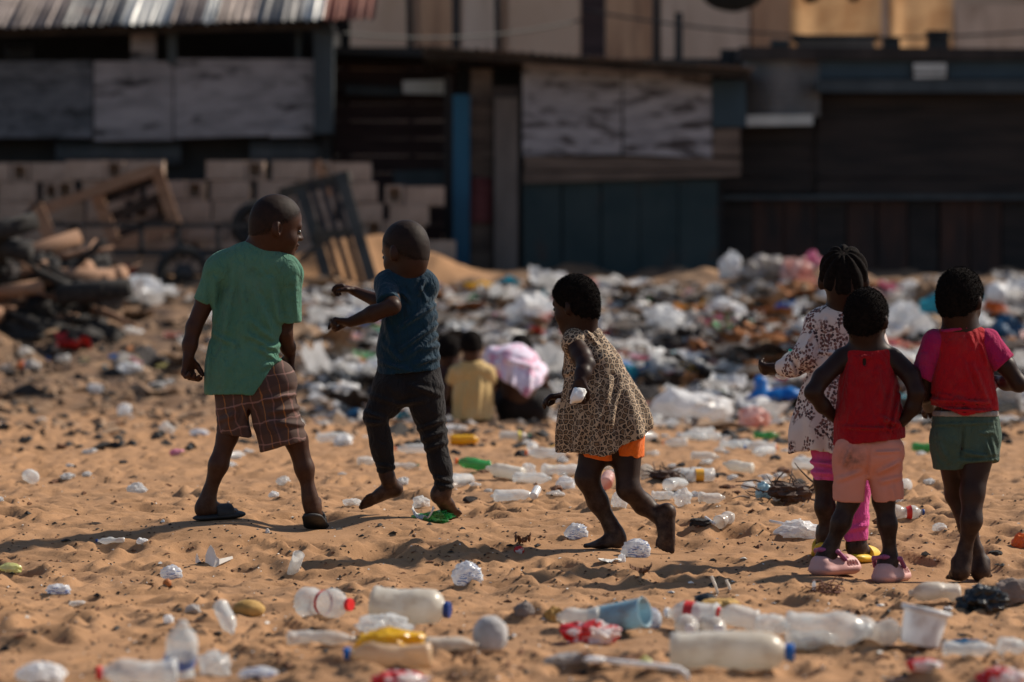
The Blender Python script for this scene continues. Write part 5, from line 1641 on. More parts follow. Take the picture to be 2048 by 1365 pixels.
# ------------------------------------------------------------------ 5 girl in the sleeveless red blouse
def red_girl():
    G = Person(11.0, 1735, 1155, 'small girl in sleeveless red blouse and salmon shorts standing hands on hips', vox=.0045, skin=(0.022, 0.0095, 0.0068))
    p, r = G.p, G.r
    G.head(1733, 638, .182, (0.36, 0.92, -.06), (0, 0, 1), neck=(1735, 700), neckr=.037, hair=.0045, hl=(.24, .72), hnoise=.0014, wide=1.0)
    G.limb([(1735, 704), (1736, 730), (1737, 790), (1738, 870)], [36, 45, 46, 48], k=.03, flat=(Yv, .75))
    G.limb([(1690, 716), (1778, 716)], [19, 19], k=.03)
    G.limb([(1684, 718), (1645, 755, -.04), (1626, 785, -.06), (1646, 812, -.03), (1668, 834, .01)], [21, 18.5, 16.5, 15, 11])
    add_hand(G.F, p(1667, 833, .01), (.75, .55, -.35), (.5, -.75, -.2), .095, curl=22, thumb=-1, tc=10)
    G.limb([(1786, 718), (1822, 752, -.04), (1834, 786, -.06), (1826, 815, -.05), (1812, 836, -.035)], [21, 18.5, 17, 15, 11.5])
    add_hand(G.F, p(1812, 835, -.035), (-.55, .35, -.72), (-.6, .6, .1), .095, curl=20, thumb=1, tc=5)
    G.limb([(1705, 900), (1698, 1000), (1682, 1046, -.01), (1664, 1090), (1660, 1106)], [38, 21, 18.5, 12.5, 13], k=.02)
    G.limb([(1768, 900), (1767, 1000), (1775, 1050, -.01), (1780, 1108), (1780, 1126)], [38, 21, 18, 12, 13], k=.02)
    h1, t1 = p(1640, 1140, -.02), p(1696, 1136, .10)
    h2, t2 = p(1768, 1156, -.03), p(1792, 1152, .12)
    add_foot(G.F, h1, t1, (0, 0, 1), p(1660, 1102), ra=.021, inner=1, toes=False)
    add_foot(G.F, h2, t2, (0, 0, 1), p(1780, 1122), ra=.021, inner=-1, toes=False)
    G.finish()
    D = Fld(.0046); fl = (Yv, .78)
    D.chain([p(1735, 730), p(1737, 780), p(1738, 840), p(1738, 900)], r(53, 57, 66, 74), .03, fl)
    D.chain([p(1735, 708), p(1700, 713)], r(22, 20), .02); D.chain([p(1735, 708), p(1772, 713)], r(22, 20), .02)
    D.ell(p(1737, 694), r(26, 28, 12), None, .006, sub=True)
    for s in (-1, 1):
        D.cone(p(1735 + s * 74, 700, -.02), p(1735 + s * 66, 742, -.03), r(13), r(11), .006, sub=True)
    D.ell(p(1730, 723, -.075), r(3.5, 40, 10), None, .004, sub=True)
    line_cut(D, G, (1655, 893), (1740, 884), hollow=.010); line_cut(D, G, (1740, 884), (1812, 876), hollow=.010)
    D.folds([(p(*a, -.07), p(*b, -.07), r(w), A) for a, b, w, A in (((1790, 760), (1770, 850), 4, .007), ((1803, 790), (1780, 870), 3, .006), ((1760, 835), (1800, 850), 4, .007), ((1690, 855), (1790, 858), 3, .006), ((1700, 735), (1700, 830), 6, .004), ((1755, 740), (1765, 800), 5, .004))])
    D.wrinkle(.0028, (14, 14, 7), 43)
    bl = G.part('blouse', D, cloth('red cotton', (0.22, 0.0025, 0.007), (0.29, 0.004, 0.010), 5))
    K = Fld(.0035); kp = [p(1730, 713, -.088)]
    K.ell(kp[0], r(5, 5, 4)); K.cone(kp[0], p(1722, 716, -.09), r(3), r(4), .003); K.cone(kp[0], p(1740, 714, -.09), r(3), r(4), .003); K.cone(p(1740, 714, -.09), p(1744, 722, -.088), r(3), r(2), .003)
    G.part('bow', K, cloth('red cotton', (0, 0, 0)))
    S = Fld(.0048)
    S.cone(p(1708, 905, -.02), p(1768, 905, -.02), r(42), r(42), .03, (Yv, .95))
    S.cone(p(1702, 925, -.01), p(1698, 1001), r(37), r(33), .02, (Yv, .95), cap=True)
    S.cone(p(1770, 925, -.01), p(1775, 1001), r(36), r(33), .02, (Yv, .95), cap=True)
    S.cone(p(1733, 962), p(1736, 1020), r(3), r(8), .012, (Yv, 9), sub=True)
    S.folds([(p(*a, -.075), p(*b, -.075), r(w), A) for a, b, w, A in (((1738, 895), (1735, 950), 3, -.004), ((1760, 945), (1800, 925), 4, .006), ((1765, 965), (1803, 955), 4, .005), ((1680, 960), (1720, 945), 4, .005), ((1750, 905), (1800, 903), 2.5, .004), ((1700, 895), (1690, 930), 3, .004), ((1785, 970), (1790, 1000), 4, .004))])
    S.wrinkle(.0028, 18, 48)
    G.part('shorts', S, stain_mat('salmon twill with a grey seat stain', (.50, .20, .145), p(1701, 920, -.085) - G.base, .055))
    crc = mat('pale pink foam clog', (0.52, 0.27, 0.25), (0.60, 0.33, 0.30), 10, rough=.6)
    stp = mat('plum rubber strap', (0.26, 0.05, 0.14), (0.34, 0.08, 0.19), 10, rough=.5)
    for h, t in ((h1, t1), (h2, t2)):
        f, w, u = frame(t - h, (0, 0, 1)); Ln = np.linalg.norm(t - h)
        C = Fld(.004); P = lambda a, b, c: h + Ln * (a * f + b * w + c * u)
        C.cone(P(.06, 0, .0), P(.86, 0, .01), .040, .049, .01, (u, .42))
        C.cone(P(.05, 0, .08), P(.3, 0, .08), .036, .039, .015)
        C.cone(P(.5, 0, .10), P(.88, 0, .06), .044, .046, .02, (u, .75))
        C.cone(P(.10, 0, .44), P(.42, 0, .44), .033, .033, .006, sub=True)
        C.cut(h - u * .018, -u)
        for s in (-1, 1):
            for q in range(4):
                c0 = P(.58 + q * .1, s * .27, .11)
                C.ell(c0, (.0065, .012, .009), np.array([f, w, u]), .002, sub=True)
        for q in range(5):
            C.ell(P(.66 + .05 * (q % 3), (q - 2) * .09, .27), (.006, .006, .02), np.array([f, w, u]), .002, sub=True)
        cl = G.part('clog', C, crc)
        S2 = Fld(.004)
        S2.chain([P(.46, -.29, .20), P(.24, -.26, .36), P(.0, 0, .40), P(.24, .26, .36), P(.46, .29, .20)], [.0075] * 5, .004)
        st = G.part('strap', S2, stp, cl); st.parent = cl
    return G


# ------------------------------------------------------------------ 6 girl in the red and pink T-shirt at the right edge
def tee_girl():
    G = Person(11.0, 1935, 1160, 'barefoot girl in red T-shirt with magenta sleeves and dark green shorts walking away', vox=.0045, skin=(0.025, 0.0108, 0.0075))
    p, r = G.p, G.r
    G.head(1920, 600, .188, (0.46, 0.88, -.12), (0, .05, 1), neck=(1922, 664), neckr=.039, hair=.006, hl=(.24, .72), hnoise=.0016)
    G.limb([(1922, 668), (1924, 700), (1926, 765), (1930, 850)], [36, 46, 46, 46], k=.03, flat=(Yv, .75))
    G.limb([(1876, 688), (1968, 684)], [20, 20], k=.03)
    G.limb([(1868, 692), (1850, 745, .0), (1848, 790, .03), (1858, 815, .12)], [21, 18, 16, 12])
    add_hand(G.F, p(1858, 814, .12), (.3, .9, 0), (.4, 0, -1), .095, curl=35, thumb=1)
    G.limb([(1976, 690), (2012, 732, -.01), (2038, 768, -.01), (2012, 766, .05), (1996, 763, .10)], [22, 18.5, 16.5, 15, 11])
    add_hand(G.F, p(1998, 763, .10), (-.8, .5, .05), (-.4, -.6, -.5), .095, curl=40, thumb=-1)
    G.limb([(1904, 896), (1912, 990, .09), (1936, 1055, .08), (1953, 1102, .08), (1960, 1128, .08)], [33, 20.5, 18, 12, 12.5], k=.02)
    G.limb([(1955, 895), (1945, 985, -.03), (1943, 1042, -.045), (1930, 1098, -.03), (1927, 1120, -.03)], [37, 23, 20, 12.5, 13.5], k=.02)
    add_foot(G.F, p(1924, 1160, -.06), p(1908, 1161, .10), (0, 0, 1), p(1927, 1116, -.03), ra=.0215, inner=-1)
    add_foot(G.F, p(1960, 1162, .05), p(1966, 1156, .21), (0, 0, 1), p(1960, 1124, .08), ra=.021, inner=1)
    G.finish()
    D = Fld(.0046); fl = (Yv, .78)
    D.chain([p(1924, 698), p(1924, 760), p(1928, 815), p(1930, 880)], r(57, 59, 64, 68), .03, fl)
    D.chain([p(1922, 676), p(1880, 688)], r(24, 24), .02); D.chain([p(1922, 676), p(1962, 682)], r(24, 24), .02)
    D.ell(p(1914, 655), r(33, 30, 14), None, .006, sub=True)
    line_cut(D, G, (1850, 842), (1930, 830), hollow=.010, rag=.004); line_cut(D, G, (1930, 830), (2000, 850), hollow=.010, rag=.006)
    D.folds([(p(*a, -.07), p(*b, -.07), r(w), A) for a, b, w, A in (((1870, 800), (1980, 806), 3.5, .007), ((1880, 818), (1985, 824), 3, .006), ((1945, 730), (1975, 800), 4, .006), ((1930, 730), (1945, 780), 4, .004), ((1880, 790), (1930, 798), 3, .005), ((1965, 690), (1978, 730), 3, .005), ((1940, 668), (1948, 690), 3, .004))])
    D.wrinkle(.0026, (15, 15, 8), 53)
    ts = G.part('t_shirt', D, cloth('scarlet jersey', (0.27, 0.003, 0.009), (0.35, 0.005, 0.012), 5))
    mg = cloth('magenta jersey', (0.26, 0.006, 0.06), (0.33, 0.009, 0.08), 5)
    for a, b, ra, rb in (((1870, 688), (1843, 757), 29, 23), ((1974, 686), (2009, 727, -.01), 30, 25)):
        S = Fld(.0045); S.cone(p(*a), p(*b), r(ra), r(rb), .01, cap=True); S.wrinkle(.003, 16, 57)
        G.part('sleeve', S, mg, label='magenta short sleeve')
    N = Fld(.004)
    ang = np.linspace(0, 2 * math.pi, 17)
    c0 = p(1915, 661); pts = [c0 + np.array([r(35) * math.cos(t), .052 * math.sin(t), r(6) * math.cos(t) + r(3)]) for t in ang]
    for i in range(16): N.cone(pts[i], pts[i + 1], .006, .006, .003, (Zv, 1.0))
    G.part('collar', N, mg)
    S = Fld(.0048)
    S.cone(p(1905, 868), p(1958, 866), r(42), r(42), .03, (Yv, .9)); S.cone(p(1911, 838), p(1951, 838), r(46), r(46), .02, (Yv, .9))
    S.cone(p(1900, 885), p(1903, 935, .01), r(42), r(37), .02, (Yv, .95), cap=True)
    S.cone(p(1955, 880), p(1958, 927, -.01), r(44), r(42), .02, (Yv, .95), cap=True)
    line = p(0, 832)[2]; S.cut(np.array([0, 0, line]), Zv)
    S.folds([(p(*a, -.08), p(*b, -.08), r(w), A) for a, b, w, A in (((1870, 850), (1990, 846), 2.5, .004), ((1960, 868), (1990, 866), 2.5, .004), ((1930, 850), (1925, 915), 2.5, -.005), ((1975, 885), (1985, 918), 3, .005), ((1985, 880), (1994, 915), 3, .005), ((1880, 890), (1900, 925), 4, .005), ((1930, 905), (1975, 915), 3, .005), ((1920, 918), (1998, 915), 2.5, -.004))])
    S.wrinkle(.003, 18, 58)
    G.part('shorts', S, cloth('dark green twill', (0.040, 0.070, 0.052), (0.060, 0.095, 0.072), 8))
    B = Fld(.0048); B.cone(p(1911, 836), p(1951, 836), r(47), r(47), .02, (Yv, .91)); B.cut(np.array([0, 0, p(0, 822)[2]]), Zv); B.cut(np.array([0, 0, p(0, 833)[2]]), -Zv)
    G.part('waistband', B, cloth('grey elastic', (.22, .19, .17)))
    # scrap of paper in her hand
    rs = np.random.RandomState(3); c = p(1992, 770, .06)
    V = []; n = 8
    for i in range(n):
        for j in range(n):
            a, b = i / (n - 1) - .5, j / (n - 1) - .5
            V.append((a * .055, b * .03 + .01 * math.sin(5 * a), -.25 * a * .05 + b * .02 + rs.uniform(-.003, .003)))
    Fq = [(i * n + j, i * n + j + 1, (i + 1) * n + j + 1, (i + 1) * n + j) for i in range(n - 1) for j in range(n - 1)]
    o = obj('paper_wrapper', mesh('paper_wrapper', V, Fq), None, mat('pinkish paper', (.62, .38, .30), (.72, .5, .42), 30), tuple(c))
    tag(o, 'crumpled pale wrapper in the hand of the girl with magenta sleeves', 'wrapper')
    return G


# ------------------------------------------------------------------ three people squatting by the refuse
def squatters():
    Y = Person(23.0, 940, 842, 'child in pale yellow shirt squatting with back to us', vox=.009, skin=(0.06, 0.03, 0.02))
    p, r = Y.p, Y.r
    Y.head(943, 694, .2, (0.1, 1, -.3), (0, .2, 1), neck=(944, 728), neckr=.042, hair=.008)
    Y.limb([(944, 735), (944, 770), (944, 820)], [24, 30, 36], k=.03, flat=(Yv, .75))
    Y.limb([(918, 742), (904, 772, .05), (897, 795, .2)], [13, 10, 7], k=.02); Y.limb([(972, 742), (984, 775, .05), (975, 795, .22)], [13, 10, 7], k=.02)
    for s in (-1, 1):
        Y.limb([(944 + s * 12, 822), (944 + s * 26, 800, .28), (944 + s * 20, 836, .2)], [18, 13, 9], k=.02)
        add_foot(Y.F, p(944 + s * 20, 845, .12), p(944 + s * 24, 842, .30), Zv, p(944 + s * 20, 834, .2), ra=.025)
        add_hand(Y.F, p(897 if s < 0 else 975, 795, .2), (0, .8, -.5), (0, 0, -1), .11, thumb=-s)
    Y.finish()
    T = Fld(.009); T.chain([p(945, 750), p(946, 790), p(946, 850)], r(36, 39, 43), .03, (Yv, .75)); T.chain([p(944, 740), p(916, 746)], r(15, 17), .02); T.chain([p(944, 740), p(974, 746)], r(15, 17), .02)
    T.cone(p(916, 746), p(906, 766, .03), r(18), r(15), .01, cap=True); T.cone(p(974, 746), p(983, 768, .03), r(18), r(15), .01, cap=True)
    T.cut(np.array([0, 0, p(0, 840)[2]]), -Zv); T.wrinkle(.006, (12, 12, 6), 3)
    T.folds([(p(960, 760, -.1), p(955, 830, -.1), r(4), .012), (p(930, 770, -.1), p(925, 830, -.1), r(4), .012)])
    Y.part('shirt', T, cloth('pale yellow cotton', (.50, .34, .14), (.58, .41, .19), 4))

    T2 = Person(23.2, 1040, 843, 'person in pink tie dye top bending forward beside the yellow shirt child', vox=.010, skin=(0.055, 0.028, 0.02))
    p, r = T2.p, T2.r
    T2.head(1042, 703, .21, (0.15, .8, -.7), (0, .6, .8), dd=.30, neck=(1040, 722, .18), neckr=.045, hair=.01)
    T2.limb([(1040, 722, .15), (1036, 745, .08), (1038, 790, .08)], [30, 38, 34], k=.04, flat=(Yv, .8))
    for s in (-1, 1):
        T2.limb([(1040 + s * 18, 806, .1), (1040 + s * 40, 790, .38), (1040 + s * 26, 836, .2)], [18, 13, 10], k=.02)
        add_foot(T2.F, p(1040 + s * 26, 846, .1), p(1040 + s * 32, 843, .33), Zv, p(1040 + s * 26, 832, .2), ra=.03)
        T2.limb([(1040 + s * 36, 735, .15), (1040 + s * 48, 775, .3), (1040 + s * 30, 800, .5)], [16, 12, 8], k=.02)
        add_hand(T2.F, p(1040 + s * 30, 800, .5), (0, .6, -.7), (0, 0, -1), .15, thumb=-s)
    T2.finish()
    T = Fld(.010); T.chain([p(1030, 728, .12), p(1030, 755, .04), p(1036, 800, -.02), p(1040, 850, -.03)], r(38, 62, 66, 66), .04, (Yv, .9)); T.chain([p(1030, 716, .10), p(990, 718, .10), p(984, 745, .10)], r(26, 24, 22), .03)
    T.cone(p(1078, 740, .1), p(1086, 790, .15), r(17), r(13), .02)
    line_cut(T, T2, (1004, 854), (1056, 794), hollow=.02, rag=.02); line_cut(T, T2, (1056, 794), (1098, 822), hollow=.02, rag=.01)
    T.wrinkle(.013, (9, 9, 5), 6); T.folds([(p(1000, 730, -.1), p(992, 830, -.1), r(5), .016), (p(1030, 730, -.1), p(1020, 800, -.1), r(5), .014), (p(1062, 740, -.1), p(1058, 790, -.1), r(4), .014), (p(1010, 720, -.1), p(1075, 735, -.1), r(4), .012)])
    m, nt, b, out = newmat('pink tie dye'); vec = coords(nt)
    nt.links.new(ramp(nt, noise(nt, vec, 9, 2, .5, 1.2), [(.40, (.72, .64, .76)), (.55, (.70, .56, .68)), (.63, (.62, .20, .32)), (.72, (.70, .58, .70))]), b.inputs['Base Color']); b.inputs['Roughness'].default_value = .9
    T2.part('top', T, m)
    S = Fld(.010); S.cone(p(1024, 818, .10), p(1070, 818, .10), r(30), r(30), .03)
    for s in (-1, 1): S.cone(p(1044 + s * 22, 814, .1), p(1044 + s * 42, 790, .36), r(27), r(23), .03)
    S.wrinkle(.006, 10, 7); T2.part('trousers', S, cloth('black twill', (0, 0, 0)))

    K = Person(23.6, 890, 838, 'dark haired child in dark top squatting behind the blue T-shirt boy', vox=.010, skin=(0.05, 0.025, 0.018))
    p, r = K.p, K.r
    K.head(898, 705, .2, (0.4, .9, -.3), (0, .2, 1), neck=(894, 738), neckr=.042, hair=.02, hnoise=.006)
    K.limb([(892, 744), (888, 775), (888, 822)], [22, 28, 34], k=.03, flat=(Yv, .75))
    for s in (-1, 1):
        K.limb([(890 + s * 24, 752), (890 + s * 34, 785, .05), (890 + s * 26, 805, .2)], [12, 10, 7], k=.02)
        add_hand(K.F, p(890 + s * 26, 805, .2), (0, .8, -.5), (0, 0, -1), .11, thumb=-s)
        K.limb([(890 + s * 12, 822), (890 + s * 26, 800, .28), (890 + s * 20, 834, .2)], [18, 13, 9], k=.02)
        add_foot(K.F, p(890 + s * 20, 843, .12), p(890 + s * 24, 840, .30), Zv, p(890 + s * 20, 832, .2), ra=.025)
    K.finish()
    T = Fld(.010); T.chain([p(892, 755), p(888, 790), p(888, 850)], r(31, 35, 38), .03, (Yv, .78)); T.chain([p(866, 754), p(914, 754)], r(15, 15), .02)
    T.cut(np.array([0, 0, p(0, 838)[2]]), -Zv); T.wrinkle(.006, (12, 12, 6), 9)
    K.part('shirt', T, cloth('dark maroon cotton', (.035, .018, .018)))
# ------------------------------------------------------------------ refuse lying on the sand, piece by piece
def litter_near():
    # --- bottles in the near row
    bottle(652, 1240, .165, .041, -38, 'clear', 'clear bottle with red cap and red label band lying near the yellow husk', 'red', 'red', .12, 'waist', seed=3, bandpos=(.38, .5))
    bottle(822, 1256, .200, .050, -14, 'milky', 'milky jug with navy cap behind the crumpled clear plastic', 'navy', None, .28, 'jug', seed=6, pitch=-4)
    bottle(645, 1294, .165, .019, 8, 'cloudy', 'flattened clear bottle left of the yellow oil container', None, None, .5, 'pet', seed=8)
    bottle(775, 1342, .19, .034, 176, 'peach', 'oil stained bottle with yellow upper side and dark blue cap', 'blue', None, .35, 'pet', seed=11)
    bottle(905, 1312, .125, .021, 4, 'dusty', 'dusty flattened bottle touching the round grey float', None, None, .45, 'pet', seed=14)
    bottle(360, 1362, .135, .036, -75, 'clear', 'clear bottle standing upright at the lower left edge', None, 'blue', .25, 'pet', pitch=72, seed=15, bandpos=(.2, .38))
    bottle(272, 1380, .165, .036, 182, 'clear', 'clear bottle with red cap cut by the bottom edge', 'red', None, .5, 'pet', seed=17)
    bottle(452, 1276, .105, .021, -60, 'clear', 'slim clear bottle poking up beside the yellow husk', None, None, .25, 'pet', pitch=-42, seed=18)
    bottle(590, 1158, .088, .018, -62, 'clear', 'open clear bottle with red neck ring half buried upright', None, None, .1, 'open', pitch=52, seed=19)
    bottle(220, 1092, .095, .014, 176, 'clear', 'flattened clear bottle with blue neck ring far left on the sand', 'navy', None, .5, 'pet', seed=20)
    bottle(1466, 1340, .262, .045, -6, 'milky', 'large milky white jug with blue cap in the front row', 'blue', None, .22, 'jug', seed=22, sink=.22)
    bottle(1550, 1298, .085, .026, -35, 'clear', 'crushed clear bottle just behind the cap of the milky jug', None, None, .5, 'pet', seed=24, lift=.03)
    bottle(1385, 1264, .14, .034, 158, 'clear', 'clear bottle with red label lying above two bottle mouths', 'white', 'red', .2, 'pet', seed=26, lift=.012)
    bottle(1376, 1278, .12, .029, -88, 'cloudy', 'bottle with white cap facing us, left of the pair', 'white', None, .15, 'pet', seed=27)
    bottle(1428, 1278, .12, .029, -80, 'cloudy', 'bottle with white cap facing us, right of the pair', 'white', None, .15, 'pet', seed=28)
    bottle(1476, 1264, .105, .031, 168, 'cloudy', 'cloudy bottle with red neck ring and bumpy base right of the pair', 'red', None, .3, 'pet', seed=29, pitch=12)
    bottle(1155, 1260, .11, .032, 172, 'cloudy', 'cloudy bottle behind the red striped film', None, None, .3, 'pet', seed=31)
    bottle(1240, 1272, .145, .036, -28, 'lightblue', 'pale blue open tube tilted towards us', None, None, .0, 'open', seed=32, cat='tube', pitch=12)
    bottle(1664, 1297, .21, .046, -6, 'clear', 'big ribbed clear bottle at the right front', None, None, .3, 'waist', seed=34)
    bottle(1632, 1300, .115, .026, 10, 'clear', 'small crushed clear bottle in front of the big ribbed bottle', None, None, .4, 'pet', seed=35)
    bottle(1765, 1292, .12, .036, -35, 'cloudy', 'cloudy round bottle between the big ribbed bottle and the white tub', None, None, .3, 'waist', seed=36)
    bottle(1868, 1212, .145, .032, 184, 'dusty', 'dirty flattened bottle against the black bag', None, None, .5, 'pet', seed=38)
    bottle(1945, 1316, .13, .019, 4, 'clear', 'flattened clear bottle lying right of the white tub', None, None, .5, 'pet', seed=39)
    bottle(2030, 1312, .07, .022, 20, 'clear', 'crushed clear bottle end at the right edge', None, None, .5, 'pet', seed=40)
    bottle(1452, 1060, .095, .025, 52, 'cloudy', 'clear bottle lying pointing away from us in the middle of the sand', None, None, .2, 'waist', seed=2, pitch=14)
    # tub
    x, d, z = on(1850, 1304)
    t = thing('plastic_tub', 'white plastic tub with rim tipped on its side', 'tub', (x, d + .04, z + .052)); t.rotation_euler = (math.radians(-12), math.radians(-78), math.radians(8))
    P, F = _lathe([(0, 0), (0, .8), (.06, .86), (.9, .98), (.93, 1.08), (1, 1.08), (1, 1.0), (.1, .8), (.08, 0)], .085, .052, 0, 0, 28)
    me = mesh('tub_wall', P - np.array([.0425, 0, 0]), F, True); me.materials.append(PM('white')); obj('tub_wall', me, t)
    P, F = _lathe([(.9, 1.0), (.9, 1.12), (1.03, 1.12), (1.03, 1.0)], .085, .052, 0, 0, 28)
    me = mesh('rim', P - np.array([.0425, 0, 0]), F, True); me.materials.append(PM('white')); obj('rim', me, t)
    # --- bags, wrappers, husks and stones (u, v of the foot, width, height in photo pixels)
    L = lump
    L('yellow_husk', 497, 1233, 66, 32, 'husk', 'smooth yellow fruit husk left of the red capped bottle', 'husk', 5, rough=.15, round_=True)
    L('crumpled_film', 768, 1280, 122, 50, 'clear', 'crumpled clear plastic on top of the yellow oil container', 'plastic', 9, rough=.6, sub=4)
    L('yellow_pouch', 782, 1324, 152, 68, 'yellow', 'bright yellow plastic pouch behind the oil stained bottle', 'pouch', 12, rough=.3, sub=4)
    L('round_float', 980, 1310, 72, 64, 'float', 'round grey foam float on a sand hump', 'float', 2, rough=.12, round_=True, sub=4, zoff=.012)
    L('water_sachet', 842, 1206, 52, 24, 'sachet', 'blue printed sachet peeping over the milky jug', 'sachet', 21, rough=.5, round_=True, sub=4)
    L('water_sachet', 934, 1171, 66, 48, 'sachet', 'puffed sachet with blue print alone on the sand below the leopard dress girl', 'sachet', 33, rough=.5, round_=True, sub=4)
    L('water_sachet', 341, 1160, 46, 30, 'sachet', 'small blue printed sachet above the orange tile', 'sachet', 35, rough=.5, round_=True, sub=4, yaw=20)
    L('water_sachet', 1272, 1116, 62, 38, 'sachet', 'white printed sachet beside the heel of the leopard dress girl', 'sachet', 37, rough=.5, round_=True, sub=4)
    L('water_sachet', 1152, 1080, 50, 33, 'sachet', 'crinkled grey sachet left of the leopard dress girl', 'sachet', 39, rough=.5, round_=True, sub=4)
    L('water_sachet', 1305, 1258, 40, 42, 'sachet', 'upright printed sachet right of the pale blue tube', 'sachet', 41, rough=.5, round_=True, sub=4)
    x, d, z = on(424, 1136); sc = d / FPX      # torn paper with two upright points
    ol = [(-36, 2), (-36, 16), (-33, 26), (-28, 14), (-20, 6), (-14, 5), (-14, 22), (-9, 36), (-4, 43), (3, 34), (8, 20), (14, 15), (38, 19), (39, 14), (14, 4), (2, -3), (-22, -3)]
    V = []
    for k in (0, 1): V += [(a * sc, (.0012 * k + .05 * (a / 38) ** 2 + .02 * b / 43), b * sc) for a, b in ol]
    n = len(ol); F = [tuple(range(n)), tuple(range(2 * n - 1, n - 1, -1))] + [((i + 1) % n, i, n + i, n + (i + 1) % n) for i in range(n)]
    tag(obj('torn_paper', mesh('torn_paper', V, F), None, PM('paper'), (x, d, z)), 'torn white paper with upright points left of the open clear bottle', 'paper')
    L('orange_tile', 334, 1176, 18, 15, 'tile', 'small orange brown tile fragment left of centre', 'tile', 3, rough=.15, sub=2)
    L('film_scrap', 114, 1189, 52, 20, 'sachet', 'pale blue film scrap at the lower left sand', 'plastic', 45, rough=.5)
    L('film_scrap', 18, 1146, 54, 18, 'lime', 'green tinted sachet lying at the left edge', 'sachet', 47, rough=.4, yaw=-25)
    L('film_scrap', 284, 1091, 26, 13, 'bag', 'folded clear scrap right of the blue ringed bottle', 'plastic', 49)
    L('film_scrap', 155, 1217, 40, 12, 'clear', 'small clear tray scrap at lower left', 'plastic', 51)
    L('film_scrap', 384, 1228, 34, 18, 'greybag', 'grey crumpled scrap left of the slim clear bottle', 'plastic', 53)
    L('film_scrap', 336, 1250, 22, 18, 'bag', 'tiny upright pale scrap in the lower left sand', 'plastic', 55)
    L('teal_bag', 78, 1372, 104, 44, 'bag', 'white bag with teal patch at the bottom left corner', 'bag', 57, sub=4)
    L('teal_bag', 88, 1356, 58, 22, 'teal', 'teal wrapper on the white bag at the bottom left corner', 'wrapper', 58, rough=.3)
    L('crumpled_film', 428, 1352, 70, 52, 'clear', 'crumpled clear bottle end right of the upright bottle', 'plastic', 59, rough=.6, sub=4)
    L('film_scrap', 515, 1362, 84, 22, 'sachet', 'flat white and blue wrapper on the bottom sand', 'wrapper', 61)
    L('red_wrapper', 800, 1380, 130, 36, 'redwhite', 'red and white wrapper cut by the bottom edge under the oil bottle', 'wrapper', 63, sub=4)
    L('dark_stone', 1048, 1233, 44, 30, 'stone', 'dark grey stone left of the near bottles', 'stone', 65, rough=.3)
    L('cream_wrapper', 1108, 1246, 40, 34, 'husk', 'cream crumpled wrapper left of the cloudy bottle', 'wrapper', 67, rough=.6)
    L('striped_film', 1182, 1288, 128, 46, 'redwhite', 'red striped clear film in front of the pale blue tube', 'film', 69, rough=.7, sub=4)
    L('brown_husk', 1440, 1238, 100, 38, 'husk', 'brown yellow split husk above the red labelled bottle', 'husk', 71, rough=.4, yaw=-12)
    L('black_fragment', 1412, 1212, 46, 24, 'blackbag', 'black plastic box fragment behind the brown husk', 'plastic', 73, rough=.2, sub=2)
    L('crumpled_film', 1140, 1338, 108, 28, 'greybag', 'grey white crumpled film at the bottom centre right', 'plastic', 75, sub=4)
    L('brown_leaf', 1225, 1338, 116, 34, 'brown', 'large red brown dry leaf behind the white plastic spoon', 'leaf', 77, kind='sheet')
    L('green_scrap', 1292, 1332, 28, 20, 'lime', 'faded green scrap right of the red brown leaf', 'plastic', 79)
    L('red_wrapper', 1852, 1342, 78, 24, 'redwhite', 'red and orange wrapper below the white tub', 'wrapper', 81)
    L('red_wrapper', 2008, 1376, 108, 40, 'redwhite', 'red and white wrapper in the bottom right corner', 'wrapper', 83, sub=4)
    L('paper_strip', 1790, 1362, 60, 9, 'paper', 'white paper strip on the sand at the bottom right', 'paper', 85, kind='sheet')
    L('dark_rag', 1935, 1302, 90, 20, 'navy', 'dark blue rag right of the white tub', 'rag', 87)
    L('dark_rag', 1832, 1306, 110, 14, 'brown', 'dark red brown strip under the white tub', 'rag', 89, kind='sheet')
    L('black_bag', 1968, 1226, 112, 56, 'blackbag', 'glossy black plastic bag beside the rubble chunk', 'bag', 91, rough=.55, sub=4)
    L('rubble_chunk', 2034, 1212, 84, 54, 'concrete', 'grey brown rubble chunk at the right edge', 'rubble', 93, rough=.3)
    L('white_bag', 1600, 1078, 104, 36, 'bag', 'white bag lying with its tail towards the yellow sandals', 'bag', 95, sub=4, rough=.5)
    L('charred_wood', 1400, 1056, 42, 18, 'char', 'charred wood piece left of the bottle pointing away', 'wood', 97)
    L('red_scrap', 1038, 1108, 22, 16, 'redwhite', 'small red and white scrap left of the leopard dress girl', 'wrapper', 99)
    L('brown_leaf', 1046, 1092, 32, 26, 'brown', 'upright brown leaf scrap left of the leopard dress girl', 'leaf', 101, kind='sheet')
    L('paper_strip', 1220, 1127, 46, 8, 'paper', 'flat white strip in front of the leopard dress girl', 'paper', 103, kind='sheet')
    L('paper_strip', 1244, 1126, 16, 18, 'bag', 'upright white chip in front of the leopard dress girl', 'plastic', 105, rough=.2)
    L('green_wrapper', 866, 1046, 92, 26, 'green', 'green torn wrapper under the foot of the blue T-shirt boy', 'wrapper', 108, rough=1.1, sub=4, point=.8)
    L('film_scrap', 846, 1042, 44, 30, 'bag', 'white torn corner lying across the green wrapper', 'plastic', 109, kind='sheet', curl=1.5)
    L('crumpled_film', 842, 1016, 36, 24, 'clear', 'clear crumpled film between the feet of the blue T-shirt boy', 'plastic', 111)
    L('crumpled_film', 704, 1012, 40, 14, 'clear', 'clear film loop left of the raised foot of the blue T-shirt boy', 'plastic', 113)
    L('foam_crumb', 547, 995, 22, 12, 'bag', 'crumpled white scrap between the feet of the green T-shirt boy', 'plastic', 115)
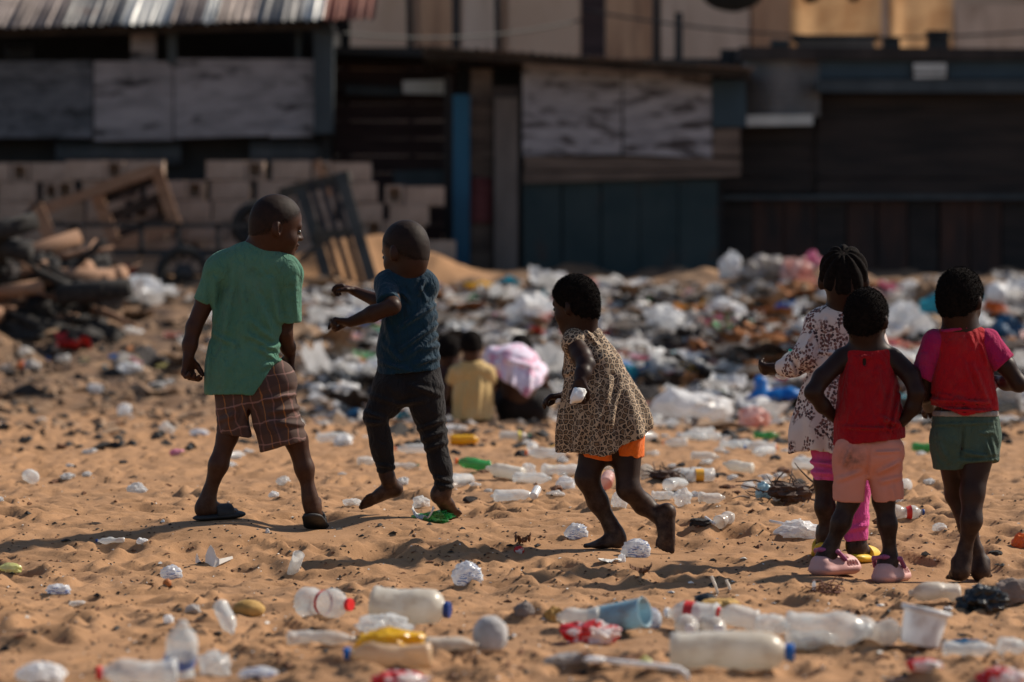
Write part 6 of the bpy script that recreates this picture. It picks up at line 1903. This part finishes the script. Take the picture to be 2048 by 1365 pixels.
    L('foam_crumb', 535, 1068, 10, 10, 'paper', 'white foam crumb left of the rear sandal of the green T-shirt boy', 'foam', 117)
    L('brown_leaf', 1282, 1150, 44, 20, 'brown', 'brown bark chip on the sand right of the leaning straw', 'bark', 119, kind='sheet')
    L('film_scrap', 1628, 1186, 8, 24, 'sachet', 'upright pale shard below the pink clogs', 'plastic', 121, rough=.2)
    L('red_bag', 2044, 1098, 40, 32, 'orange', 'orange red packet at the right edge behind the girls', 'packet', 123)
    L('black_scrap', 1992, 1112, 30, 10, 'char', 'black scrap right of the green shorts girl', 'scrap', 125)
    L('foam_crumb', 1762, 1214, 18, 5, 'paper', 'white chip above the big ribbed bottle', 'paper', 127)
    L('foam_crumb', 1896, 1226, 22, 8, 'bag', 'small clear scrap left of the black bag', 'plastic', 129)
    # white plastic spoon
    x, d, z = on(1290, 1362)
    a = [(-.09, 0, .035), (-.05, 0, .03), (.02, -.005, .024), (.07, -.01, .018), (.085, -.012, .008), (.09, -.012, -.006)]
    t = thing('plastic_spoon', 'white plastic spoon lying at the bottom edge', 'spoon', (x, d, z + .004))
    obj('handle', tube_mesh('handle', a, .0055, 8), t, PM('white'))
    P, F = _ico(3); P = P * np.array([.024, .017, .007]) + np.array([-.105, 0, .036]); obj('bowl', mesh('bowl', P, F, True), t, PM('white'))
    # drinking straws
    for (u, v, du, dv, lab) in ((1438, 1190, -14, -34, 'pale straw leaning up above the brown husk'), (1462, 1180, -8, -18, 'short pale straw right of the leaning straw')):
        x, d, z = on(u, v); sc = d / FPX
        o = obj('drinking_straw', tube_mesh('drinking_straw', [(0, 0, -.01), (du * sc * .5, .02, -dv * sc * .5), (du * sc, .03, -dv * sc)], .0042, 8), None, PM('dusty'), (x, d, z)); tag(o, lab, 'straw')
    for (u, v, du, dv, lab) in ((1545, 1042, 62, 22, 'white stick pointing at the white bag by the sandals'), (1415, 1045, 14, 12, 'white lolly stick beside the charred wood')):
        x, d, z = on(u + du, v + dv); sc = d / FPX
        o = obj('white_stick', tube_mesh('white_stick', [(0, 0, .012), (-du * sc * .5, .06, .02), (-du * sc, .12, .028)], .005, 8), None, PM('white'), (x, d, z)); tag(o, lab, 'stick')
    # tangled thread in front of the clogs
    x, d, z = on(1655, 1186); rs = np.random.RandomState(8)
    t = thing('thread_tangle', 'tangle of reddish brown curly thread in front of the left pink clog', 'thread', (x, d, z))
    for k in range(9):
        p = np.array([rs.uniform(-.05, .05), rs.uniform(-.02, .03), rs.uniform(.005, .02)]); v = nrm(rs.uniform(-1, 1, 3) * np.array([1, .4, .8])); pts = []
        for q in range(46):
            v = nrm(v + rs.uniform(-.55, .55, 3) - p * np.array([3, 6, 4])); p = p + v * .0055; p[2] = abs(p[2]); pts.append(p.copy())
        obj('strand', tube_mesh('strand', pts, .0016, 5), t, mat('brown thread', (.12, .045, .025), (.2, .08, .05), 30))


def litter_mid():
    B = bottle; L = lump
    B(930, 890, .155, .028, 4, 'yellow', 'yellow bottle lying behind the blue T-shirt boy', None, None, .05, 'jug', seed=3)
    B(1030, 882, .17, .028, 10, 'cloudy', 'clear bottle with yellow label and green cap before the squatting people', 'green', 'yellow', .15, 'pet', seed=5, bandpos=(.55, .72))
    B(945, 946, .16, .032, 195, 'green', 'green bottle with orange cap right of the blue T-shirt boy', 'orange', None, .4, 'pet', seed=7, pitch=10)
    B(1008, 962, .185, .031, 152, 'milky', 'white bottle slanting on the sand left of the leopard dress girl', None, None, .1, 'pet', seed=9, pitch=8)
    B(1090, 917, .19, .029, 180, 'clear', 'clear bottle with orange cap behind the leopard dress girl', 'orange', None, .15, 'pet', seed=11)
    B(822, 908, .17, .025, 182, 'clear', 'clear bottle with orange cap between the legs of the blue T-shirt boy', 'orange', None, .2, 'pet', seed=13)
    B(735, 932, .095, .024, 20, 'cloudy', 'crushed clear bottle left of the blue T-shirt boy', None, None, .4, 'pet', seed=15)
    B(812, 940, .12, .018, 0, 'cloudy', 'flat clear bottle with green end between the trouser legs', 'green', None, .4, 'pet', seed=17)
    B(1072, 1000, .07, .015, 70, 'white', 'white tube lying left of the bent knee of the leopard dress girl', None, None, .0, 'jug', seed=19, cat='tube', pitch=30)
    B(1292, 958, .06, .032, -90, 'cloudy', 'round jar facing us behind the leopard dress girl', None, None, .0, 'open', seed=21)
    B(1400, 964, .155, .027, 4, 'clear', 'clear bottle with orange label and dark cap in the middle distance', 'dark', 'orange', .1, 'pet', seed=23, bandpos=(.36, .62))
    B(1475, 948, .15, .026, 150, 'milky', 'white bottle slanting above the dry twigs', None, None, .2, 'pet', seed=25, pitch=8)
    B(1412, 925, .14, .026, 8, 'cloudy', 'cloudy bottle above the orange labelled bottle', None, None, .3, 'pet', seed=27)
    B(1520, 905, .16, .027, 178, 'cloudy', 'clear bottle with blue cap left of the floral dress', 'blue', None, .2, 'pet', seed=29)
    B(1535, 880, .15, .027, 15, 'green', 'green bottle left of the floral dress girl', None, None, .4, 'pet', seed=31)
    B(1425, 1008, .10, .022, 5, 'cloudy', 'flattened clear bottle right of the round clear ball of film', None, None, .4, 'pet', seed=33)
    B(1330, 1000, .10, .019, -12, 'clear', 'clear bottle half hidden by the raised foot of the leopard dress girl', None, None, .4, 'pet', seed=35)
    B(1818, 1040, .11, .027, 10, 'cloudy', 'bottle with red band and purple cap between the girls on the right', 'navy', 'red', .2, 'waist', seed=37)
    B(1850, 905, .13, .026, 10, 'green', 'green bottle end between the two girls in red', None, None, .3, 'pet', seed=39)
    B(1215, 978, .12, .028, 80, 'rose', 'reddish bottle seen between the legs of the leopard dress girl', None, None, .2, 'pet', seed=4, pitch=20)
    B(1350, 895, .13, .026, 172, 'cloudy', 'cloudy bottle with orange cap right of the orange shorts', 'orange', None, .2, 'pet', seed=6)
    B(1195, 940, .12, .026, 170, 'cloudy', 'cloudy bottle behind the thigh of the leopard dress girl', None, None, .3, 'pet', seed=8)
    for a in ((686, 892, 40, 25, 'bag', 'white crumpled bag left of the black trousers', 'bag'), (1056, 956, 34, 30, 'clear', 'clear crumpled film behind the slanting white bottle', 'plastic'),
              (1130, 978, 40, 26, 'bag', 'white bag left of the knee of the leopard dress girl', 'bag'), (1100, 950, 34, 20, 'yellow', 'yellow and white wrapper left of the leopard dress', 'wrapper'),
              (1366, 1012, 40, 36, 'clear', 'round clear ball of film in the middle distance', 'plastic'), (1240, 1018, 36, 34, 'clear', 'clear bag between the knees of the leopard dress girl', 'bag'),
              (1528, 996, 34, 32, 'lightblue', 'pale blue cup in front of the dry twigs', 'cup'), (1384, 842, 176, 66, 'bag', 'large white sheet heaped before the dark earth ridge', 'sheet'),
              (1510, 855, 70, 42, 'rose', 'beige crumpled sack right of the large white sheet', 'sack'), (1572, 778, 66, 26, 'redwhite', 'red and white bag left of the floral dress', 'bag'),
              (248, 832, 30, 26, 'bag', 'white scrap alone on the sand far left', 'plastic'), (188, 787, 36, 20, 'bag', 'pale scrap left of the green T-shirt boy', 'plastic'),
              (333, 868, 36, 25, 'cloudy', 'cloudy bag left of the plaid shorts', 'bag'), (398, 870, 42, 12, 'sachet', 'flat white wrapper beside the plaid shorts', 'wrapper'),
              (353, 911, 32, 12, 'pink', 'pinkish red scrap left of the plaid shorts', 'plastic'), (290, 735, 90, 20, 'lime', 'yellow green sheet on the upper left sand', 'sheet'),
              (255, 748, 70, 24, 'bag', 'white wrapper beside the yellow green sheet', 'wrapper'), (60, 745, 40, 26, 'greybag', 'grey white bag at the far left below the brush heap', 'bag'),
              (42, 740, 18, 18, 'orange', 'small red scrap at the far left below the brush heap', 'plastic'), (710, 838, 40, 20, 'navy', 'dark purple rag left of the black trousers', 'rag'),
              (655, 740, 64, 34, 'darkbag', 'dark bag right of the green T-shirt boy', 'bag'), (690, 785, 60, 20, 'bag', 'white scrap left of the black trousers waist', 'plastic'),
              (635, 785, 36, 18, 'bag', 'small white scrap right of the plaid shorts', 'plastic'), (1545, 900, 24, 14, 'orange', 'orange scrap left of the floral dress hem', 'plastic'),
              (860, 868, 44, 18, 'bag', 'white scrap right of the black trousers knee', 'plastic'), (905, 862, 60, 12, 'bag', 'white strip before the yellow shirt child', 'plastic'),
              (1180, 868, 30, 16, 'bag', 'white scrap left behind the leopard dress', 'plastic'), (1880, 1062, 30, 16, 'clear', 'clear scrap left of the bare legs on the right', 'plastic'),
              (1765, 1050, 40, 14, 'brown', 'brown bark piece between the clogs and the bare legs', 'bark')):
        L(*(('litter_piece',) + a[:5]), a[5], a[6], RND.randint(1, 400), sub=3)
    # blue bag with a knotted ear
    x, d, z = on(1545, 826); sc = d / FPX
    f = Fld(.012); c = np.array([x, d + .08, z])
    q = lambda u, v: c + np.array([(u - 1545) * sc * 1.1, -.25, (826 - v) * sc * 1.25])
    f.cone(q(1512, 806), q(1572, 800), 19 * sc, 19 * sc, .03); f.cone(q(1522, 795), q(1520, 776), 13 * sc, 11 * sc, .03); f.cone(q(1575, 798), q(1592, 796), 16 * sc, 8 * sc, .03); f.wrinkle(.012, 14, 4)
    tag(obj('blue_bag', f.mesh('blue_bag', c), None, PM('bluebag'), tuple(c)), 'bright blue tied bag left of the floral dress sleeve', 'bag')
    # dry twigs
    for (u, v, w, h, n, lab) in ((1580, 1004, 130, 66, 70, 'dark dry twig bundle left of the pink trousers'), (1330, 962, 90, 40, 34, 'brown dry grass tuft behind the raised leg of the leopard dress girl')):
        x, d, z = on(u, v); sc = d / FPX; rs = np.random.RandomState(u)
        t = thing('twig_bundle', lab, 'twigs', (x, d, z))
        for k in range(n):
            p = np.array([rs.normal(0, w * .2) * sc, rs.uniform(0, .25), abs(rs.normal(0, h * .22)) * sc]); v_ = nrm(np.array([rs.uniform(-1, 1), rs.uniform(-.5, .5), rs.uniform(-.25, .35)])); pts = [p]
            for j in range(4): v_ = nrm(v_ + rs.uniform(-.35, .35, 3)); pts.append(pts[-1] + v_ * w * sc * .11)
            obj('twig', tube_mesh('twig', pts, .0045, 5, .0015), t, mat('dark twig', (.035, .018, .012), (.09, .045, .028), 20))
        o = obj('twig_mat', crumple_mesh('twig_mat', w * sc * .7, w * sc * .4, h * sc * .6, 5, 4, .8), t, mat('dark twig', (0, 0, 0)))
    for (u, v, a, b, lab) in ((1062, 912, 56, -22, 'dry reed lying left behind the leopard dress'), (300, 790, -40, 10, 'dry reed on the upper left sand')):
        x, d, z = on(u, v); sc = d / FPX
        tag(obj('dry_reed', tube_mesh('dry_reed', [(0, 0, .005), (a * sc * .5, .05, -b * sc * .5), (a * sc, .1, -b * sc)], .006, 6, .003), None, PM('husk'), (x, d, z)), lab, 'reed')


def litter_heap():
    """the refuse slope behind: the large pieces one by one, then a crowd of look-alikes, then crumbs"""
    L = lump
    for a in ((1062, 655, 120, 66, 'bag', 'large pale bag high on the heap left of the leopard dress girl', 'bag'), (1088, 652, 54, 30, 'rose', 'salmon stained bag behind the head of the leopard dress girl', 'bag'),
              (1455, 645, 90, 52, 'white', 'bright white bag on the crest right of centre', 'bag'), (1400, 650, 70, 30, 'greybag', 'grey bag left of the bright white crest bag', 'bag'),
              (1815, 690, 120, 90, 'bag', 'big white bag heap between the heads of the girls in red', 'bag'), (1868, 650, 60, 40, 'teal', 'teal bag on the big white bag heap', 'bag'),
              (1098, 604, 44, 26, 'teal', 'teal bag above the head of the leopard dress girl', 'bag'), (1016, 574, 46, 24, 'teal', 'teal bag on the skyline left of the leopard dress girl', 'bag'),
              (960, 580, 66, 18, 'yellow', 'yellow strip on the skyline right of the blue T-shirt boy', 'plastic'), (1465, 556, 56, 58, 'white', 'upright white sack at the corner of the teal boards', 'sack'),
              (1530, 552, 110, 44, 'greybag', 'lilac grey bags along the dark shed foot', 'bag'), (1595, 560, 70, 46, 'rose', 'rose and white bags left of the braided girl', 'bag'),
              (1628, 540, 56, 40, 'pink', 'magenta bag beside the head of the braided girl', 'bag'), (1255, 672, 70, 40, 'darkbag', 'black bag right of the head of the leopard dress girl', 'bag'),
              (1330, 668, 90, 60, 'bag', 'white bag with pink edge right of the black bag', 'bag'), (1345, 722, 80, 52, 'darkbag', 'black pointed bag above the dark earth ridge', 'bag'),
              (1470, 690, 90, 36, 'rust', 'rust brown rags in the middle of the heap', 'rag'), (1540, 700, 100, 36, 'rust', 'orange brown rags left of the floral dress sleeve', 'rag'),
              (1258, 770, 44, 44, 'teal', 'pale blue bag right of the leopard dress', 'bag'), (1660, 600, 60, 30, 'sachet', 'blue white bag left of the braided girl neck', 'bag'),
              (258, 606, 136, 58, 'bag', 'large white bag on the edge of the brush heap', 'bag'), (250, 578, 50, 26, 'red', 'red patch wrapper on the large white bag at left', 'wrapper'),
              (640, 688, 70, 34, 'bag', 'white bag beside the arm of the green T-shirt boy', 'bag'), (700, 640, 50, 30, 'bag', 'pale bag under the hand of the blue T-shirt boy', 'bag'),
              (2014, 690, 92, 62, 'navy', 'dark blue heap of sheet at the right edge', 'sheet'), (1990, 640, 56, 44, 'orange', 'orange bundle behind the head of the girl with magenta sleeves', 'bundle'),
              (1862, 612, 66, 56, 'card', 'brown box left of the head of the girl with magenta sleeves', 'box'),
              (1965, 668, 44, 48, 'bag', 'white bag between the orange bundle and the red T-shirt', 'bag'), (990, 700, 60, 26, 'greybag', 'grey bag behind the yellow shirt child', 'bag'),
              (2020, 820, 60, 60, 'greybag', 'grey white bag at the right edge behind the girl with magenta sleeves', 'bag'), (1985, 790, 90, 70, 'darkbag', 'dark rag heap behind the girl with magenta sleeves', 'rag')):
        zo = (.12 if ' on the big' in a[5] or 'patch wrapper' in a[5] else 0)
        L(*(('refuse_bag' if a[6] != 'box' else 'box',) + a[:5]), a[5], a[6], RND.randint(1, 400), sub=4, rough=.85, zoff=zo)
    x, d, z = on(1990, 640); sc = d / FPX
    o = obj('white_bundle', crumple_mesh('white_bundle', 46 * sc, 40 * sc, 42 * sc, 17, 4, .3, 0, True), None, PM('white'), (x + .03, d + .1, z + 38 * sc)); tag(o, 'white round bundle on top of the orange bundle', 'bundle')
    # look-alikes, told apart by nothing but their place
    ZU = [(230, 'below the crate and cart at left'), (470, 'left of the green T-shirt boy'), (700, 'between the two boys'), (900, 'behind the blue T-shirt boy'), (1100, 'above the squatting people'), (1290, 'behind the leopard dress girl'),
          (1440, 'above the large white sheet'), (1600, 'left of the floral dress'), (1760, 'behind the girls in floral and red'), (1880, 'between the two girls in red'), (9999, 'behind the girl with magenta sleeves')]
    ZV = [(640, 'high'), (720, 'halfway up'), (9999, 'low')]
    def place_words(u, v):
        return next(w for q, w in ZV if v < q) + ' on the slope ' + next(w for q, w in ZU if u < q)
    kinds = [('white_bag', 'bag', 'one of the small crumpled white bag strewn over the refuse slope', 'bag', 'white bags strewn over the refuse slope', 280),
             ('grey_bag', 'greybag', 'one of the small stained grey bag strewn over the refuse slope', 'bag', 'grey bags strewn over the refuse slope', 130),
             ('dark_rag', 'darkbag', 'one of the small black rag strewn over the refuse slope', 'rag', 'black rags strewn over the refuse slope', 130),
             ('cardboard_piece', 'card', 'one of the torn cardboard piece strewn over the refuse slope', 'cardboard', 'cardboard pieces strewn over the refuse slope', 150),
             ('rust_rag', 'rust', 'one of the small rust brown rag strewn over the refuse slope', 'rag', 'rust brown rags strewn over the refuse slope', 80),
             ('clear_bottle', 'cloudy', 'one of the small clear bottle strewn over the refuse slope', 'bottle', 'clear bottles strewn over the refuse slope', 70),
             ('plastic_strip', 'greybag', 'one of the long twisted plastic strip strewn over the refuse slope', 'plastic', 'twisted strips strewn over the refuse slope', 70),
             ('pale_strip', 'bag', 'one of the long pale plastic strip strewn over the refuse slope', 'plastic', 'pale strips strewn over the refuse slope', 70),
             ('tan_rag', 'rose', 'one of the small beige rag strewn over the refuse slope', 'rag', 'beige rags strewn over the refuse slope', 50),
             ('blue_scrap', 'bluebag', 'one of the small bright blue scrap strewn over the refuse slope', 'plastic', 'blue scraps strewn over the refuse slope', 26),
             ('teal_scrap', 'teal', 'one of the small teal scrap strewn over the refuse slope', 'plastic', 'teal scraps strewn over the refuse slope', 26),
             ('pink_scrap', 'pink', 'one of the small pink scrap strewn over the refuse slope', 'plastic', 'pink scraps strewn over the refuse slope', 30),
             ('red_scrap', 'red', 'one of the small red scrap strewn over the refuse slope', 'plastic', 'red scraps strewn over the refuse slope', 20),
             ('green_scrap', 'green', 'one of the small green scrap strewn over the refuse slope', 'plastic', 'green scraps strewn over the refuse slope', 18),
             ('yellow_scrap', 'yellow', 'one of the small yellow scrap strewn over the refuse slope', 'plastic', 'yellow scraps strewn over the refuse slope', 20)]
    rs = np.random.RandomState(12)
    for name, m, lab, cat, grp, n in kinds:
        vs = []
        for k in range(6):
            if name == 'clear_bottle':
                P, F = _lathe(PROF['pet'], .24, .036, .35, k + 3, 14); P[:, 2] += .03; P[:, 0] -= .12; me = mesh(name, P, F, True)
            elif 'strip' in name: me = sheet_mesh(name, 3.2, .5, .55, 200 + k * 7, 22, 3, .012, .6)
            elif k % 3 < 2: me = sheet_mesh(name, 1.5, 1.1, .5, 200 + k * 7, 12, 9, .012, .8)
            else: me = crumple_mesh(name, 1, .8, .5, 200 + k * 7, 3, 1.0)
            me.materials.append(PM(m)); vs.append(me)
        for k in range(n):
            while True:
                u = rs.uniform(-80, 2130); v = rs.uniform(572, 838)
                dens = 1.0 if u > 640 else .15
                if u < 230 and v < 700: continue
                if u < 700 and v > 760: dens *= .12
                if v > 800: dens *= .6
                if 880 < u < 1110 and v > 700: continue
                if name == 'rust_rag' and k % 3 == 0: u, v = rs.uniform(1400, 1660), rs.uniform(640, 735)
                if rs.rand() < dens: break
            x, d, z = on(u, v)
            o = obj(name, vs[k % 6]); s = rs.uniform(.09, .26) * (1.5 if rs.rand() < .15 else 1)
            if cat == 'bottle': s = rs.uniform(.9, 1.25)
            elif cat == 'plastic': s *= .75
            o.location = (x, d + .05, z - .01); o.rotation_euler = (rs.uniform(-.2, .2), rs.uniform(-.2, .2), rs.uniform(0, 6.28)); o.scale = (s, s, s * rs.uniform(.6, 1.3)) if cat != 'bottle' else (s, s, s)
            tag(o, lab.replace('one of the ', '').replace(' strewn over the refuse slope', ' ') + place_words(u, v), cat, grp)
    # scattered bottles and scraps on the sand between heap and children
    kinds = [('small_bottle', 'clear', 'one of the clear bottle littering the sand in the middle distance', 'bottle', 'clear bottles littering the middle distance', 34),
             ('small_bag', 'bag', 'one of the white scrap littering the sand in the middle distance', 'plastic', 'white scraps littering the middle distance', 60),
             ('small_film', 'clear', 'one of the clear film scrap littering the sand in the middle distance', 'plastic', 'film scraps littering the middle distance', 40),
             ('dark_scrap', 'darkbag', 'one of the black scrap littering the sand in the middle distance', 'rag', 'black scraps littering the middle distance', 40),
             ('brown_scrap', 'brown', 'one of the brown leaf scrap littering the sand in the middle distance', 'leaf', 'brown leaf scraps littering the middle distance', 40)]
    for name, m, lab, cat, grp, n in kinds:
        vs = []
        for k in range(6):
            if cat == 'bottle':
                P, F = _lathe(PROF['pet'], .2, .03, .3, k + 13, 14); P[:, 2] += .026; P[:, 0] -= .1; me = mesh(name, P, F, True)
            else: me = crumple_mesh(name, 1, .8, .5, 300 + k * 7, 2 if 'scrap' in name else 3, .6)
            me.materials.append(PM(m)); vs.append(me)
        for k in range(n):
            while True:
                u = rs.uniform(-60, 2110); v = 835 + 175 * rs.rand() ** 1.5
                dens = 1.0 if 880 < u < 1660 else (.45 if u > 1660 else .16)
                if 880 < u < 1110 and v < 850: continue
                if rs.rand() < dens: break
            x, d, z = on(u, v); o = obj(name, vs[k % 6]); s = rs.uniform(.035, .09) if cat != 'bottle' else rs.uniform(.8, 1.1)
            o.location = (x, d, z - .004); o.rotation_euler = (0, 0, rs.uniform(0, 6.28)); o.scale = (s, s, s * (rs.uniform(.5, 1) if cat != 'bottle' else 1)); tag(o, lab.replace('one of the ', '').replace(' littering the sand in the middle distance', ' on the sand ') + next(w for q, w in ZU if u < q).replace('above the squatting people', 'before the squatting people'), cat, grp)


def crumbs():
    """flecks too small and too many to count"""
    rs = np.random.RandomState(21)
    tet = np.array([(1, 0, -.3), (-.5, .8, -.3), (-.6, -.7, -.3), (.1, .1, .8), (.5, -.5, .4)])
    fc = [(0, 1, 3), (1, 2, 3), (2, 4, 3), (4, 0, 3), (0, 4, 2), (0, 2, 1)]
    def scatter(name, n, vr, pw, sz, m, lab, cat, ur=(-150, 2200)):
        V = []; F = []
        for k in range(n):
            u = rs.uniform(*ur); v = vr[0] + (vr[1] - vr[0]) * rs.rand() ** pw
            x, d, z = on(u, v); s = rs.uniform(*sz) * (2.2 if rs.rand() < .06 else 1)
            a = rs.uniform(0, 6.28); st = rs.uniform(.5, 2.4)
            P = tet * np.array([s * st, s, s * rs.uniform(.4, .9)])
            R = np.array([[math.cos(a), -math.sin(a), 0], [math.sin(a), math.cos(a), 0], [0, 0, 1]])
            o = len(V); V.extend((P @ R.T + np.array([x, d, z + s * .15])).tolist()); F.extend([tuple(o + i for i in f) for f in fc])
        tag(obj(name, mesh(name, V, F), None, m), lab, cat, kind='stuff')
    scatter('charcoal_flecks', 2000, (900, 1362), .8, (.0024, .0068), PM('char'), 'black charcoal flecks sprinkled over the sand', 'debris')
    scatter('white_flecks', 520, (880, 1362), .8, (.0018, .0048), PM('paper'), 'white paper flecks sprinkled over the sand', 'debris')
    scatter('bark_flecks', 1800, (880, 1362), .8, (.0022, .0070), PM('brown'), 'brown bark flecks sprinkled over the sand', 'debris')
    scatter('refuse_crumbs', 2000, (566, 850), .9, (.02, .055), PM('greybag'), 'small grey refuse crumbs covering the slope', 'debris', (620, 2200))
    scatter('pale_crumbs', 1300, (566, 850), .9, (.015, .05), PM('bag'), 'small pale refuse crumbs covering the slope', 'debris', (600, 2200))
    scatter('earth_crumbs', 1800, (566, 870), .9, (.02, .06), PM('card'), 'brown clods covering the refuse slope', 'debris')
    scatter('sooty_crumbs', 1200, (566, 900), .9, (.015, .05), PM('char'), 'sooty crumbs covering the refuse slope', 'debris')


# ------------------------------------------------------------------ assemble
build_ground()
build_shacks()
build_yard()
for f in (green_boy, blue_boy, leopard_girl, floral_girl, red_girl, tee_girl, squatters):
    f()
litter_near()
litter_mid()
litter_heap()
crumbs()
